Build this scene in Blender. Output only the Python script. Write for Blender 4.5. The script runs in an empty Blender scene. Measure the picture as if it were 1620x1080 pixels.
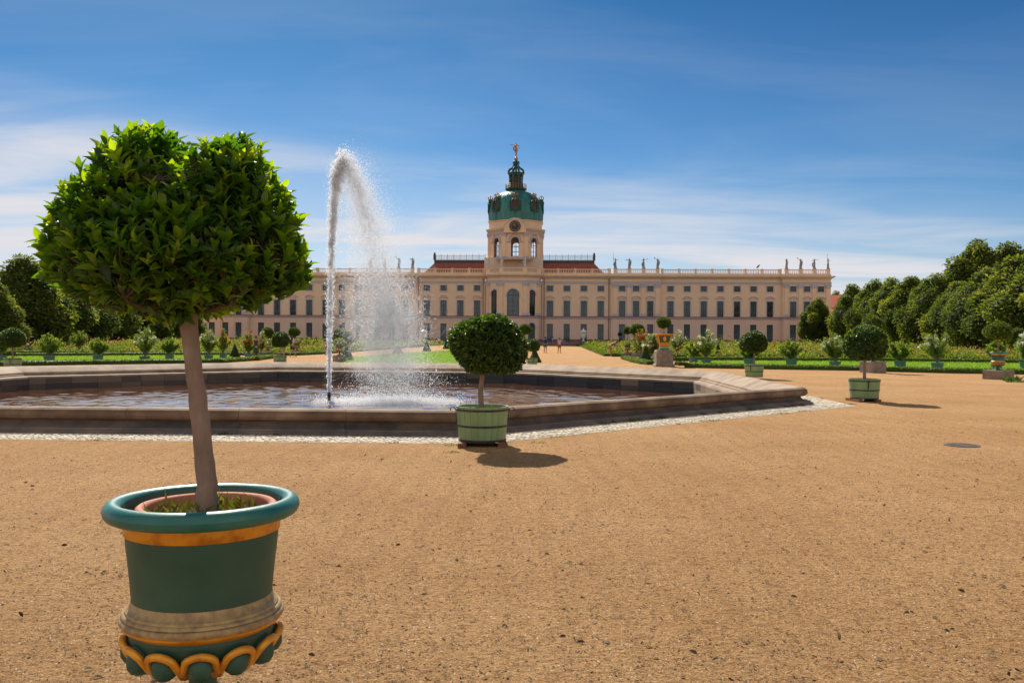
import bpy, bmesh, math, random
import numpy as np
from mathutils import Vector, Matrix
R = math.radians
sc = bpy.context.scene
COL = sc.collection

# ------------------------------------------------------------------ camera
F = 1430.0; EYE = 1.65
PITCH = math.atan(6/F); ROLL = R(0.29)
cam_d = bpy.data.cameras.new('camera'); cam = bpy.data.objects.new('camera', cam_d); COL.objects.link(cam)
cam_d.sensor_width = 36; cam_d.lens = 36*F/1620; cam_d.clip_end = 6000; cam_d.clip_start = 0.1
CM = Matrix.Rotation(math.pi/2-PITCH, 3, 'X') @ Matrix.Rotation(ROLL, 3, 'Z')
cam.matrix_world = Matrix.Translation((0, 0, EYE)) @ CM.to_4x4()
sc.camera = cam
sc.render.resolution_x, sc.render.resolution_y = 1024, 682

# ------------------------------------------------------------------ light
SUN_EL, SUN_AZ = R(42), R(-17)          # azimuth measured from +Y towards +X
sun_d = bpy.data.lights.new('sun', 'SUN'); sun_d.energy = 4.0; sun_d.angle = R(0.5); sun_d.color = (1, .93, .82)
sun = bpy.data.objects.new('sun', sun_d); COL.objects.link(sun)
sdir = Vector((math.sin(SUN_AZ)*math.cos(SUN_EL), math.cos(SUN_AZ)*math.cos(SUN_EL), math.sin(SUN_EL)))
sun.rotation_euler = sdir.to_track_quat('Z', 'Y').to_euler(); sun.location = (0, 0, 60)
sc.view_settings.view_transform = 'Standard'; sc.view_settings.look = 'None'
sc.view_settings.exposure = 0.60
sc.cycles.transparent_max_bounces = 24; sc.cycles.transmission_bounces = 10; sc.cycles.diffuse_bounces = 6; sc.cycles.max_bounces = 14; sc.view_settings.gamma = 1

w = bpy.data.worlds.new('World'); sc.world = w; w.use_nodes = True
nt = w.node_tree; nt.nodes.clear()
def N(tree, t, **kw):
    n = tree.nodes.new(t)
    for k, v in kw.items(): setattr(n, k, v)
    return n
def L(tree, a, b): tree.links.new(a, b)
out = N(nt, 'ShaderNodeOutputWorld'); bg = N(nt, 'ShaderNodeBackground'); bg.inputs[1].default_value = 0.092
sky = N(nt, 'ShaderNodeTexSky', sky_type='NISHITA'); sky.sun_disc = False
sky.sun_elevation = SUN_EL; sky.sun_rotation = SUN_AZ; sky.air_density = 1.0; sky.dust_density = 0.6; sky.ozone_density = 3.0
tc = N(nt, 'ShaderNodeTexCoord')
sep = N(nt, 'ShaderNodeSeparateXYZ'); L(nt, tc.outputs['Generated'], sep.inputs[0])
# a cooler, deeper blue towards the zenith (clear dry air)
tint = N(nt, 'ShaderNodeMix', data_type='RGBA', blend_type='MULTIPLY'); tint.inputs[0].default_value = 1
trp = N(nt, 'ShaderNodeValToRGB'); L(nt, sep.outputs[2], trp.inputs[0])
e = trp.color_ramp.elements; e[0].position = 0.0; e[0].color = (.58, .64, .76, 1); e[1].position = .36; e[1].color = (.08, .255, .41, 1)
m_ = e.new(.16); m_.color = (.235, .42, .58, 1)
L(nt, sky.outputs[0], tint.inputs[6]); L(nt, trp.outputs[0], tint.inputs[7])
# cirrus: project the direction on a high layer, stretch, noise
mx = N(nt, 'ShaderNodeMath', operation='MAXIMUM'); L(nt, sep.outputs[2], mx.inputs[0]); mx.inputs[1].default_value = 0.0
ad = N(nt, 'ShaderNodeMath', operation='ADD'); L(nt, mx.outputs[0], ad.inputs[0]); ad.inputs[1].default_value = 0.10
dx = N(nt, 'ShaderNodeMath', operation='DIVIDE'); L(nt, sep.outputs[0], dx.inputs[0]); L(nt, ad.outputs[0], dx.inputs[1])
dy = N(nt, 'ShaderNodeMath', operation='DIVIDE'); L(nt, sep.outputs[1], dy.inputs[0]); L(nt, ad.outputs[0], dy.inputs[1])
cmb = N(nt, 'ShaderNodeCombineXYZ'); L(nt, dx.outputs[0], cmb.inputs[0]); L(nt, dy.outputs[0], cmb.inputs[1])
mp = N(nt, 'ShaderNodeMapping'); L(nt, cmb.outputs[0], mp.inputs[0]); mp.inputs['Rotation'].default_value = (0, 0, R(28)); mp.inputs['Scale'].default_value = (.45, 1.1, 1); mp.inputs['Location'].default_value = (2.3, .7, 0)
nz = N(nt, 'ShaderNodeTexNoise'); nz.inputs['Scale'].default_value = 1.3; nz.inputs['Detail'].default_value = 9; nz.inputs['Roughness'].default_value = .55; nz.inputs['Distortion'].default_value = .7
L(nt, mp.outputs[0], nz.inputs['Vector'])
nr = N(nt, 'ShaderNodeMapRange'); nr.inputs[1].default_value = .42; nr.inputs[2].default_value = .64; L(nt, nz.outputs[0], nr.inputs[0])
# cloud bank thickens towards the horizon; its upper edge dips to the right
ed = N(nt, 'ShaderNodeMath', operation='MULTIPLY_ADD'); L(nt, sep.outputs[0], ed.inputs[0]); ed.inputs[1].default_value = 0.11; L(nt, sep.outputs[2], ed.inputs[2])
nz2 = N(nt, 'ShaderNodeTexNoise'); nz2.inputs['Scale'].default_value = 2.6; nz2.inputs['Detail'].default_value = 6
mp2 = N(nt, 'ShaderNodeMapping'); L(nt, tc.outputs['Generated'], mp2.inputs[0]); mp2.inputs['Scale'].default_value = (1, 1, 5)
L(nt, mp2.outputs[0], nz2.inputs['Vector'])
ed2 = N(nt, 'ShaderNodeMath', operation='MULTIPLY_ADD'); L(nt, nz2.outputs[0], ed2.inputs[0]); ed2.inputs[1].default_value = -0.16; L(nt, ed.outputs[0], ed2.inputs[2])
bank = N(nt, 'ShaderNodeMapRange', interpolation_type='SMOOTHSTEP'); L(nt, ed2.outputs[0], bank.inputs[0])
bank.inputs[1].default_value = 0.155; bank.inputs[2].default_value = 0.0; bank.inputs[3].default_value = 0.0; bank.inputs[4].default_value = 1.0
mlt = N(nt, 'ShaderNodeMath', operation='MULTIPLY_ADD'); L(nt, nr.outputs[0], mlt.inputs[0]); mlt.inputs[1].default_value = .72; mlt.inputs[2].default_value = .32
cm = N(nt, 'ShaderNodeMath', operation='MULTIPLY'); L(nt, mlt.outputs[0], cm.inputs[0]); L(nt, bank.outputs[0], cm.inputs[1])
wsp = N(nt, 'ShaderNodeMath', operation='MULTIPLY'); L(nt, nr.outputs[0], wsp.inputs[0]); wsp.inputs[1].default_value = .07
bk = N(nt, 'ShaderNodeMapRange', interpolation_type='SMOOTHSTEP'); L(nt, sep.outputs[1], bk.inputs[0]); bk.inputs[1].default_value = .10; bk.inputs[2].default_value = -.35; bk.inputs[3].default_value = 0; bk.inputs[4].default_value = 1  # unseen clouds behind the camera, added to brighten the shaded facade
bkn = N(nt, 'ShaderNodeTexNoise'); bkn.inputs['Scale'].default_value = 2.2; bkn.inputs['Detail'].default_value = 7; L(nt, tc.outputs['Generated'], bkn.inputs['Vector'])
bkr = N(nt, 'ShaderNodeMapRange'); L(nt, bkn.outputs[0], bkr.inputs[0]); bkr.inputs[1].default_value = .38; bkr.inputs[2].default_value = .56
bkm = N(nt, 'ShaderNodeMath', operation='MULTIPLY'); L(nt, bk.outputs[0], bkm.inputs[0]); L(nt, bkr.outputs[0], bkm.inputs[1])
wb = N(nt, 'ShaderNodeMath', operation='ADD'); L(nt, wsp.outputs[0], wb.inputs[0]); L(nt, bkm.outputs[0], wb.inputs[1])
cadd = N(nt, 'ShaderNodeMath', operation='ADD', use_clamp=True); L(nt, cm.outputs[0], cadd.inputs[0]); L(nt, wb.outputs[0], cadd.inputs[1])
ccol = N(nt, 'ShaderNodeMix', data_type='RGBA'); L(nt, bk.outputs[0], ccol.inputs[0]); ccol.inputs[6].default_value = (5.4, 5.4, 5.7, 1); ccol.inputs[7].default_value = (5.2, 5.0, 4.9, 1)
cmix = N(nt, 'ShaderNodeMix', data_type='RGBA'); L(nt, cadd.outputs[0], cmix.inputs[0]); L(nt, tint.outputs[2], cmix.inputs[6]); L(nt, ccol.outputs[2], cmix.inputs[7])
L(nt, cmix.outputs[2], bg.inputs[0]); L(nt, bg.outputs[0], out.inputs[0])

# ------------------------------------------------------------------ pixel helpers (used only to measure positions off the plan)
def ray(px, py):
    return CM @ Vector(((px-810)/F, -(py-540)/F, -1))
def gp(px, py, z=0.0):
    r = ray(px, py); t = (z-EYE)/r.z
    return Vector((r.x*t, r.y*t, z))
def hp(px, py, d):
    r = ray(px, py); t = d/r.y
    return Vector((r.x*t, d, EYE+r.z*t))

# ------------------------------------------------------------------ materials
def mat(name, c1, c2=None, scale=6.0, rough=.7, bump=0.0, bscale=None, metal=0.0, detail=5, attr=None, trans=0.0, spec=.5, coord='Object', lo=.35, hi=.65, stretch=None, transcol=None, coat=0, bdist=.02):
    m = bpy.data.materials.new(name); m.use_nodes = True; t = m.node_tree
    b = t.nodes['Principled BSDF']; b.inputs['Roughness'].default_value = rough; b.inputs['Metallic'].default_value = metal
    b.inputs['Specular IOR Level'].default_value = spec; b.inputs['Coat Weight'].default_value = coat
    tcn = N(t, 'ShaderNodeTexCoord'); vec = tcn.outputs[coord]
    if stretch:
        mpn = N(t, 'ShaderNodeMapping'); L(t, vec, mpn.inputs[0]); mpn.inputs['Scale'].default_value = stretch; vec = mpn.outputs[0]
    colout = None
    if c2 is not None:
        rp = N(t, 'ShaderNodeValToRGB')
        if attr:
            a = N(t, 'ShaderNodeAttribute'); a.attribute_name = attr; L(t, a.outputs['Fac'], rp.inputs[0]); lo, hi = 0, 1
        else:
            nn = N(t, 'ShaderNodeTexNoise'); nn.inputs['Scale'].default_value = scale; nn.inputs['Detail'].default_value = detail
            nn.inputs['Roughness'].default_value = .6
            L(t, vec, nn.inputs['Vector']); L(t, nn.outputs[0], rp.inputs[0])
        cs = [c1, c2] if not isinstance(c2, list) else [c1]+c2
        el = rp.color_ramp.elements
        el[0].position = lo; el[0].color = (*cs[0], 1); el[1].position = hi; el[1].color = (*cs[-1], 1)
        for i in range(1, len(cs)-1):
            q = el.new(lo+(hi-lo)*i/(len(cs)-1)); q.color = (*cs[i], 1)
        colout = rp.outputs[0]; L(t, colout, b.inputs['Base Color'])
    else:
        b.inputs['Base Color'].default_value = (*c1, 1)
    if bump:
        nb = N(t, 'ShaderNodeTexNoise'); nb.inputs['Scale'].default_value = bscale or scale*3; nb.inputs['Detail'].default_value = 6
        L(t, vec, nb.inputs['Vector'])
        bn = N(t, 'ShaderNodeBump'); bn.inputs['Strength'].default_value = bump; bn.inputs['Distance'].default_value = bdist
        L(t, nb.outputs[0], bn.inputs['Height']); L(t, bn.outputs[0], b.inputs['Normal'])
    if trans:
        tr = N(t, 'ShaderNodeBsdfTranslucent'); ms = N(t, 'ShaderNodeMixShader'); ms.inputs[0].default_value = trans
        o = t.nodes['Material Output']; L(t, b.outputs[0], ms.inputs[1]); L(t, tr.outputs[0], ms.inputs[2]); L(t, ms.outputs[0], o.inputs[0])
        if colout is not None:
            hs = N(t, 'ShaderNodeMix', data_type='RGBA', blend_type='MULTIPLY'); hs.inputs[0].default_value = 1
            L(t, colout, hs.inputs[6]); hs.inputs[7].default_value = (*(transcol or (1.6, 1.5, .6)), 1); L(t, hs.outputs[2], tr.inputs[0])
        else: tr.inputs[0].default_value = (*c1, 1)
    m['x'] = 1
    return m

M = {}
def gravel_mat():
    m = bpy.data.materials.new('gravel'); m.use_nodes = True; t = m.node_tree; b = t.nodes['Principled BSDF']
    b.inputs['Roughness'].default_value = .95; b.inputs['Specular IOR Level'].default_value = .15
    tcn = N(t, 'ShaderNodeTexCoord'); v = tcn.outputs['Object']
    def noise(s, d, r=.6, st=None):
        vv = v
        if st:
            q = N(t, 'ShaderNodeMapping'); L(t, v, q.inputs[0]); q.inputs['Scale'].default_value = st; vv = q.outputs[0]
        n = N(t, 'ShaderNodeTexNoise'); n.inputs['Scale'].default_value = s; n.inputs['Detail'].default_value = d; n.inputs['Roughness'].default_value = r
        L(t, vv, n.inputs['Vector']); return n.outputs[0]
    def ramp(src, stops):
        r = N(t, 'ShaderNodeValToRGB'); L(t, src, r.inputs[0]); el = r.color_ramp.elements
        el[0].position, el[0].color = stops[0][0], (*stops[0][1], 1); el[1].position, el[1].color = stops[-1][0], (*stops[-1][1], 1)
        for p, c in stops[1:-1]: q = el.new(p); q.color = (*c, 1)
        return r.outputs[0]
    def mixc(f, a, bb, mode='MIX'):
        x = N(t, 'ShaderNodeMix', data_type='RGBA', blend_type=mode)
        if isinstance(f, float): x.inputs[0].default_value = f
        else: L(t, f, x.inputs[0])
        for s, k in ((a, 6), (bb, 7)):
            if isinstance(s, tuple): x.inputs[k].default_value = (*s, 1)
            else: L(t, s, x.inputs[k])
        return x.outputs[2]
    big = ramp(noise(.35, 4), [(.32, (.60, .335, .135)), (.68, (.74, .445, .20))])
    mid = ramp(noise(8.0, 9, .82, (.8, 1.3, 1)), [(.36, (.58, .51, .46)), (.47, (.92, .91, .90)), (.66, (1.10, 1.10, 1.10))])
    c = mixc(1.0, big, mid, 'MULTIPLY')
    md = ramp(noise(24, 6, .82, (1, 1.5, 1)), [(.34, (.22, .15, .11)), (.45, (.72, .69, .66)), (.52, (1.0, 1.0, 1.0)), (.66, (1.16, 1.17, 1.2))])
    c = mixc(1.0, c, md, 'MULTIPLY')
    fine = ramp(noise(85, 3, .75), [(.36, (.38, .33, .30)), (.46, (.90, .89, .88)), (.58, (1.05, 1.05, 1.05)), (.66, (1.5, 1.55, 1.65))])
    c = mixc(1.0, c, fine, 'MULTIPLY')
    wv = N(t, 'ShaderNodeTexWave'); wv.inputs['Scale'].default_value = .9; wv.inputs['Distortion'].default_value = 9; wv.inputs['Detail'].default_value = 3; wv.inputs['Detail Scale'].default_value = .25; L(t, v, wv.inputs['Vector'])
    wr = ramp(wv.outputs['Fac'], [(.0, (.955, .95, .94)), (.3, (1, 1, 1)), (1.0, (1.02, 1.02, 1.02))])
    c = mixc(1.0, c, wr, 'MULTIPLY')
    # scattered dark crumbs
    vo = N(t, 'ShaderNodeTexVoronoi'); vo.inputs['Scale'].default_value = 20; L(t, v, vo.inputs['Vector'])
    rr = N(t, 'ShaderNodeMapRange'); L(t, vo.outputs['Distance'], rr.inputs[0]); rr.inputs[1].default_value = .16; rr.inputs[2].default_value = .10
    sel = N(t, 'ShaderNodeMath', operation='GREATER_THAN'); sp = N(t, 'ShaderNodeSeparateColor'); L(t, vo.outputs['Color'], sp.inputs[0]); L(t, sp.outputs[0], sel.inputs[0]); sel.inputs[1].default_value = .70
    mm = N(t, 'ShaderNodeMath', operation='MULTIPLY'); L(t, rr.outputs[0], mm.inputs[0]); L(t, sel.outputs[0], mm.inputs[1])
    c = mixc(mm.outputs[0], c, (.13, .075, .04))
    L(t, c, b.inputs['Base Color'])
    h1 = noise(60, 6, .75); h2 = noise(14, 7, .75)
    ad2 = N(t, 'ShaderNodeMath', operation='MULTIPLY_ADD'); L(t, h2, ad2.inputs[0]); ad2.inputs[1].default_value = 2.4; L(t, h1, ad2.inputs[2])
    bn = N(t, 'ShaderNodeBump'); bn.inputs['Strength'].default_value = 1.0; bn.inputs['Distance'].default_value = .022
    L(t, ad2.outputs[0], bn.inputs['Height']); L(t, bn.outputs[0], b.inputs['Normal'])
    return m
M['gravel'] = gravel_mat()
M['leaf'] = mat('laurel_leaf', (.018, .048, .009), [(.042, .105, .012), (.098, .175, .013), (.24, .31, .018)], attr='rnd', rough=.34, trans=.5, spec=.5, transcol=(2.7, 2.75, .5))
M['twig'] = mat('dark_twig', (.05, .04, .02), (.09, .065, .035), scale=20, rough=.8)
M['leaf2'] = mat('clipped_leaf', (.020, .045, .010), [(.045, .09, .014), (.12, .17, .022)], attr='rnd', rough=.33, trans=.42, spec=.5, transcol=(2.8, 2.7, .7))
M['oleander'] = mat('oleander_leaf', (.07, .12, .022), [(.14, .20, .038), (.26, .30, .06)], attr='rnd', rough=.5, trans=.5, transcol=(2.2, 2.1, .7))
M['lime'] = mat('lime_leaf', (.036, .064, .015), [(.10, .135, .025), (.25, .27, .048)], attr='rnd', rough=.6, trans=.5, spec=.25, transcol=(2.4, 2.2, .7))
M['box'] = mat('box_leaf', (.035, .065, .010), [(.075, .12, .014), (.17, .215, .025)], attr='rnd', rough=.55, trans=.42, spec=.3, transcol=(2.2, 2.1, .6))
M['white_petal'] = mat('white_petal', (.85, .82, .70), rough=.6, trans=.4)
M['red_petal'] = mat('red_petal', (.75, .06, .04), rough=.6, trans=.4)
M['dry'] = mat('dry_leaf', (.30, .10, .02), (.12, .05, .02), scale=30, rough=.8)
M['flowers'] = mat('flower_mix', (.75, .16, .02), [(.80, .38, .03), (.80, .50, .05), (.55, .45, .35), (.35, .10, .25), (.70, .10, .03), (.80, .28, .02)], attr='rnd', rough=.7, trans=.4, transcol=(1, 1, 1))
M['bedleaf'] = mat('bed_foliage', (.06, .10, .02), [(.12, .18, .035), (.24, .27, .06)], attr='rnd', rough=.7, trans=.5, spec=.2, transcol=(2.0, 1.9, .6))
M['bark'] = mat('bark', (.17, .125, .095), (.27, .205, .16), scale=9, rough=.85, bump=.5, bscale=40, stretch=(1, 1, .3))
M['bark2'] = mat('young_bark', (.12, .085, .06), [(.22, .155, .115), (.28, .20, .15), (.40, .31, .24)], scale=14, lo=.28, hi=.74, detail=9, rough=.8, bump=.6, bscale=60, stretch=(1, 1, .35), bdist=.006)
M['teal'] = mat('teal_paint', (.02, .14, .115), (.035, .185, .15), scale=5, rough=.38, bump=.25, bscale=26, bdist=.006)
M['green_paint'] = mat('green_urn_paint', (.018, .055, .040), [(.028, .088, .058), (.034, .100, .066), (.050, .125, .082)], scale=5, lo=.22, hi=.8, detail=9, rough=.5, bump=.12, bscale=30, bdist=.004)
M['gold'] = mat('gold_paint', (.85, .40, .035), [(.78, .34, .03), (.55, .21, .018), (.16, .08, .03)], scale=11, detail=10, rough=.38, bump=.3, bscale=40, metal=.35, lo=.40, hi=.74, bdist=.006)
M['oldgold'] = mat('worn_gold_paint', (.52, .36, .14), [(.42, .28, .12), (.30, .19, .09)], scale=30, rough=.5, bump=.3, bscale=35, metal=.2, bdist=.005)
M['terracotta'] = mat('terracotta', (.62, .24, .14), (.50, .18, .11), scale=12, rough=.8)
M['soil'] = mat('soil', (.05, .035, .02), (.11, .08, .04), scale=25, rough=.95, bump=.8, bscale=60)
M['tub'] = mat('tub_green_paint', (.14, .23, .10), [(.20, .31, .14), (.25, .37, .17)], scale=3.5, lo=.25, rough=.45, bump=.12, bscale=14, stretch=(1, 1, .2), bdist=.006)
M['tubdark'] = mat('planter_teal_paint', (.07, .17, .14), (.10, .22, .18), scale=4, rough=.5)
M['iron'] = mat('black_iron', (.02, .02, .022), (.05, .04, .035), scale=20, rough=.45)
M['wood'] = mat('raw_timber', (.24, .095, .04), (.15, .06, .03), scale=8, rough=.8, stretch=(.3, 2, 2), bump=.3)
M['stone'] = mat('sandstone', (.21, .13, .075), [(.31, .21, .125), (.385, .275, .175)], scale=1.6, detail=9, rough=.8, bump=.35, bscale=22, bdist=.012)
M['rollstone'] = mat('shade_toned_sandstone', (.10, .055, .03), [(.165, .095, .055), (.25, .16, .095)], scale=1.6, detail=9, rough=.75, bump=.35, bscale=22, bdist=.012)  # coping stone with the shade of the roll's front put into its colour
M['footstone'] = mat('deep_shade_sandstone', (.085, .075, .07), [(.14, .11, .095), (.22, .16, .12)], scale=1.8, detail=9, rough=.75, bump=.35, bscale=22, bdist=.012)  # same stone darkened further, painted shade for the hollow and steps below the roll
M['block'] = mat('plinth_stone', (.19, .145, .11), (.30, .235, .18), scale=4, detail=8, rough=.85, bump=.5, bscale=25)
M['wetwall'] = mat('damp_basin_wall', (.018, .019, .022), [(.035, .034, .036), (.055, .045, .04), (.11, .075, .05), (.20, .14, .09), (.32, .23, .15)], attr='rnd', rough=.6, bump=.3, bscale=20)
M['cobble'] = mat('white_cobble', (.52, .41, .28), [(.60, .51, .38), (.70, .63, .51)], attr='rnd', rough=.8, bump=.3, bscale=50)
M['grass'] = mat('grass', (.10, .20, .012), [(.15, .28, .016), (.22, .35, .024)], scale=1.2, detail=10, rough=.9, bump=1, bscale=30, bdist=.05, spec=.2)
M['tuft'] = mat('weed', (.05, .10, .015), (.13, .18, .03), attr='rnd', rough=.6, trans=.4)
M['facade'] = mat('ochre_render', (.77, .54, .37), (.82, .60, .43), scale=.35, detail=8, rough=.9, bump=.1, bscale=8)
M['facade2'] = mat('rose_render', (.68, .475, .37), (.74, .53, .42), scale=.35, detail=8, rough=.9, bump=.1, bscale=8)
M['plinth'] = mat('maroon_render', (.22, .09, .10), (.28, .12, .13), scale=.7, rough=.9)
M['trim'] = mat('lilac_grey_trim', (.44, .41, .45), (.52, .49, .52), scale=1.5, rough=.85)
M['cream'] = mat('cornice_render', (.62, .50, .38), (.70, .57, .44), scale=.9, rough=.85)
M['frame'] = mat('dark_window_frame', (.022, .030, .032), rough=.4)
M['sash'] = mat('ground_door_paint', (.05, .075, .095), (.065, .09, .115), scale=3, rough=.4)
M['glass'] = mat('dark_glass', (.008, .011, .011), (.016, .022, .022), scale=.35, rough=.06, spec=.5)
M['glass2'] = mat('blind_glass', (.06, .085, .10), (.10, .14, .16), scale=.5, rough=.12, spec=.6)
M['glass3'] = mat('curtained_glass', (.02, .028, .03), (.15, .15, .13), scale=.9, rough=.10, lo=.45, hi=.62)
M['copper'] = mat('verdigris_copper', (.018, .12, .115), [(.03, .18, .165), (.06, .25, .22)], scale=.5, detail=8, rough=.5, bump=.1, bscale=6, stretch=(1, 1, .25))
M['copperdark'] = mat('dark_copper', (.012, .065, .055), (.02, .10, .085), scale=2, rough=.5)
M['maroon'] = mat('maroon_paint', (.05, .018, .018), (.08, .025, .022), scale=2, rough=.5)
M['gilt'] = mat('gilding', (.50, .27, .08), (.30, .15, .05), scale=3, rough=.4, metal=.4)
M['tile'] = mat('red_roof_tile', (.22, .055, .04), (.33, .10, .07), scale=2.2, detail=8, rough=.8, bump=.5, bscale=9, bdist=.08)
M['tile2'] = mat('bright_red_tile', (.42, .085, .04), (.52, .12, .06), scale=2.2, detail=8, rough=.8)
M['lead'] = mat('lead_sheet', (.05, .035, .035), (.08, .06, .055), scale=2, rough=.6)
M['rail'] = mat('weathered_railing', (.35, .35, .36), (.45, .44, .44), scale=3, rough=.6)
M['statue'] = mat('grey_stone_statue', (.24, .24, .26), (.36, .36, .38), scale=3, rough=.8)
M['statuew'] = mat('pale_stone_statue', (.50, .49, .52), (.62, .60, .62), scale=3, rough=.8)
M['clock'] = mat('clock_blue', (.012, .016, .045), rough=.4)
M['white'] = mat('white_paint', (.72, .70, .66), (.80, .78, .74), scale=4, rough=.5)
M['steps'] = mat('dark_step_stone', (.10, .08, .075), (.16, .13, .12), scale=1.5, rough=.85)
def pm(n, c, r=.7): M[n] = mat(n, c, tuple(x*.8 for x in c), scale=9, rough=r); return M[n]
pm('skin', (.50, .24, .15)); pm('skin_tan', (.42, .18, .10)); pm('hair_brown', (.07, .03, .018)); pm('hair_red', (.22, .05, .03)); pm('hair_blond', (.50, .38, .2))
pm('cloth_dark', (.035, .045, .045)); pm('cloth_blue', (.02, .09, .42)); pm('denim', (.05, .10, .18)); pm('cloth_black', (.015, .015, .02))
pm('cloth_white', (.66, .62, .70)); pm('cloth_pattern', (.50, .46, .62)); pm('cloth_red', (.30, .07, .05)); pm('cloth_grey', (.13, .13, .17)); pm('cloth_tan', (.42, .17, .06)); pm('cloth_pink', (.55, .26, .22)); pm('cloth_olive', (.30, .28, .16)); pm('cloth_teal', (.05, .17, .17)); pm('shoe', (.55, .52, .55))

def water_mat():
    m = bpy.data.materials.new('water'); m.use_nodes = True; t = m.node_tree; b = t.nodes['Principled BSDF']
    b.inputs['Base Color'].default_value = (.10, .038, .018, 1); b.inputs['Roughness'].default_value = .03; b.inputs['IOR'].default_value = 1.95
    tcn = N(t, 'ShaderNodeTexCoord')
    n1 = N(t, 'ShaderNodeTexNoise'); n1.inputs['Scale'].default_value = 3.2; n1.inputs['Detail'].default_value = 4; n1.inputs['Distortion'].default_value = .6; L(t, tcn.outputs['Object'], n1.inputs['Vector'])
    bn = N(t, 'ShaderNodeBump'); bn.inputs['Strength'].default_value = 1; bn.inputs['Distance'].default_value = .006; L(t, n1.outputs[0], bn.inputs['Height'])
    n2 = N(t, 'ShaderNodeTexNoise'); n2.inputs['Scale'].default_value = 9; n2.inputs['Detail'].default_value = 3; L(t, tcn.outputs['Object'], n2.inputs['Vector'])
    bn2 = N(t, 'ShaderNodeBump'); bn2.inputs['Strength'].default_value = 1; bn2.inputs['Distance'].default_value = .0018; L(t, n2.outputs[0], bn2.inputs['Height']); L(t, bn.outputs[0], bn2.inputs['Normal'])
    L(t, bn2.outputs[0], b.inputs['Normal'])
    return m
M['water'] = water_mat()
def spray_mat():
    m = bpy.data.materials.new('water_spray'); m.use_nodes = True; t = m.node_tree; b = t.nodes['Principled BSDF']; o = t.nodes['Material Output']
    b.inputs['Base Color'].default_value = (.95, .95, .96, 1); b.inputs['Roughness'].default_value = .5
    tr = N(t, 'ShaderNodeBsdfTranslucent'); tr.inputs[0].default_value = (.96, .98, 1, 1)
    ms = N(t, 'ShaderNodeMixShader'); ms.inputs[0].default_value = .72; L(t, b.outputs[0], ms.inputs[1]); L(t, tr.outputs[0], ms.inputs[2])
    tp = N(t, 'ShaderNodeBsdfTransparent'); m2 = N(t, 'ShaderNodeMixShader'); m2.inputs[0].default_value = .42; L(t, ms.outputs[0], m2.inputs[1]); L(t, tp.outputs[0], m2.inputs[2])
    L(t, m2.outputs[0], o.inputs[0]); return m
M['spray'] = spray_mat()

# ------------------------------------------------------------------ object helpers
def tag(o, label=None, cat=None, group=None, kind=None):
    if label: o['label'] = label
    if cat: o['category'] = cat
    if group: o['group'] = group
    if kind: o['kind'] = kind
    return o
def empty(name, loc=(0, 0, 0), rz=0, **kw):
    o = bpy.data.objects.new(name, None); COL.objects.link(o); o.location = loc; o.rotation_euler = (0, 0, rz); o.empty_display_size = .2
    return tag(o, **kw)
def link(name, me, material, parent=None, smooth=False, **kw):
    o = bpy.data.objects.new(name, me); COL.objects.link(o)
    if material is not None and not me.materials:
        for mm in (material if isinstance(material, (list, tuple)) else [material]): me.materials.append(mm)
    if parent is not None: o.parent = parent
    if smooth: me.polygons.foreach_set('use_smooth', [True]*len(me.polygons))
    return tag(o, **kw)
def copy_tree(o, parent=None):
    c = o.copy(); COL.objects.link(c); c.parent = parent
    for ch in list(o.children): copy_tree(ch, c)
    return c
def place_copy(o, loc, rz=None, s=None, **kw):
    c = copy_tree(o); c.location = loc
    if rz is not None: c.rotation_euler = (0, 0, rz)
    if s is not None: c.scale = s if isinstance(s, tuple) else (s, s, s)
    return tag(c, **kw)

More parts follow.
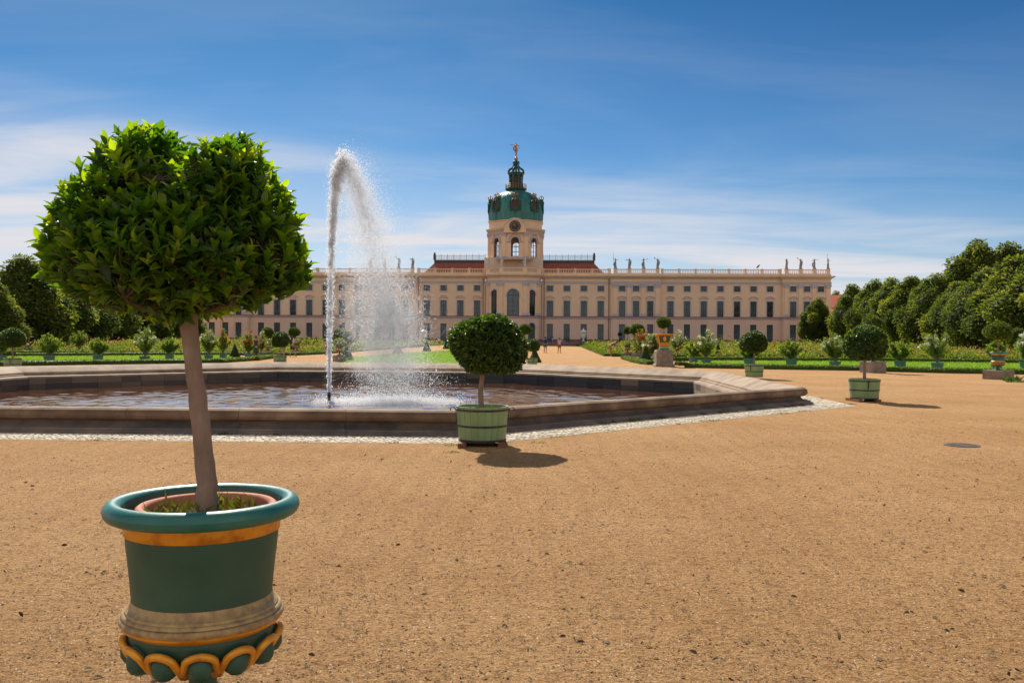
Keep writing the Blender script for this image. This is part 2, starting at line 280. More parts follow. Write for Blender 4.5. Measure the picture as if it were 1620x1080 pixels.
class MB:
    def __init__(s): s.v = []; s.f = []; s.m = []; s.a = []; s.n = 0
    def add(s, vs, fs, mi=0, a=.5):
        b = s.n; s.v.extend([tuple(v) for v in vs]); s.n += len(vs)
        for f in fs: s.f.append(tuple(i+b for i in f)); s.m.append(mi); s.a.append(a)
    def box(s, x0, x1, y0, y1, z0, z1, mi=0, a=.5):
        s.add([(x0, y0, z0), (x1, y0, z0), (x1, y1, z0), (x0, y1, z0), (x0, y0, z1), (x1, y0, z1), (x1, y1, z1), (x0, y1, z1)],
              [(0, 3, 2, 1), (4, 5, 6, 7), (0, 1, 5, 4), (1, 2, 6, 5), (2, 3, 7, 6), (3, 0, 4, 7)], mi, a)
    def lathe(s, prof, n=24, c=(0, 0), mi=0, a=.5, a0=0, sx=1, sy=1, closed=True):
        vs = []; k = len(prof)
        for i in range(n):
            t = a0+2*math.pi*i/n
            for r, z in prof: vs.append((c[0]+r*math.cos(t)*sx, c[1]+r*math.sin(t)*sy, z))
        fs = []
        for i in range(n):
            j = (i+1) % n
            for q in range(k-1): fs.append((i*k+q, j*k+q, j*k+q+1, i*k+q+1))
        if closed:
            if prof[0][0] > 1e-4: fs.append(tuple(i*k for i in reversed(range(n))))
            if prof[-1][0] > 1e-4: fs.append(tuple(i*k+k-1 for i in range(n)))
        s.add(vs, fs, mi, a)
    def tube(s, pts, rad, n=8, mi=0, a=.5, cap=True, loop=False):
        pts = [Vector(p) for p in pts]
        if not hasattr(rad, '__len__'): rad = [rad]*len(pts)
        vs = []; up = None; K = len(pts)
        for i, p in enumerate(pts):
            if loop: d = pts[(i+1) % K]-pts[i-1]
            else: d = (pts[min(i+1, K-1)]-pts[max(i-1, 0)])
            if d.length < 1e-9: d = Vector((0, 0, 1))
            d.normalize()
            if up is None: up = Vector((1, 0, 0)) if abs(d.x) < .8 else Vector((0, 1, 0))
            x = (up-d*up.dot(d)).normalized(); y = d.cross(x); up = x
            for j in range(n):
                t = 2*math.pi*j/n; vs.append(p+(x*math.cos(t)+y*math.sin(t))*rad[i])
        fs = []
        for i in range(K if loop else K-1):
            i2 = (i+1) % K
            for j in range(n):
                k = (j+1) % n; fs.append((i*n+j, i*n+k, i2*n+k, i2*n+j))
        if cap and not loop: fs.append(tuple(reversed(range(n)))); fs.append(tuple((K-1)*n+j for j in range(n)))
        s.add(vs, fs, mi, a)
    def ball(s, c, r, mi=0, n=10, m=6, a=.5):
        rx, ry, rz = r if hasattr(r, '__len__') else (r, r, r)
        prof = [(math.sin(math.pi*i/m), -math.cos(math.pi*i/m)) for i in range(m+1)]
        vs = []; fs = []
        vs.append((c[0], c[1], c[2]-rz))
        for i in range(1, m):
            for j in range(n):
                t = 2*math.pi*j/n; vs.append((c[0]+rx*prof[i][0]*math.cos(t), c[1]+ry*prof[i][0]*math.sin(t), c[2]+rz*prof[i][1]))
        vs.append((c[0], c[1], c[2]+rz)); T = len(vs)-1
        for j in range(n):
            k = (j+1) % n; fs.append((0, 1+k, 1+j)); fs.append((T, 1+(m-2)*n+j, 1+(m-2)*n+k))
            for i in range(m-2): fs.append((1+i*n+j, 1+i*n+k, 1+(i+1)*n+k, 1+(i+1)*n+j))
        s.add(vs, fs, mi, a)
    def build(s, name, material, parent=None, smooth=False, attr=False, **kw):
        me = bpy.data.meshes.new(name); me.from_pydata(s.v, [], s.f); me.update()
        if isinstance(material, (list, tuple)):
            for q in material: me.materials.append(q)
            me.polygons.foreach_set('material_index', s.m)
        else: me.materials.append(material)
        if attr:
            at = me.attributes.new('rnd', 'FLOAT', 'FACE'); at.data.foreach_set('value', s.a)
        if smooth: me.polygons.foreach_set('use_smooth', [True]*len(me.polygons))
        return link(name, me, None, parent, **kw)

def np_mesh(name, V, groups, rnd=None, smooth=False, mats=None, mi=None):
    """V (n,3); groups: list of int arrays (m,k)"""
    me = bpy.data.meshes.new(name); V = np.asarray(V, np.float32)
    me.vertices.add(len(V)); me.vertices.foreach_set('co', V.ravel())
    tot = np.concatenate([np.full(len(g), g.shape[1]) for g in groups]); idx = np.concatenate([g.ravel() for g in groups]).astype(np.int32)
    me.loops.add(len(idx)); me.loops.foreach_set('vertex_index', idx)
    me.polygons.add(len(tot)); st = np.concatenate([[0], np.cumsum(tot)[:-1]]).astype(np.int32)
    me.polygons.foreach_set('loop_start', st)
    me.update(calc_edges=True)
    if rnd is not None:
        at = me.attributes.new('rnd', 'FLOAT', 'FACE'); at.data.foreach_set('value', np.asarray(rnd, np.float32))
    if smooth: me.polygons.foreach_set('use_smooth', np.ones(len(tot), bool))
    if mats:
        for q in mats: me.materials.append(q)
        if mi is not None: me.polygons.foreach_set('material_index', np.asarray(mi, np.int32))
    me.validate()
    return me

def nrm(a): return a/np.maximum(np.linalg.norm(a, axis=1, keepdims=True), 1e-9)
# leaf templates: (verts x=width y=length z=normal, tris, quads)
def leaf_template(sec, curl=.12, fold=.10):
    vs = [(0, 0, 0)]; q = []; t = []
    for y, w_ in sec:
        z = curl*math.sin(y*math.pi)*.6-curl*y*y
        vs += [(-w_, y, z+fold*w_), (0, y, z), (w_, y, z+fold*w_)]
    n = len(sec); vs.append((0, 1, -curl))
    t += [(0, 2, 1), (0, 3, 2)]
    for i in range(n-1):
        a = 1+3*i; b = a+3; q += [(a, a+1, b+1, b), (a+1, a+2, b+2, b+1)]
    a = 1+3*(n-1); T = len(vs)-1; t += [(a, a+1, T), (a+1, a+2, T)]
    return np.array(vs, float), np.array(t), (np.array(q) if q else np.zeros((0, 4), int))
LT_FINE = leaf_template([(.12, .075), (.35, .185), (.6, .19), (.83, .105)], .14, .5)
LT_MED = leaf_template([(.3, .20), (.7, .19)], .15, .4)
LT_NARROW = leaf_template([(.4, .10)], .25, .3)
LT_QUAD = (np.array([(-.5, 0, 0), (0, -.5, .12), (.5, 0, 0), (0, .5, .12)], float), np.zeros((0, 3), int), np.array([(0, 1, 2, 3)]))
def scatter(T, P, Y, Z, S):
    """leaves: P positions, Y length direction, Z approx normal, S sizes -> V, groups"""
    tv, tt, tq = T; Y = nrm(Y); X = nrm(np.cross(Y, Z)); Z = np.cross(X, Y)
    S = np.asarray(S)[:, None, None]
    V = P[:, None, :]+S*(tv[None, :, 0:1]*X[:, None, :]+tv[None, :, 1:2]*Y[:, None, :]+tv[None, :, 2:3]*Z[:, None, :])
    n = len(P); k = len(tv); off = (np.arange(n)*k)[:, None, None]
    G = []
    if len(tt): G.append((tt[None]+off).reshape(-1, 3))
    if len(tq): G.append((tq[None]+off).reshape(-1, 4))
    return V.reshape(-1, 3), G, n
def scat_mesh(name, T, P, Y, Z, S, rnd, extra=None, mats=None, smooth=False):
    V, G, n = scatter(T, P, Y, Z, S)
    rr = np.concatenate([np.repeat(rnd, len(t)) for t in (T[1], T[2]) if len(t)])
    if extra is not None:
        ev, eg, er = extra; b = len(V); V = np.concatenate([V, ev]); 
        for g in eg: G.append(g+b)
        rr = np.concatenate([rr, er])
    return np_mesh(name, V, G, rr, smooth, mats)
def rosettes(rng, tips, dirs, k, spread=(.5, 1.15), back=.03):
    n = len(tips); D = nrm(dirs); K = k
    a = nrm(np.cross(D, rng.normal(size=(n, 3)))); b = np.cross(D, a)
    ph = (np.arange(K)*2.39996)[None, :]+rng.uniform(0, 6.28, (n, 1))+rng.normal(0, .2, (n, K))
    A = rng.uniform(spread[0], spread[1], (n, K))*(.55+.6*np.linspace(0, 1, K))[None, :]
    per = np.cos(ph)[..., None]*a[:, None]+np.sin(ph)[..., None]*b[:, None]
    Y = np.cos(A)[..., None]*D[:, None]+np.sin(A)[..., None]*per
    P = tips[:, None]-D[:, None]*(np.linspace(0, 1, K)[None, :, None]*back)
    Z = D[:, None]*np.sin(A)[..., None]-per*np.cos(A)[..., None]+.25*rng.normal(size=(n, K, 3))
    return P.reshape(-1, 3), Y.reshape(-1, 3), Z.reshape(-1, 3)
def ico(sub=2):
    bm = bmesh.new(); bmesh.ops.create_icosphere(bm, subdivisions=sub, radius=1)
    V = np.array([v.co[:] for v in bm.verts]); Fa = np.array([[v.index for v in f.verts] for f in bm.faces]); bm.free(); return V, Fa
ICO2 = ico(2); ICO1 = ico(1)

# ================================================================== GROUND AND BASIN
BC = Vector((-6.05, 29.0)); APO = 13.87; BROT = R(-92)
def octv(off, k):   # octagon corner at offset from the outer base line
    r = (APO+off)/math.cos(R(22.5)); t = BROT-R(22.5)+k*R(45)
    return (BC.x+r*math.cos(t), BC.y+r*math.sin(t))
def oct_lerp(off, k, f):
    a = octv(off, k); b = octv(off, k+1); return (a[0]+(b[0]-a[0])*f, a[1]+(b[1]-a[1])*f)

mb = MB()
rings = [octv(-.6, k) for k in range(8)]
vs = [(x, y, 0) for x, y in rings]
outer = []
RR = [20, 45, 110, 260, 700, 2500]
prev = list(range(8)); allv = list(vs); faces = []
for rr in RR:
    cur = []
    for k in range(8):
        t = BROT-R(22.5)+k*R(45); cur.append(len(allv)); allv.append((BC.x+rr*math.cos(t), BC.y+rr*math.sin(t), 0))
    for k in range(8):
        j = (k+1) % 8; faces.append((prev[k], cur[k], cur[j], prev[j]))
    prev = cur
mb.add(allv, faces); mb.build('ground', M['gravel'], kind='structure')

# basin coping in stones with open joints + damp inner wall blocks
basin = empty('fountain_basin', (0, 0, 0), label='octagonal sandstone fountain basin with rounded coping in the gravel', cat='fountain basin')
prof = [(0, -.05), (0, .055), (-.015, .065), (-.065, .068), (-.07, .10), (-.13, .105), (-.19, .115), (-.25, .14), (-.285, .175), (-.295, .205), (-.25, .21), (-.19, .225), (-.15, .255), (-.132, .30), (-.14, .35), (-.17, .395), (-.22, .425), (-.29, .436), (-.38, .42), (-.60, .34), (-.84, .235), (-.89, .20), (-.90, .145), (-.96, .13), (-.97, .085), (-1.16, .055), (-1.18, .02), (-1.2, -.02)]
rng = random.Random(3)
mb = MB()
for k in range(8):
    cuts = [0, .16, .34, .5, .67, .83, 1]
    for i in range(len(cuts)-1):
        f0 = cuts[i]+(.00028 if i else 0); f1 = cuts[i+1]-(.00028 if i < len(cuts)-2 else 0)
        dz = rng.uniform(-.003, .003); P = len(prof); vs = []; 
        for f in (f0, f1):
            for off, z in prof:
                x, y = oct_lerp(off, k, f); vs.append((x, y, z+dz*(z > 0)))
        fs = []
        for q in range(P-1):
            mb.add([vs[q], vs[q+1], vs[P+q+1], vs[P+q]], [(0, 1, 2, 3)], 2 if q < 9 else (1 if q < 15 else 0))  # foot and roll front get the shade-darkened stones, the top plain sandstone
        if i: fs.append(tuple(range(P)))
        if i < len(cuts)-2: fs.append(tuple(reversed(range(P, 2*P))))
        mb.add(vs, fs)
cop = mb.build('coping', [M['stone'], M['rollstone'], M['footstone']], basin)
mb = MB()
for k in range(8):
    x = 0; cuts = [0]
    while cuts[-1] < .95: cuts.append(min(1, cuts[-1]+rng.uniform(.07, .1)))
    cuts[-1] = 1
    for i in range(len(cuts)-1):
        zz = [.0, -.24, -.62]
        for j in range(2):
            of = -1.21+rng.uniform(0, .008); a_ = octv; c0 = oct_lerp(of, k, cuts[i]+.0006); c1 = oct_lerp(of, k, cuts[i+1]-.0006)
            i0 = oct_lerp(of+.15, k, cuts[i]+.0006); i1 = oct_lerp(of+.15, k, cuts[i+1]-.0006)
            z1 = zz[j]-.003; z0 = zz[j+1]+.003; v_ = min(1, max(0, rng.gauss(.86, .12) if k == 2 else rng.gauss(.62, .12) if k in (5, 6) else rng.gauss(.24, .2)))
            mb.add([(*c0, z0), (*c1, z0), (*c1, z1), (*c0, z1), (*i0, z0), (*i1, z0), (*i1, z1), (*i0, z1)], [(0, 1, 2, 3), (0, 3, 7, 4), (1, 5, 6, 2), (3, 2, 6, 7)], 0, v_)
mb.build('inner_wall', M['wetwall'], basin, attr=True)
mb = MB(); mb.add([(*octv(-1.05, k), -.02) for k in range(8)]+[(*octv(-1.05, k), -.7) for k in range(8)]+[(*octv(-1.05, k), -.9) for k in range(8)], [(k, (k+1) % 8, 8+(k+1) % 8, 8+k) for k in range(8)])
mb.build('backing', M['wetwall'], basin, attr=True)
# water: gently waved grid clipped to the octagon
WZ = -.43
def water():
    g = np.random.default_rng(5); bm = bmesh.new()
    n = 320; s_ = 26.4/n
    ang = BROT
    ux = np.array([math.cos(ang+math.pi/2), math.sin(ang+math.pi/2)]); uy = np.array([math.cos(ang), math.sin(ang)])
    A = APO-1.15; J = np.array([-5.3, 28.6])
    q = -13.2+np.arange(n+1)*s_; aa, bb = np.meshgrid(q, q, indexing='ij')
    X = BC.x+ux[0]*aa+uy[0]*bb; Yw = BC.y+ux[1]*aa+uy[1]*bb; Zw = np.zeros_like(X)
    for _ in range(34):
        kk = g.uniform(2.2, 13); t = g.normal(1.2, .9); Zw += g.uniform(.006, .0145)/kk*np.sin(kk*(X*math.cos(t)+Yw*math.sin(t))+g.uniform(0, 6.28)+.8*np.sin(X*g.uniform(.2, .7)+Yw*g.uniform(.2, .7)))
    rr = np.hypot(X-J[0], Yw-J[1]); Zw += .012*np.sin(rr*6)*np.exp(-rr*.4)
    idx = {}
    for i in range(n+1):
        for j in range(n+1): idx[i, j] = bm.verts.new((X[i, j], Yw[i, j], WZ+Zw[i, j]))
    for i in range(n):
        for j in range(n): bm.faces.new((idx[i, j], idx[i+1, j], idx[i+1, j+1], idx[i, j+1]))
    for k in range(8):
        t = BROT+k*R(45); nn = Vector((math.cos(t), math.sin(t), 0)); co = Vector((BC.x, BC.y, 0))+nn*(A+.02)
        bmesh.ops.bisect_plane(bm, geom=bm.verts[:]+bm.edges[:]+bm.faces[:], plane_co=co, plane_no=nn, clear_outer=True)
    me = bpy.data.meshes.new('water'); bm.to_mesh(me); bm.free()
    link('water', me, M['water'], smooth=True, kind='structure')
water()
# white cobble strip round the basin
def cobbles():
    g = np.random.default_rng(8); mb = MB()
    for k in range(8):
        row = 0; off = .05
        while off < .90:
            a = Vector((*octv(off, k), 0)); b = Vector((*octv(off, k+1), 0)); ln = (b-a).length; d = (b-a)/ln; nn = Vector((d.y, -d.x, 0))
            x = g.uniform(0, .1)
            vis = k in (7, 0, 1, 2)
            while x < ln:
                wd = g.uniform(.08, .12) if vis else .3
                c = a+d*(x+wd/2); hw = wd*.46; hd = .045; z = g.uniform(.010, .017); rr = g.uniform(0, 1)
                jx, jy = g.uniform(-.008, .008, 2); c = c+Vector((jx, jy, 0))
                sk = g.uniform(-.012, .012)
                vs = [c-d*hw-nn*(hd+sk), c+d*hw-nn*hd, c+d*(hw+sk)+nn*hd, c-d*hw+nn*hd]
                ti = [c-d*hw*.72-nn*hd*.7, c+d*hw*.72-nn*hd*.7, c+d*hw*.72+nn*hd*.7, c-d*hw*.72+nn*hd*.7]
                V = [(v.x, v.y, .0) for v in vs]+[(v.x, v.y, z+g.uniform(-.004, .004)) for v in ti]
                mb.add(V, [(4, 5, 6, 7), (0, 1, 5, 4), (1, 2, 6, 5), (2, 3, 7, 6), (3, 0, 4, 7)], 0, rr)
                x += wd+.006
            off += .098
        # mortar bed
    for k in range(8):
        j = k+1; a, b, c, d = octv(.0, k), octv(.0, j), octv(.93, j), octv(.93, k)
        mb.add([(*a, .004), (*b, .004), (*c, .004), (*d, .004)], [(0, 3, 2, 1)], 0, 0.0)
    mb.build('cobble_strip', M['cobble'], attr=True, kind='structure')
cobbles()

# ------------------------------------------------------------------ tufts of weeds
def tufts(name, spots, label, size=.07, blades=26, seed=1, mt='tuft'):
    g = np.random.default_rng(seed); P = []; Y = []; S = []
    for (x, y, z, r, h) in spots:
        n = int(blades*max(1, r/.1))
        a = g.uniform(0, 6.28, n); q = r*np.sqrt(g.uniform(0, 1, n))
        P.append(np.stack([x+q*np.cos(a), y+q*np.sin(a)*.6, np.full(n, z)], 1))
        Y.append(np.stack([g.normal(0, .6, n), g.normal(0, .6, n), g.uniform(.3, 1, n)], 1)); S.append(h*g.uniform(.5, 1.2, n))
    P = np.concatenate(P); Y = np.concatenate(Y); S = np.concatenate(S)
    me = scat_mesh(name, LT_NARROW, P, Y, g.normal(size=P.shape)+[0, 0, .3], S, g.uniform(0, 1, len(P)))
    return link(name, me, M[mt], label=label, cat='weeds', kind='stuff')
sp = []
g = np.random.default_rng(12)
for k, f0, f1, n in ((1, .25, .98, 26), (0, .1, .9, 5)):
    for _ in range(n):
        f = g.uniform(f0, f1); x, y = oct_lerp(.03, k, f); sp.append((x, y, 0, g.uniform(.03, .10), g.uniform(.04, .10)))
for k, n in ((1, 14), (0, 8), (2, 4)):
    for _ in range(n):
        f = g.uniform(.0, 1); x, y = oct_lerp(.95, k, f); sp.append((x, y, 0, g.uniform(.05, .22), g.uniform(.02, .05)))
for px, py in ((150, 697), (163, 696), (175, 695), (716, 705), (716, 716), (760, 646), (852, 701), (1330, 637), (1345, 640)):
    p = gp(px, py); sp.append((p.x, p.y, 0, .14, .045))
tufts('weeds', sp, 'low green weeds growing in the joint of the basin kerb and the white cobbles')
def debris():
    g = np.random.default_rng(77)
    n = 9000; d = 4.0+15*g.uniform(0, 1, n)**1.3; x = g.uniform(-.62, .62, n)*d
    cl = g.uniform(0, 1, n)
    P = np.stack([x, d, np.full(n, .004)], 1)
    ok = np.array([((p[0]-BC.x)*math.sin(R(-2)) + (p[1]-BC.y)) > -99 for p in P])
    nc = 1500; cd = 4.0+15*g.uniform(0, 1, nc)**1.2; cx = g.uniform(-.62, .62, nc)*cd; kk = 9
    P = np.concatenate([P, np.stack([np.repeat(cx, kk)+g.normal(0, .07, nc*kk)*2, np.repeat(cd, kk)+g.normal(0, .05, nc*kk), np.full(nc*kk, .004)], 1)])
    rr = np.hypot(P[:, 0]-BC.x, P[:, 1]-BC.y) > 16.3; P = P[rr]; n = len(P)
    Y = g.normal(size=(n, 3)); Y[:, 2] *= .25; Z = g.normal(size=(n, 3))*.35+[0, 0, 1]
    me = scat_mesh('leaf_litter', LT_MED, P, Y, Z, g.uniform(.007, .024, n)*(1+1.2*(g.uniform(0, 1, n) < .05)), g.uniform(0, 1, n))
    m = mat('litter', (.05, .03, .015), [(.10, .06, .03), (.20, .13, .07), (.07, .09, .03)], attr='rnd', rough=.9)
    link('leaf_litter', me, m, label='dry leaf crumbs and twigs scattered over the gravel', cat='leaf litter', kind='stuff')
    # loose stones
    n = 16000; d = 3.9+9*g.uniform(0, 1, n)**1.5; x = g.uniform(-.62, .62, n)*d
    P = np.stack([x, d, np.zeros(n)], 1); s = g.uniform(.002, .0065, n)
    V0 = np.array([(1, 0, 0), (-1, 0, 0), (0, 1, 0), (0, -1, 0), (0, 0, .8)]); Fa = np.array([(0, 2, 4), (2, 1, 4), (1, 3, 4), (3, 0, 4)])
    J = g.uniform(.7, 1.3, (n, 5, 3)); a = g.uniform(0, 6.28, n); ca, sa = np.cos(a), np.sin(a)
    V = V0[None]*J*s[:, None, None]; Vx = V[..., 0]*ca[:, None]-V[..., 1]*sa[:, None]; Vy = V[..., 0]*sa[:, None]+V[..., 1]*ca[:, None]
    V = np.stack([Vx, Vy, V[..., 2]], -1)+P[:, None]
    me = np_mesh('gravel_stones', V.reshape(-1, 3), [(Fa[None]+(np.arange(n)*5)[:, None, None]).reshape(-1, 3)], np.repeat(g.uniform(0, 1, n), 4))
    m = mat('pebble', (.20, .13, .08), [(.45, .27, .13), (.50, .33, .19), (.62, .54, .45)], attr='rnd', rough=.8)
    link('gravel_stones', me, m, label='loose small stones lying on the sandy gravel', cat='gravel', kind='stuff')
debris()
# drain cover
def drain():
    p = gp(1522, 704.5); mb = MB(); r = .26
    o = empty('drain_cover', (p.x, p.y, 0), label='round dark iron drain grate set flush in the gravel', cat='drain cover')
    mb.lathe([(r, 0), (r, .012), (r-.03, .014), (r-.035, .004)], 32, closed=False); 
    for i in range(-3, 4):
        y = i*.066; h = math.sqrt(max(0, (r-.03)**2-y*y)); mb.box(-h, h, y-.018, y+.018, .003, .012)
    mb.box(-.02, .02, -r+.03, r-.03, .002, .011)
    mb.build('grate', mat('worn_iron', (.10, .08, .065), (.17, .13, .10), scale=12, rough=.6), o)
    mb = MB(); mb.lathe([(0, .0022), (r-.031, .0022)], 32, closed=False); mb.build('pit', M['cloth_black'], o)
drain()

# ================================================================== FOREGROUND URN AND LAUREL
def urn_parts(root, gold_rim=False, fine=True, lobes=12):
    n = 64 if fine else 24; q = 1
    mb = MB(); rm, r0 = .033, .302; zc = 1.072-.40
    torus = [(r0+rm*1.0*math.cos(t), zc+rm*math.sin(t)) for t in [2*math.pi*i/14 for i in range(15)]]
    mb.lathe(torus, n, closed=False); mb.build('rim', M['teal'], root, smooth=True)
    mb = MB(); mb.lathe([(.262, zc-.015), (.272, zc-.028), (.268, zc-.05), (.266, zc-.082), (.255, zc-.086)], n, closed=False); mb.build('gold_band', M['gold'], root, smooth=True)
    mb = MB(); mb.lathe([(.272, zc+.01), (.262, zc-.03), (.261, zc-.083), (.2585, zc-.12), (.252, .50), (.244, .42), (.239, .355)], n, closed=False)
    mb.lathe([(.265, zc+.02), (.255, zc-.04), (.25, zc-.10), (0, zc-.12)], n, closed=False); mb.build('body', M['green_paint'], root, smooth=True)
    mb = MB()
    for pr_ in ([(.240, .362), (.243, .348), (.250, .337), (.260, .330)], [(.260, .330), (.262, .322)], [(.262, .322), (.268, .320), (.272, .315), (.273, .309)], [(.270, .307), (.277, .304), (.281, .296), (.280, .287), (.274, .280)]): mb.lathe(pr_, n, closed=False)
    ml = mb.build('moulding', M['oldgold'], root, smooth=True)
    mb = MB(); mb.lathe([(.274, .280), (.272, .273), (.266, .268), (.258, .262), (.25, .256)], n, closed=False); mb.build('gilt_edge', M['gold'], ml, smooth=True)
    # bowl
    mb = MB(); mb.lathe([(.250, .262), (.246, .235), (.232, .20), (.20, .165), (.15, .145), (.09, .135), (.062, .115), (.052, .085), (.048, .05), (.056, .01), (.10, -.02), (.135, -.045), (.14, -.06)], n, closed=True)
    mb.build('bowl', M['green_paint'], root, smooth=True)
    lobe = MB(); arch = MB()
    for i in range(lobes):
        t = 2*math.pi*(i+.5)/lobes+.03
        c = Vector((math.cos(t), math.sin(t), 0)); tn = Vector((-c.y, c.x, 0)); up = Vector((0, 0, 1))
        tilt = R(34); ax = (up*math.cos(tilt)+c*math.sin(tilt)).normalized(); nn = (c*math.cos(tilt)-up*math.sin(tilt)).normalized()
        ce = c*.214+up*.192
        vs = []; A = 12 if fine else 6; B = 7 if fine else 4
        for b_ in range(B+1):
            ph = math.pi*b_/B
            for a_ in range(A):
                th = 2*math.pi*a_/A
                vs.append(ce+tn*(.047*math.sin(ph)*math.cos(th))+nn*(.070*math.sin(ph)*math.sin(th))+ax*(.054*math.cos(ph)-.006))
        fs = [(b_*A+a_, b_*A+(a_+1) % A, (b_+1)*A+(a_+1) % A, (b_+1)*A+a_) for b_ in range(B) for a_ in range(A)]
        lobe.add(vs, fs)
        pts = []
        K = 12
        for k in range(K+1):
            th = math.pi*(k/K); w_ = .0535*math.cos(th); hgt = .004+.052*math.sin(th)
            if k in (0, K): hgt = -.056; w_ *= .86
            if k in (1, K-1): hgt = -.022; w_ = math.copysign(.0535, w_)
            pts.append(ce+tn*w_+ax*hgt+nn*(.024+.004*math.sin(th) if 0 < k < K else .016))
        arch.tube(pts, (.0135) if fine else .015, 8 if fine else 4)
    lobe.build('gadroon', M['green_paint'], root, smooth=True)
    arch.build('gold_arches', M['gold'], root, smooth=True)
def block_thing(loc, w_, h, label, rz=.0, group=None, cat='stone block', shaped=False):
    o = empty('stone_block' if not shaped else 'stone_pedestal', loc, rz, label=label, cat=cat, group=group); mb = MB(); s = w_/2; b = .012
    if shaped:
        P = [(s*1.16, 0), (s*1.16, h*.09), (s*1.05, h*.14), (s, h*.18), (s, h*.90), (s*.97, h*.95), (s*.9, h*.97), (s*.88, h)]
    else: P = [(s, 0), (s, h-b), (s-b, h)]
    vs = []; 
    for r_, z in P: vs += [(-r_, -r_, z), (r_, -r_, z), (r_, r_, z), (-r_, r_, z)]
    fs = [(4*i+j, 4*i+(j+1) % 4, 4*i+4+(j+1) % 4, 4*i+4+j) for i in range(len(P)-1) for j in range(4)]; k = 4*(len(P)-1); fs.append((k, k+1, k+2, k+3))
    mb.add(vs, fs); mb.build('block', M['block'], o); return o

FG = hp(322, 797, 3.075); FGX = FG.x
block_thing((FGX, 3.075, 0), .42, .34, 'stone block carrying the big gold banded urn in the foreground', .1)
fgu = empty('urn_laurel', (FGX, 3.075, .40), 0, label='bay laurel in large green urn with gold band and gadroons, nearest the camera', cat='potted tree')
urn_parts(fgu)
def tpot():
    mb = MB(); z = .674; r = .235
    mb.lathe([(r-.02, z-.12), (r+.004, z-.012), (r+.005, z+.004), (r-.004, z+.011), (r-.018, z+.008), (r-.024, z-.004), (r-.026, z-.06)], 56, c=(.018, -.012), closed=False)
    mb.build('terracotta_pot', M['terracotta'], fgu, smooth=True)
    g = np.random.default_rng(2); mb = MB()
    vs = [(.018, -.012, z-.035)]; fs = []; K = 36
    for i in range(1, 7):
        for j in range(K):
            rr = .212*i/6; t = 2*math.pi*j/K; vs.append((.018+rr*math.cos(t), -.012+rr*math.sin(t), z-.032+g.uniform(-.008, .008)))
    for j in range(K): fs.append((0, 1+j, 1+(j+1) % K))
    for i in range(5):
        for j in range(K): a = 1+i*K+j; b = 1+i*K+(j+1) % K; fs.append((a, a+K, b+K, b))
    mb.add(vs, fs); s = mb.build('soil', M['soil'], fgu, smooth=True)
    n = 2600; t = g.uniform(0, 6.28, n); rr = .205*np.sqrt(g.uniform(0, 1, n))
    P = np.stack([.018+rr*np.cos(t), -.012+rr*np.sin(t), z-.032+g.uniform(0, .012, n)], 1)
    Y = np.stack([g.normal(0, .8, n), g.normal(0, .8, n), g.uniform(.2, 1, n)], 1)
    S = g.uniform(.007, .018, n)
    n2 = 120; t = g.uniform(0, 6.28, n2); rr = .19*np.sqrt(g.uniform(0, 1, n2))
    P2 = np.stack([.018+rr*np.cos(t), -.012+rr*np.sin(t), np.full(n2, z-.03)], 1); Y2 = np.stack([g.normal(0, .5, n2), g.normal(0, .5, n2), np.ones(n2)], 1); S2 = g.uniform(.03, .075, n2)
    P = np.concatenate([P, P2]); Y = np.concatenate([Y, Y2]); S = np.concatenate([S, S2])
    m = mat('moss', (.09, .045, .015), [(.12, .11, .02), (.10, .14, .02), (.22, .20, .05)], attr='rnd', rough=.8, trans=.3)
    me = scat_mesh('moss', LT_NARROW, P, Y, g.normal(size=P.shape), S, g.uniform(0, 1, len(P)))
    link('moss', me, m, fgu, kind='stuff')
tpot()
for c in list(fgu.children): c.scale = (.952, .952, .955); c.location = (0, 0, .031)
